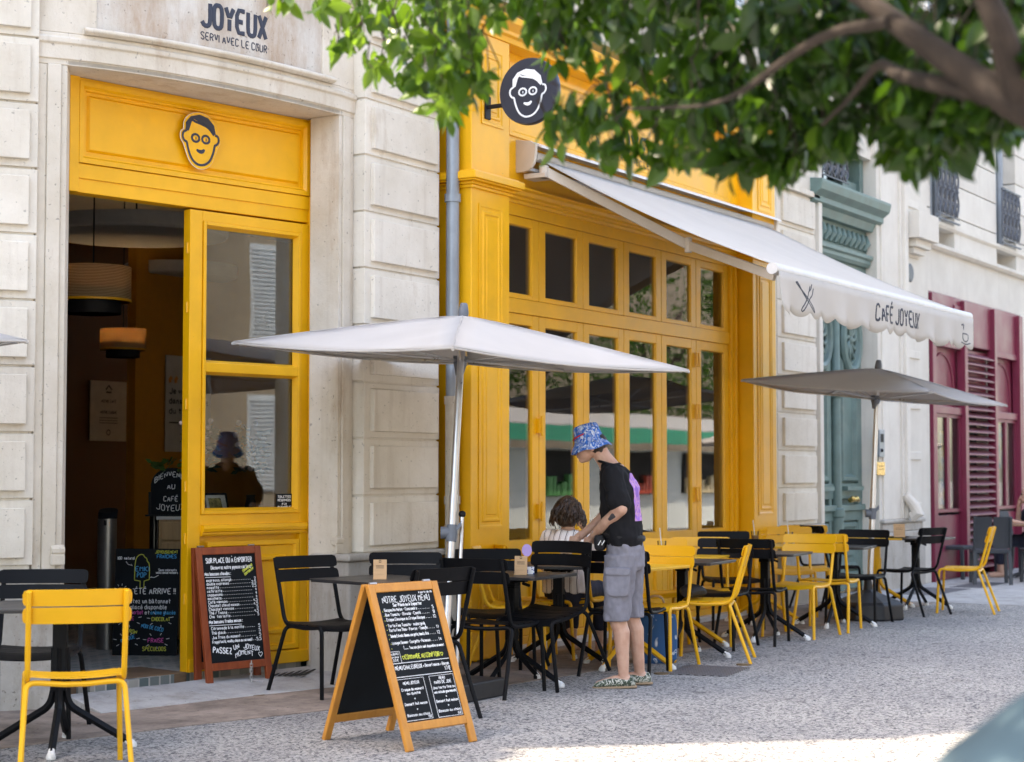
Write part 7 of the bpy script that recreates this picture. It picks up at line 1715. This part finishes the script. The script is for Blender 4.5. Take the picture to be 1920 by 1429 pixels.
CL = [(4.64,-4.59,2.89,0.047,9,0.62),(4.51,-5.84,2.62,0.047,14,0.18),(5.27,-3.81,3.06,0.088,11,0.85),(5.06,-4.21,2.89,0.08,11,0.62),(4.43,-6.09,2.64,0.058,16,0.18),(4.62,-4.45,2.66,0.081,11,0.62),(5.02,-5.16,2.77,0.067,19,0.42),(4.34,-6.06,2.4,0.055,16,0.18),(5.23,-4.0,2.95,0.053,7,0.62),(4.65,-5.5,2.66,0.057,15,0.18),(4.91,-4.88,2.84,0.056,15,0.42),(4.55,-5.79,2.58,0.069,13,0.18),(5.11,-3.78,3.01,0.061,9,0.85),(4.58,-4.47,2.66,0.071,11,0.62),(4.11,-6.33,2.57,0.061,19,0.18),(4.48,-5.56,2.3,0.045,16,0.18),(5.37,-3.83,2.94,0.067,7,0.62),(4.84,-3.92,2.98,0.052,12,0.85),(4.44,-5.16,2.7,0.042,14,0.42),(4.22,-5.78,2.6,0.052,14,0.18),(4.65,-5.29,2.38,0.077,16,0.42),(4.07,-6.11,2.35,0.041,14,0.18),(4.64,-4.51,2.81,0.046,12,0.62),(4.8,-5.5,2.37,0.059,13,0.18),(4.69,-5.85,2.41,0.057,18,0.18),(4.89,-5.54,2.71,0.077,13,0.18),(4.88,-5.5,2.86,0.047,20,0.18),(4.33,-5.72,2.68,0.058,17,0.18),(4.53,-4.61,2.92,0.076,8,0.62),(4.73,-5.85,2.33,0.058,19,0.18),(4.5,-5.86,2.47,0.039,13,0.18),(4.12,-6.16,2.29,0.045,18,0.18),(4.98,-5.12,2.95,0.076,13,0.42),(4.93,-5.19,2.69,0.055,14,0.42),(5.32,-3.74,3.15,0.076,9,0.85),(4.08,-6.16,2.2,0.059,14,0.18),(4.82,-4.31,2.94,0.069,11,0.62),(4.39,-5.78,2.72,0.055,16,0.18),(4.22,-5.85,2.41,0.044,19,0.18),(4.44,-5.69,2.4,0.068,16,0.18),(4.59,-6.1,2.55,0.063,17,0.18),(5.0,-4.91,2.9,0.06,18,0.42),(4.74,-5.86,2.69,0.052,17,0.18),(4.53,-4.94,2.49,0.057,20,0.42),(4.83,-4.32,2.58,0.059,7,0.62),(4.66,-5.92,2.3,0.071,14,0.18),(4.68,-5.59,2.37,0.069,15,0.18),(4.38,-6.19,2.44,0.064,18,0.18),(4.74,-4.72,2.81,0.068,20,0.42),(4.27,-6.17,2.43,0.06,15,0.18),(4.55,-5.07,2.86,0.061,18,0.42),(4.04,-6.33,2.25,0.035,20,0.18),(4.33,-5.59,2.56,0.046,14,0.18),(4.27,-5.95,2.59,0.045,20,0.18),(4.93,-5.51,2.55,0.052,16,0.18),(4.51,-4.87,2.81,0.079,15,0.42),(4.53,-6.08,2.32,0.058,20,0.18),(4.42,-6.09,2.29,0.058,18,0.18),(4.43,-5.44,2.49,0.068,16,0.42),(4.81,-4.02,2.96,0.064,10,0.85),(4.3,-6.1,2.48,0.049,13,0.18),(4.69,-6.01,2.75,0.044,14,0.18),(4.21,-6.1,2.2,0.052,16,0.18),(4.78,-5.65,2.72,0.076,18,0.18),(4.13,-6.1,2.31,0.053,20,0.18),(4.01,-6.25,2.27,0.051,14,0.18),(4.25,-6.1,2.29,0.063,17,0.18),(4.51,-6.07,2.34,0.057,17,0.18),(3.93,-6.41,2.35,0.051,16,0.18),(4.51,-5.39,2.45,0.047,13,0.42),(4.92,-5.55,2.81,0.073,16,0.18),(4.26,-5.66,2.36,0.061,13,0.18),(4.64,-5.18,2.78,0.074,18,0.42),(4.35,-6.0,2.52,0.055,13,0.18),(4.42,-5.92,2.32,0.043,12,0.18),(5.1,-4.77,2.6,0.059,17,0.42),(4.5,-6.13,2.63,0.04,20,0.18),(5.32,-3.96,3.14,0.082,11,0.62),(4.61,-5.24,2.78,0.058,20,0.42),(4.64,-4.4,2.82,0.083,9,0.62),(5.01,-5.21,2.52,0.047,19,0.18),(5.26,-4.46,2.89,0.075,15,0.42),(4.63,-6.16,2.34,0.039,20,0.18),(4.82,-5.6,2.44,0.045,14,0.18),(5.02,-4.07,2.77,0.072,9,0.62),(4.23,-5.93,2.64,0.043,14,0.18),(4.77,-5.34,2.76,0.055,15,0.18),(5.35,-4.01,2.94,0.061,7,0.62),(4.58,-5.25,2.82,0.067,15,0.42),(4.95,-4.12,2.83,0.063,9,0.62),(5.17,-3.97,3.15,0.069,8,0.62),(4.69,-6.04,2.48,0.056,14,0.18),(4.72,-5.45,2.48,0.067,12,0.18),(5.11,-4.11,2.88,0.073,12,0.62),(4.17,-6.27,2.47,0.05,17,0.18),(4.64,-4.49,2.66,0.079,10,0.62),(4.38,-6.3,2.57,0.054,13,0.18),(4.51,-5.88,2.39,0.046,13,0.18),(4.77,-4.44,2.69,0.073,12,0.62),(4.29,-6.15,2.49,0.035,17,0.18),(5.36,-3.66,2.93,0.066,11,0.85),(4.4,-5.38,2.54,0.061,18,0.42),(4.67,-5.51,2.52,0.065,13,0.18),(4.47,-5.17,2.75,0.068,15,0.42),(4.93,-4.69,2.82,0.05,17,0.42),(4.55,-5.37,2.56,0.053,18,0.42),(4.52,-5.34,2.5,0.062,14,0.42),(4.8,-5.11,2.5,0.065,17,0.42),(4.93,-5.51,2.43,0.059,15,0.18),(4.78,-4.43,2.68,0.06,10,0.62),(4.7,-5.84,2.6,0.045,13,0.18),(4.49,-5.42,2.67,0.073,15,0.42),(4.21,-5.89,2.51,0.06,13,0.18),(4.96,-3.87,3.13,0.081,10,0.85),(4.14,-6.34,2.41,0.053,12,0.18),(5.02,-5.22,2.63,0.061,18,0.18),(4.72,-4.93,2.87,0.051,13,0.42),(4.85,-4.59,2.92,0.075,11,0.62),(4.48,-6.08,2.53,0.065,15,0.18),(4.62,-6.1,2.68,0.067,20,0.18),(4.38,-6.01,2.3,0.059,19,0.18),(5.01,-5.23,2.54,0.055,15,0.18),(4.43,-5.6,2.37,0.045,16,0.18),(4.31,-6.12,2.47,0.048,19,0.18),(4.67,-5.78,2.51,0.049,13,0.18),(5.02,-4.69,2.85,0.069,18,0.42),(4.2,-6.24,2.23,0.049,18,0.18),(4.33,-5.86,2.33,0.057,14,0.18),(4.23,-5.72,2.6,0.067,19,0.18),(5.14,-4.48,3.06,0.081,14,0.42),(4.5,-5.95,2.25,0.046,13,0.18),(4.33,-5.82,2.35,0.062,13,0.18),(4.25,-5.65,2.61,0.043,19,0.18),(4.8,-4.44,3.01,0.069,10,0.62),(4.54,-6.02,2.53,0.066,15,0.18),(4.85,-4.38,2.86,0.049,11,0.62),(4.9,-5.43,2.34,0.069,19,0.18),(4.8,-5.61,2.58,0.074,13,0.18),(5.28,-3.92,3.08,0.075,11,0.62),(4.81,-4.57,3.0,0.068,11,0.62),(4.64,-5.89,2.68,0.07,20,0.18),(4.6,-5.66,2.56,0.062,17,0.18),(4.54,-5.37,2.78,0.043,16,0.42),(4.71,-5.78,2.69,0.06,14,0.18),(4.24,-6.2,2.62,0.053,14,0.18),(4.62,-4.87,2.46,0.079,20,0.42),(4.62,-4.85,2.89,0.07,16,0.42),(4.45,-5.38,2.72,0.052,16,0.42),(4.3,-6.02,2.43,0.064,18,0.18),(4.44,-5.29,2.65,0.063,18,0.42),(5.11,-5.01,2.67,0.049,15,0.42),(4.79,-5.26,2.51,0.048,16,0.42),(4.7,-4.39,2.74,0.058,10,0.62),(4.79,-4.91,2.84,0.069,15,0.42),(4.68,-5.64,2.79,0.042,19,0.18),(4.14,-5.99,2.57,0.057,16,0.18),(4.73,-4.88,2.71,0.065,15,0.42),(5.02,-4.91,2.76,0.049,18,0.42),(4.39,-5.38,2.33,0.062,19,0.42),(4.17,-6.34,2.59,0.048,20,0.18),(4.04,-6.29,2.55,0.045,19,0.18),(4.78,-5.8,2.48,0.069,19,0.18),(4.8,-5.46,2.71,0.068,20,0.18),(4.75,-4.34,3.0,0.062,7,0.62),(4.96,-4.47,2.98,0.051,11,0.62),(5.22,-3.89,2.9,0.074,9,0.85),(4.61,-6.04,2.65,0.055,15,0.18),(4.96,-4.7,2.83,0.064,16,0.42),(4.77,-5.5,2.33,0.052,18,0.18),(4.37,-5.88,2.52,0.057,15,0.18),(4.19,-6.11,2.45,0.053,17,0.18),(4.93,-4.9,2.68,0.065,17,0.42),(4.66,-4.49,2.91,0.055,10,0.62),(4.87,-4.21,2.78,0.086,7,0.62),(4.47,-5.33,2.53,0.052,15,0.42),(4.65,-5.35,2.56,0.063,16,0.42),(4.49,-5.95,2.36,0.068,14,0.18),(4.25,-5.69,2.63,0.042,17,0.18),(4.65,-6.06,2.35,0.065,19,0.18),(4.31,-5.84,2.29,0.042,13,0.18),(4.43,-5.49,2.26,0.062,15,0.18),(4.34,-5.66,2.47,0.067,16,0.18),(4.57,-6.24,2.37,0.058,13,0.18),(4.86,-5.5,2.38,0.055,18,0.18),(4.63,-5.56,2.78,0.073,17,0.18),(4.39,-5.93,2.67,0.053,17,0.18),(4.45,-6.02,2.43,0.054,18,0.18),(4.5,-5.47,2.56,0.069,15,0.18),(4.91,-5.59,2.71,0.05,16,0.18),(4.33,-5.85,2.55,0.061,16,0.18),(5.09,-4.15,3.04,0.084,7,0.62),(4.81,-5.1,2.83,0.052,14,0.42),(4.91,-5.24,2.82,0.05,14,0.18),(4.35,-5.88,2.55,0.062,17,0.18),(4.18,-6.31,2.55,0.047,15,0.18),(4.69,-5.99,2.54,0.041,16,0.18),(4.62,-5.52,2.34,0.071,15,0.18),(4.59,-4.91,2.78,0.06,18,0.42),(4.9,-4.31,2.72,0.087,9,0.62),(4.73,-5.86,2.66,0.04,14,0.18),(4.64,-5.52,2.5,0.062,15,0.18),(4.66,-5.58,2.58,0.065,15,0.18),(4.17,-6.36,2.56,0.038,14,0.18),(4.66,-5.78,2.67,0.059,14,0.18),(4.71,-5.83,2.6,0.07,15,0.18),(4.75,-4.31,2.94,0.057,9,0.62),(4.39,-5.81,2.61,0.04,14,0.18),(4.59,-5.78,2.4,0.069,13,0.18),(4.87,-5.65,2.44,0.057,15,0.18),(4.65,-5.91,2.4,0.061,19,0.18),(4.42,-5.41,2.59,0.06,14,0.42),(4.41,-5.56,2.33,0.066,12,0.18),(4.64,-4.27,2.94,0.074,8,0.85),(5.14,-4.46,3.02,0.064,12,0.62),(4.54,-5.69,2.44,0.058,17,0.18),(4.02,-6.36,2.44,0.061,18,0.18),(4.52,-5.91,2.58,0.054,14,0.18),(4.79,-3.99,3.03,0.069,10,0.85),(4.43,-5.86,2.63,0.062,18,0.18),(5.0,-4.99,2.55,0.079,17,0.42),(5.14,-3.88,3.08,0.07,10,0.85),(4.84,-4.41,2.76,0.076,12,0.62),(4.79,-4.6,2.92,0.079,12,0.62),(5.0,-3.85,2.9,0.089,10,0.85),(4.59,-5.65,2.33,0.062,20,0.18),(4.52,-5.66,2.49,0.052,20,0.18),(4.73,-5.56,2.35,0.044,16,0.18),(4.58,-5.66,2.57,0.07,17,0.18),(4.49,-5.73,2.55,0.064,14,0.18),(4.97,-5.48,2.37,0.062,17,0.18),(4.11,-6.17,2.33,0.058,13,0.18),(4.78,-5.64,2.66,0.064,16,0.18),(5.15,-4.93,2.82,0.069,20,0.42),(4.23,-6.11,2.48,0.041,13,0.18),(4.45,-5.49,2.45,0.058,16,0.18),(4.35,-5.77,2.58,0.066,18,0.18),(4.56,-5.81,2.56,0.051,18,0.18),(4.24,-6.28,2.36,0.055,16,0.18),(5.09,-4.67,3.04,0.068,19,0.42),(4.65,-5.88,2.64,0.04,17,0.18),(4.66,-5.42,2.36,0.056,20,0.18),(4.48,-5.62,2.25,0.049,19,0.18),(4.76,-5.56,2.38,0.055,13,0.18),(4.98,-5.14,2.75,0.051,14,0.42),(4.88,-5.29,2.6,0.043,20,0.18),(5.3,-4.05,3.1,0.073,10,0.62),(4.33,-6.12,2.41,0.049,14,0.18),(5.3,-3.85,2.94,0.095,9,0.62),(4.16,-6.25,2.47,0.051,13,0.18),(4.69,-5.22,2.51,0.069,18,0.42),(4.4,-5.51,2.29,0.044,15,0.18),(4.05,-6.15,2.24,0.043,14,0.18),(5.05,-5.11,2.6,0.055,20,0.42),(4.69,-5.47,2.81,0.064,14,0.18),(4.69,-4.62,2.85,0.067,9,0.62),(4.6,-4.98,2.82,0.065,16,0.42),(5.07,-5.14,2.75,0.066,14,0.42),(5.03,-4.99,2.81,0.076,13,0.42),(4.73,-5.2,2.69,0.047,16,0.42),(4.29,-5.63,2.4,0.054,17,0.18),(4.93,-5.47,2.7,0.069,18,0.18),(4.34,-5.44,2.41,0.041,19,0.42),(4.35,-6.23,2.36,0.054,17,0.18),(4.54,-5.03,2.82,0.048,18,0.42),(5.36,-3.98,2.76,0.07,12,0.62),(5.2,-3.97,3.07,0.08,8,0.62),(5.05,-3.83,3.11,0.05,8,0.85),(4.24,-5.76,2.56,0.062,13,0.18),(4.78,-5.71,2.8,0.057,15,0.18),(4.67,-5.02,2.54,0.049,15,0.42),(4.28,-6.03,2.25,0.046,20,0.18),(4.42,-5.25,2.46,0.067,16,0.42),(4.69,-4.51,2.66,0.059,9,0.62),(4.52,-5.14,2.64,0.071,17,0.42),(4.52,-5.01,2.47,0.052,15,0.42),(4.87,-4.99,2.68,0.074,15,0.42),(4.21,-5.79,2.48,0.038,13,0.18),(4.87,-4.85,2.83,0.073,16,0.42),(4.29,-5.86,2.52,0.063,17,0.18),(5.26,-4.15,2.9,0.053,11,0.62),(4.53,-5.36,2.74,0.054,17,0.42),(4.71,-5.79,2.69,0.048,17,0.18),(5.03,-5.04,2.62,0.05,14,0.42),(4.55,-6.21,2.35,0.044,15,0.18),(4.69,-5.39,2.37,0.044,16,0.18),(4.84,-3.61,3.0,0.03,2,0.9),(4.87,-3.66,3.04,0.03,3,0.9),(4.85,-3.62,3.07,0.03,4,0.9),(4.58,-5.06,2.37,0.045,8,0.5),(4.61,-5.1,2.36,0.045,8,0.5),(4.63,-5.14,2.34,0.045,8,0.5),(4.65,-5.18,2.36,0.045,8,0.5),(4.56,-5.02,2.36,0.045,8,0.5),(4.59,-5.09,2.41,0.045,8,0.5),(4.67,-5.2,2.34,0.045,8,0.5),(4.84,-3.83,3.02,0.025,3,0.85),(5.07,-3.63,3.1,0.026,3,0.85),(4.98,-3.71,3.03,0.026,3,0.85),(4.98,-3.8,2.89,0.026,3,0.85),(4.96,-3.79,2.9,0.026,3,0.85),(4.92,-3.82,2.88,0.025,3,0.85),(4.81,-3.96,2.86,0.025,3,0.85),(4.89,-3.95,2.88,0.025,3,0.85),(4.8,-4.01,2.85,0.024,3,0.85),(4.88,-4.01,2.77,0.025,3,0.85),(5.12,-3.84,2.87,0.026,3,0.85),(4.98,-3.96,2.81,0.025,3,0.85),(4.92,-4.04,2.9,0.025,3,0.85),(4.94,-4.06,2.87,0.025,3,0.85),(5.0,-4.0,2.89,0.025,3,0.85),(5.09,-4.06,2.76,0.025,3,0.85),(4.97,-4.09,2.73,0.025,3,0.85),(4.91,-4.15,2.72,0.025,3,0.85),(5.05,-4.15,2.66,0.025,3,0.85),(4.8,-4.32,2.59,0.024,3,0.85),(4.75,-4.39,2.59,0.023,3,0.85),(4.91,-4.31,2.66,0.024,3,0.6),(4.92,-4.27,2.66,0.024,3,0.85),(4.82,-4.35,2.6,0.024,3,0.85),(4.89,-4.43,2.7,0.024,3,0.6),(4.97,-4.37,2.72,0.024,3,0.6),(4.93,-4.4,2.69,0.024,3,0.6),(5.02,-4.37,2.93,0.025,3,0.6),(5.01,-4.42,2.91,0.024,3,0.6),(4.96,-4.41,2.92,0.024,3,0.6),(4.85,-4.61,2.83,0.023,3,0.6),(4.82,-4.68,2.8,0.023,3,0.6),(4.94,-4.6,2.84,0.024,3,0.6),(4.76,-4.8,2.7,0.023,3,0.6),(4.74,-4.8,2.67,0.023,3,0.6),(4.83,-4.76,2.69,0.023,3,0.6),(4.88,-4.67,2.49,0.023,3,0.6),(4.89,-4.67,2.49,0.023,3,0.6),(4.94,-4.67,2.46,0.024,3,0.6),(4.66,-4.9,2.47,0.022,3,0.6),(4.9,-4.77,2.51,0.023,3,0.6),(4.79,-4.82,2.49,0.023,3,0.6),(4.92,-4.83,2.43,0.023,3,0.38),(4.85,-4.88,2.41,0.023,3,0.38),(4.8,-4.93,2.39,0.022,3,0.38),(4.67,-5.05,2.5,0.022,3,0.38),(4.79,-4.95,2.54,0.022,3,0.38),(4.71,-4.99,2.49,0.022,3,0.38),(4.66,-5.16,2.43,0.021,3,0.38),(4.82,-5.06,2.48,0.022,3,0.38),(4.79,-5.08,2.46,0.022,3,0.38),(4.51,-5.39,2.31,0.02,3,0.38),(4.55,-5.36,2.31,0.021,3,0.38),(4.69,-5.28,2.34,0.021,3,0.38),(4.56,-5.49,2.29,0.02,3,0.38),(4.76,-5.41,2.33,0.021,3,0.38),(4.72,-5.4,2.29,0.021,3,0.38),(4.64,-5.56,2.27,0.021,3,0.38),(4.44,-5.66,2.26,0.02,3,0.38),(4.56,-5.61,2.26,0.02,3,0.38),(4.47,-5.74,2.3,0.02,3,0.38),(4.62,-5.69,2.34,0.02,3,0.38),(4.43,-5.73,2.31,0.019,3,0.38),(4.57,-5.78,2.38,0.02,3,0.38),(4.48,-5.82,2.35,0.019,3,0.38),(4.43,-5.84,2.33,0.019,3,0.38),(4.41,-5.91,2.33,0.019,3,0.38),(4.38,-5.93,2.32,0.019,3,0.38),(4.31,-5.96,2.34,0.019,3,0.38),(4.43,-5.99,2.25,0.019,3,0.38),(4.3,-6.01,2.21,0.018,3,0.38),(4.36,-6.0,2.21,0.019,3,0.38),(4.33,-6.05,2.24,0.018,3,0.38),(4.25,-6.1,2.23,0.018,3,0.38),(4.29,-6.08,2.24,0.018,3,0.38),(4.26,-6.16,2.23,0.018,3,0.38),(4.45,-6.1,2.29,0.019,3,0.38),(4.45,-6.09,2.29,0.019,3,0.38),(4.23,-6.26,2.24,0.018,3,0.38),(4.13,-6.29,2.23,0.017,3,0.38),(4.15,-6.29,2.23,0.017,3,0.38)]
clumps = [((x, y, z), r, n, b) for x, y, z, r, n, b in CL]  # last value paints left clumps bright as if sunlit, right ones dark as if shaded
up = []
for _ in range(18):  # unseen clumps above the view, added for shading
    a, b = rn.uniform(.1, 2.4), rn.uniform(3.0, 6.5); p = at(a, b); zt = 1.42 + 900 / 3400 * b + rn.uniform(.4, 1.6)
    up.append(((p.x, p.y, zt), .34, 26, .35))
upper = []  # unseen leaves added above the view to keep sun off cover and branches
for _ in range(45): upper.append(((1.35 + rn.uniform(-.9, .9), -5.35 + rn.uniform(-.8, .8), rn.uniform(3.7, 4.6)), .42, 46, .3))
for _ in range(46):
    a, b = rn.uniform(-.9, 1.6), rn.uniform(3.6, 6.6); p = at(a, b); up.append(((p.x, p.y, 1.42 + 900 / 3400 * b + rn.uniform(.35, 1.5)), .32, 17, .45))
for _ in range(130):
    a, r = rn.uniform(0, 6.28), 2.5 * rn.random() ** .5; upper.append(((2.6 + r * math.cos(a), -5.5 + r * .8 * math.sin(a), rn.uniform(3.6, 4.9)), .45, 46, .3))
leaf_cloud('foliage', clumps + up, .080, tree); leaf_cloud('shade_foliage', upper, .15, tree)
g = MB()
for (x, y, z), r, n, b in clumps:
    c = V((x, y, z)); e = c + V((rn.uniform(-.07, .07), rn.uniform(-.08, .05), rn.uniform(.05, .16)))
    g.tube([c - V((0, 0, r * .5)), c + V((rn.uniform(-.04, .04), rn.uniform(-.04, .04), .02)), e], [.0014, .002, .0028], 5)
obj('twigs', g, M_BARK, tree, world=True)['kind'] = 'stuff'
# trees across the street, seen mirrored in the panes
for i, (x, y, s, lb) in enumerate(((38, -19.5, 1.2, 'broad street tree behind the market kiosk, left one'), (46, -19, 1.25, 'broad street tree behind the market kiosk, middle one'), (55, -19.5, 1.3, 'broad street tree behind the market kiosk, right one'), (65, -19.5, 1.3, 'broad street tree on the far pavement, farthest one'))):
    t = empty('far_street_tree', (x, y, 0), 0, lb, 'tree', 'trees on the far pavement')
    g = MB(); g.tube([(x, y, 0), (x + .1, y, 2), (x, y + .1, 4.2 * s)], [.2, .16, .1], 10)
    for k in range(5): a = k * 1.26; g.tube([(x, y, 3.2 * s), (x + 1.5 * math.cos(a), y + 1.5 * math.sin(a), 5.4 * s)], [.08, .03], 6)
    obj('trunk', g, M_BARK, t, world=True)
    cl = []
    for _ in range(60):
        a = rn.uniform(0, 6.28); r = 3.2 * s * rn.random() ** .5; cl.append(((x + r * math.cos(a), y + r * math.sin(a), rn.uniform(2.6, 7.5) * s), .8, 110, .35))
    leaf_cloud('crown', cl, .17, t)

# ------------------------------------------------------------------ light, sky, camera
EL = R(55); az = V((-.65, .76, 0)).normalized(); TOSUN = az * math.cos(EL) + V((0, 0, math.sin(EL)))
sun = bpy.data.lights.new('sun', 'SUN'); sun.energy = 2.0; sun.angle = R(.55); sun.color = (1, .95, .86)
so_ = bpy.data.objects.new('sun', sun); col.objects.link(so_); so_.rotation_euler = (-TOSUN).to_track_quat('-Z', 'Y').to_euler(); so_.location = (0, 0, 30)
wd = bpy.data.worlds.new('World'); scene.world = wd; wd.use_nodes = True
nt = wd.node_tree; bg = nt.nodes['Background']; sk = nt.nodes.new('ShaderNodeTexSky'); sk.sky_type = 'NISHITA'; sk.sun_disc = False
sk.sun_elevation = EL; sk.altitude = 0; sk.sun_rotation = math.atan2(az.x, az.y); sk.air_density = 1.0; sk.dust_density = 2.2; sk.ozone_density = 1.0
nt.links.new(sk.outputs[0], bg.inputs[0]); bg.inputs[1].default_value = 0.15
cam = bpy.data.cameras.new('camera'); co_ = bpy.data.objects.new('camera', cam); col.objects.link(co_); scene.camera = co_
cam.sensor_fit = 'HORIZONTAL'; cam.sensor_width = 36; cam.lens = 63.75; cam.clip_end = 1200; cam.clip_start = .05
co_.location = EYE
th = R(2.9212); fwd = FH * math.cos(th) + V((0, 0, math.sin(th))); co_.rotation_euler = fwd.to_track_quat('-Z', 'Y').to_euler()
cam.dof.use_dof = True; cam.dof.focus_distance = 11.6; cam.dof.aperture_fstop = 2.9
scene.view_settings.view_transform = 'Standard'; scene.view_settings.look = 'None'; scene.view_settings.exposure = EXPO; scene.view_settings.gamma = 1.0
scene.view_settings.use_white_balance = True; scene.view_settings.white_balance_temperature = 7850; scene.view_settings.white_balance_tint = 12
scene.cycles.max_bounces = 8; scene.cycles.diffuse_bounces = 4; scene.cycles.glossy_bounces = 4; scene.cycles.transmission_bounces = 6; scene.cycles.transparent_max_bounces = 12
scene.cycles.use_denoising = True
scene.cycles.sample_clamp_indirect = 6.0
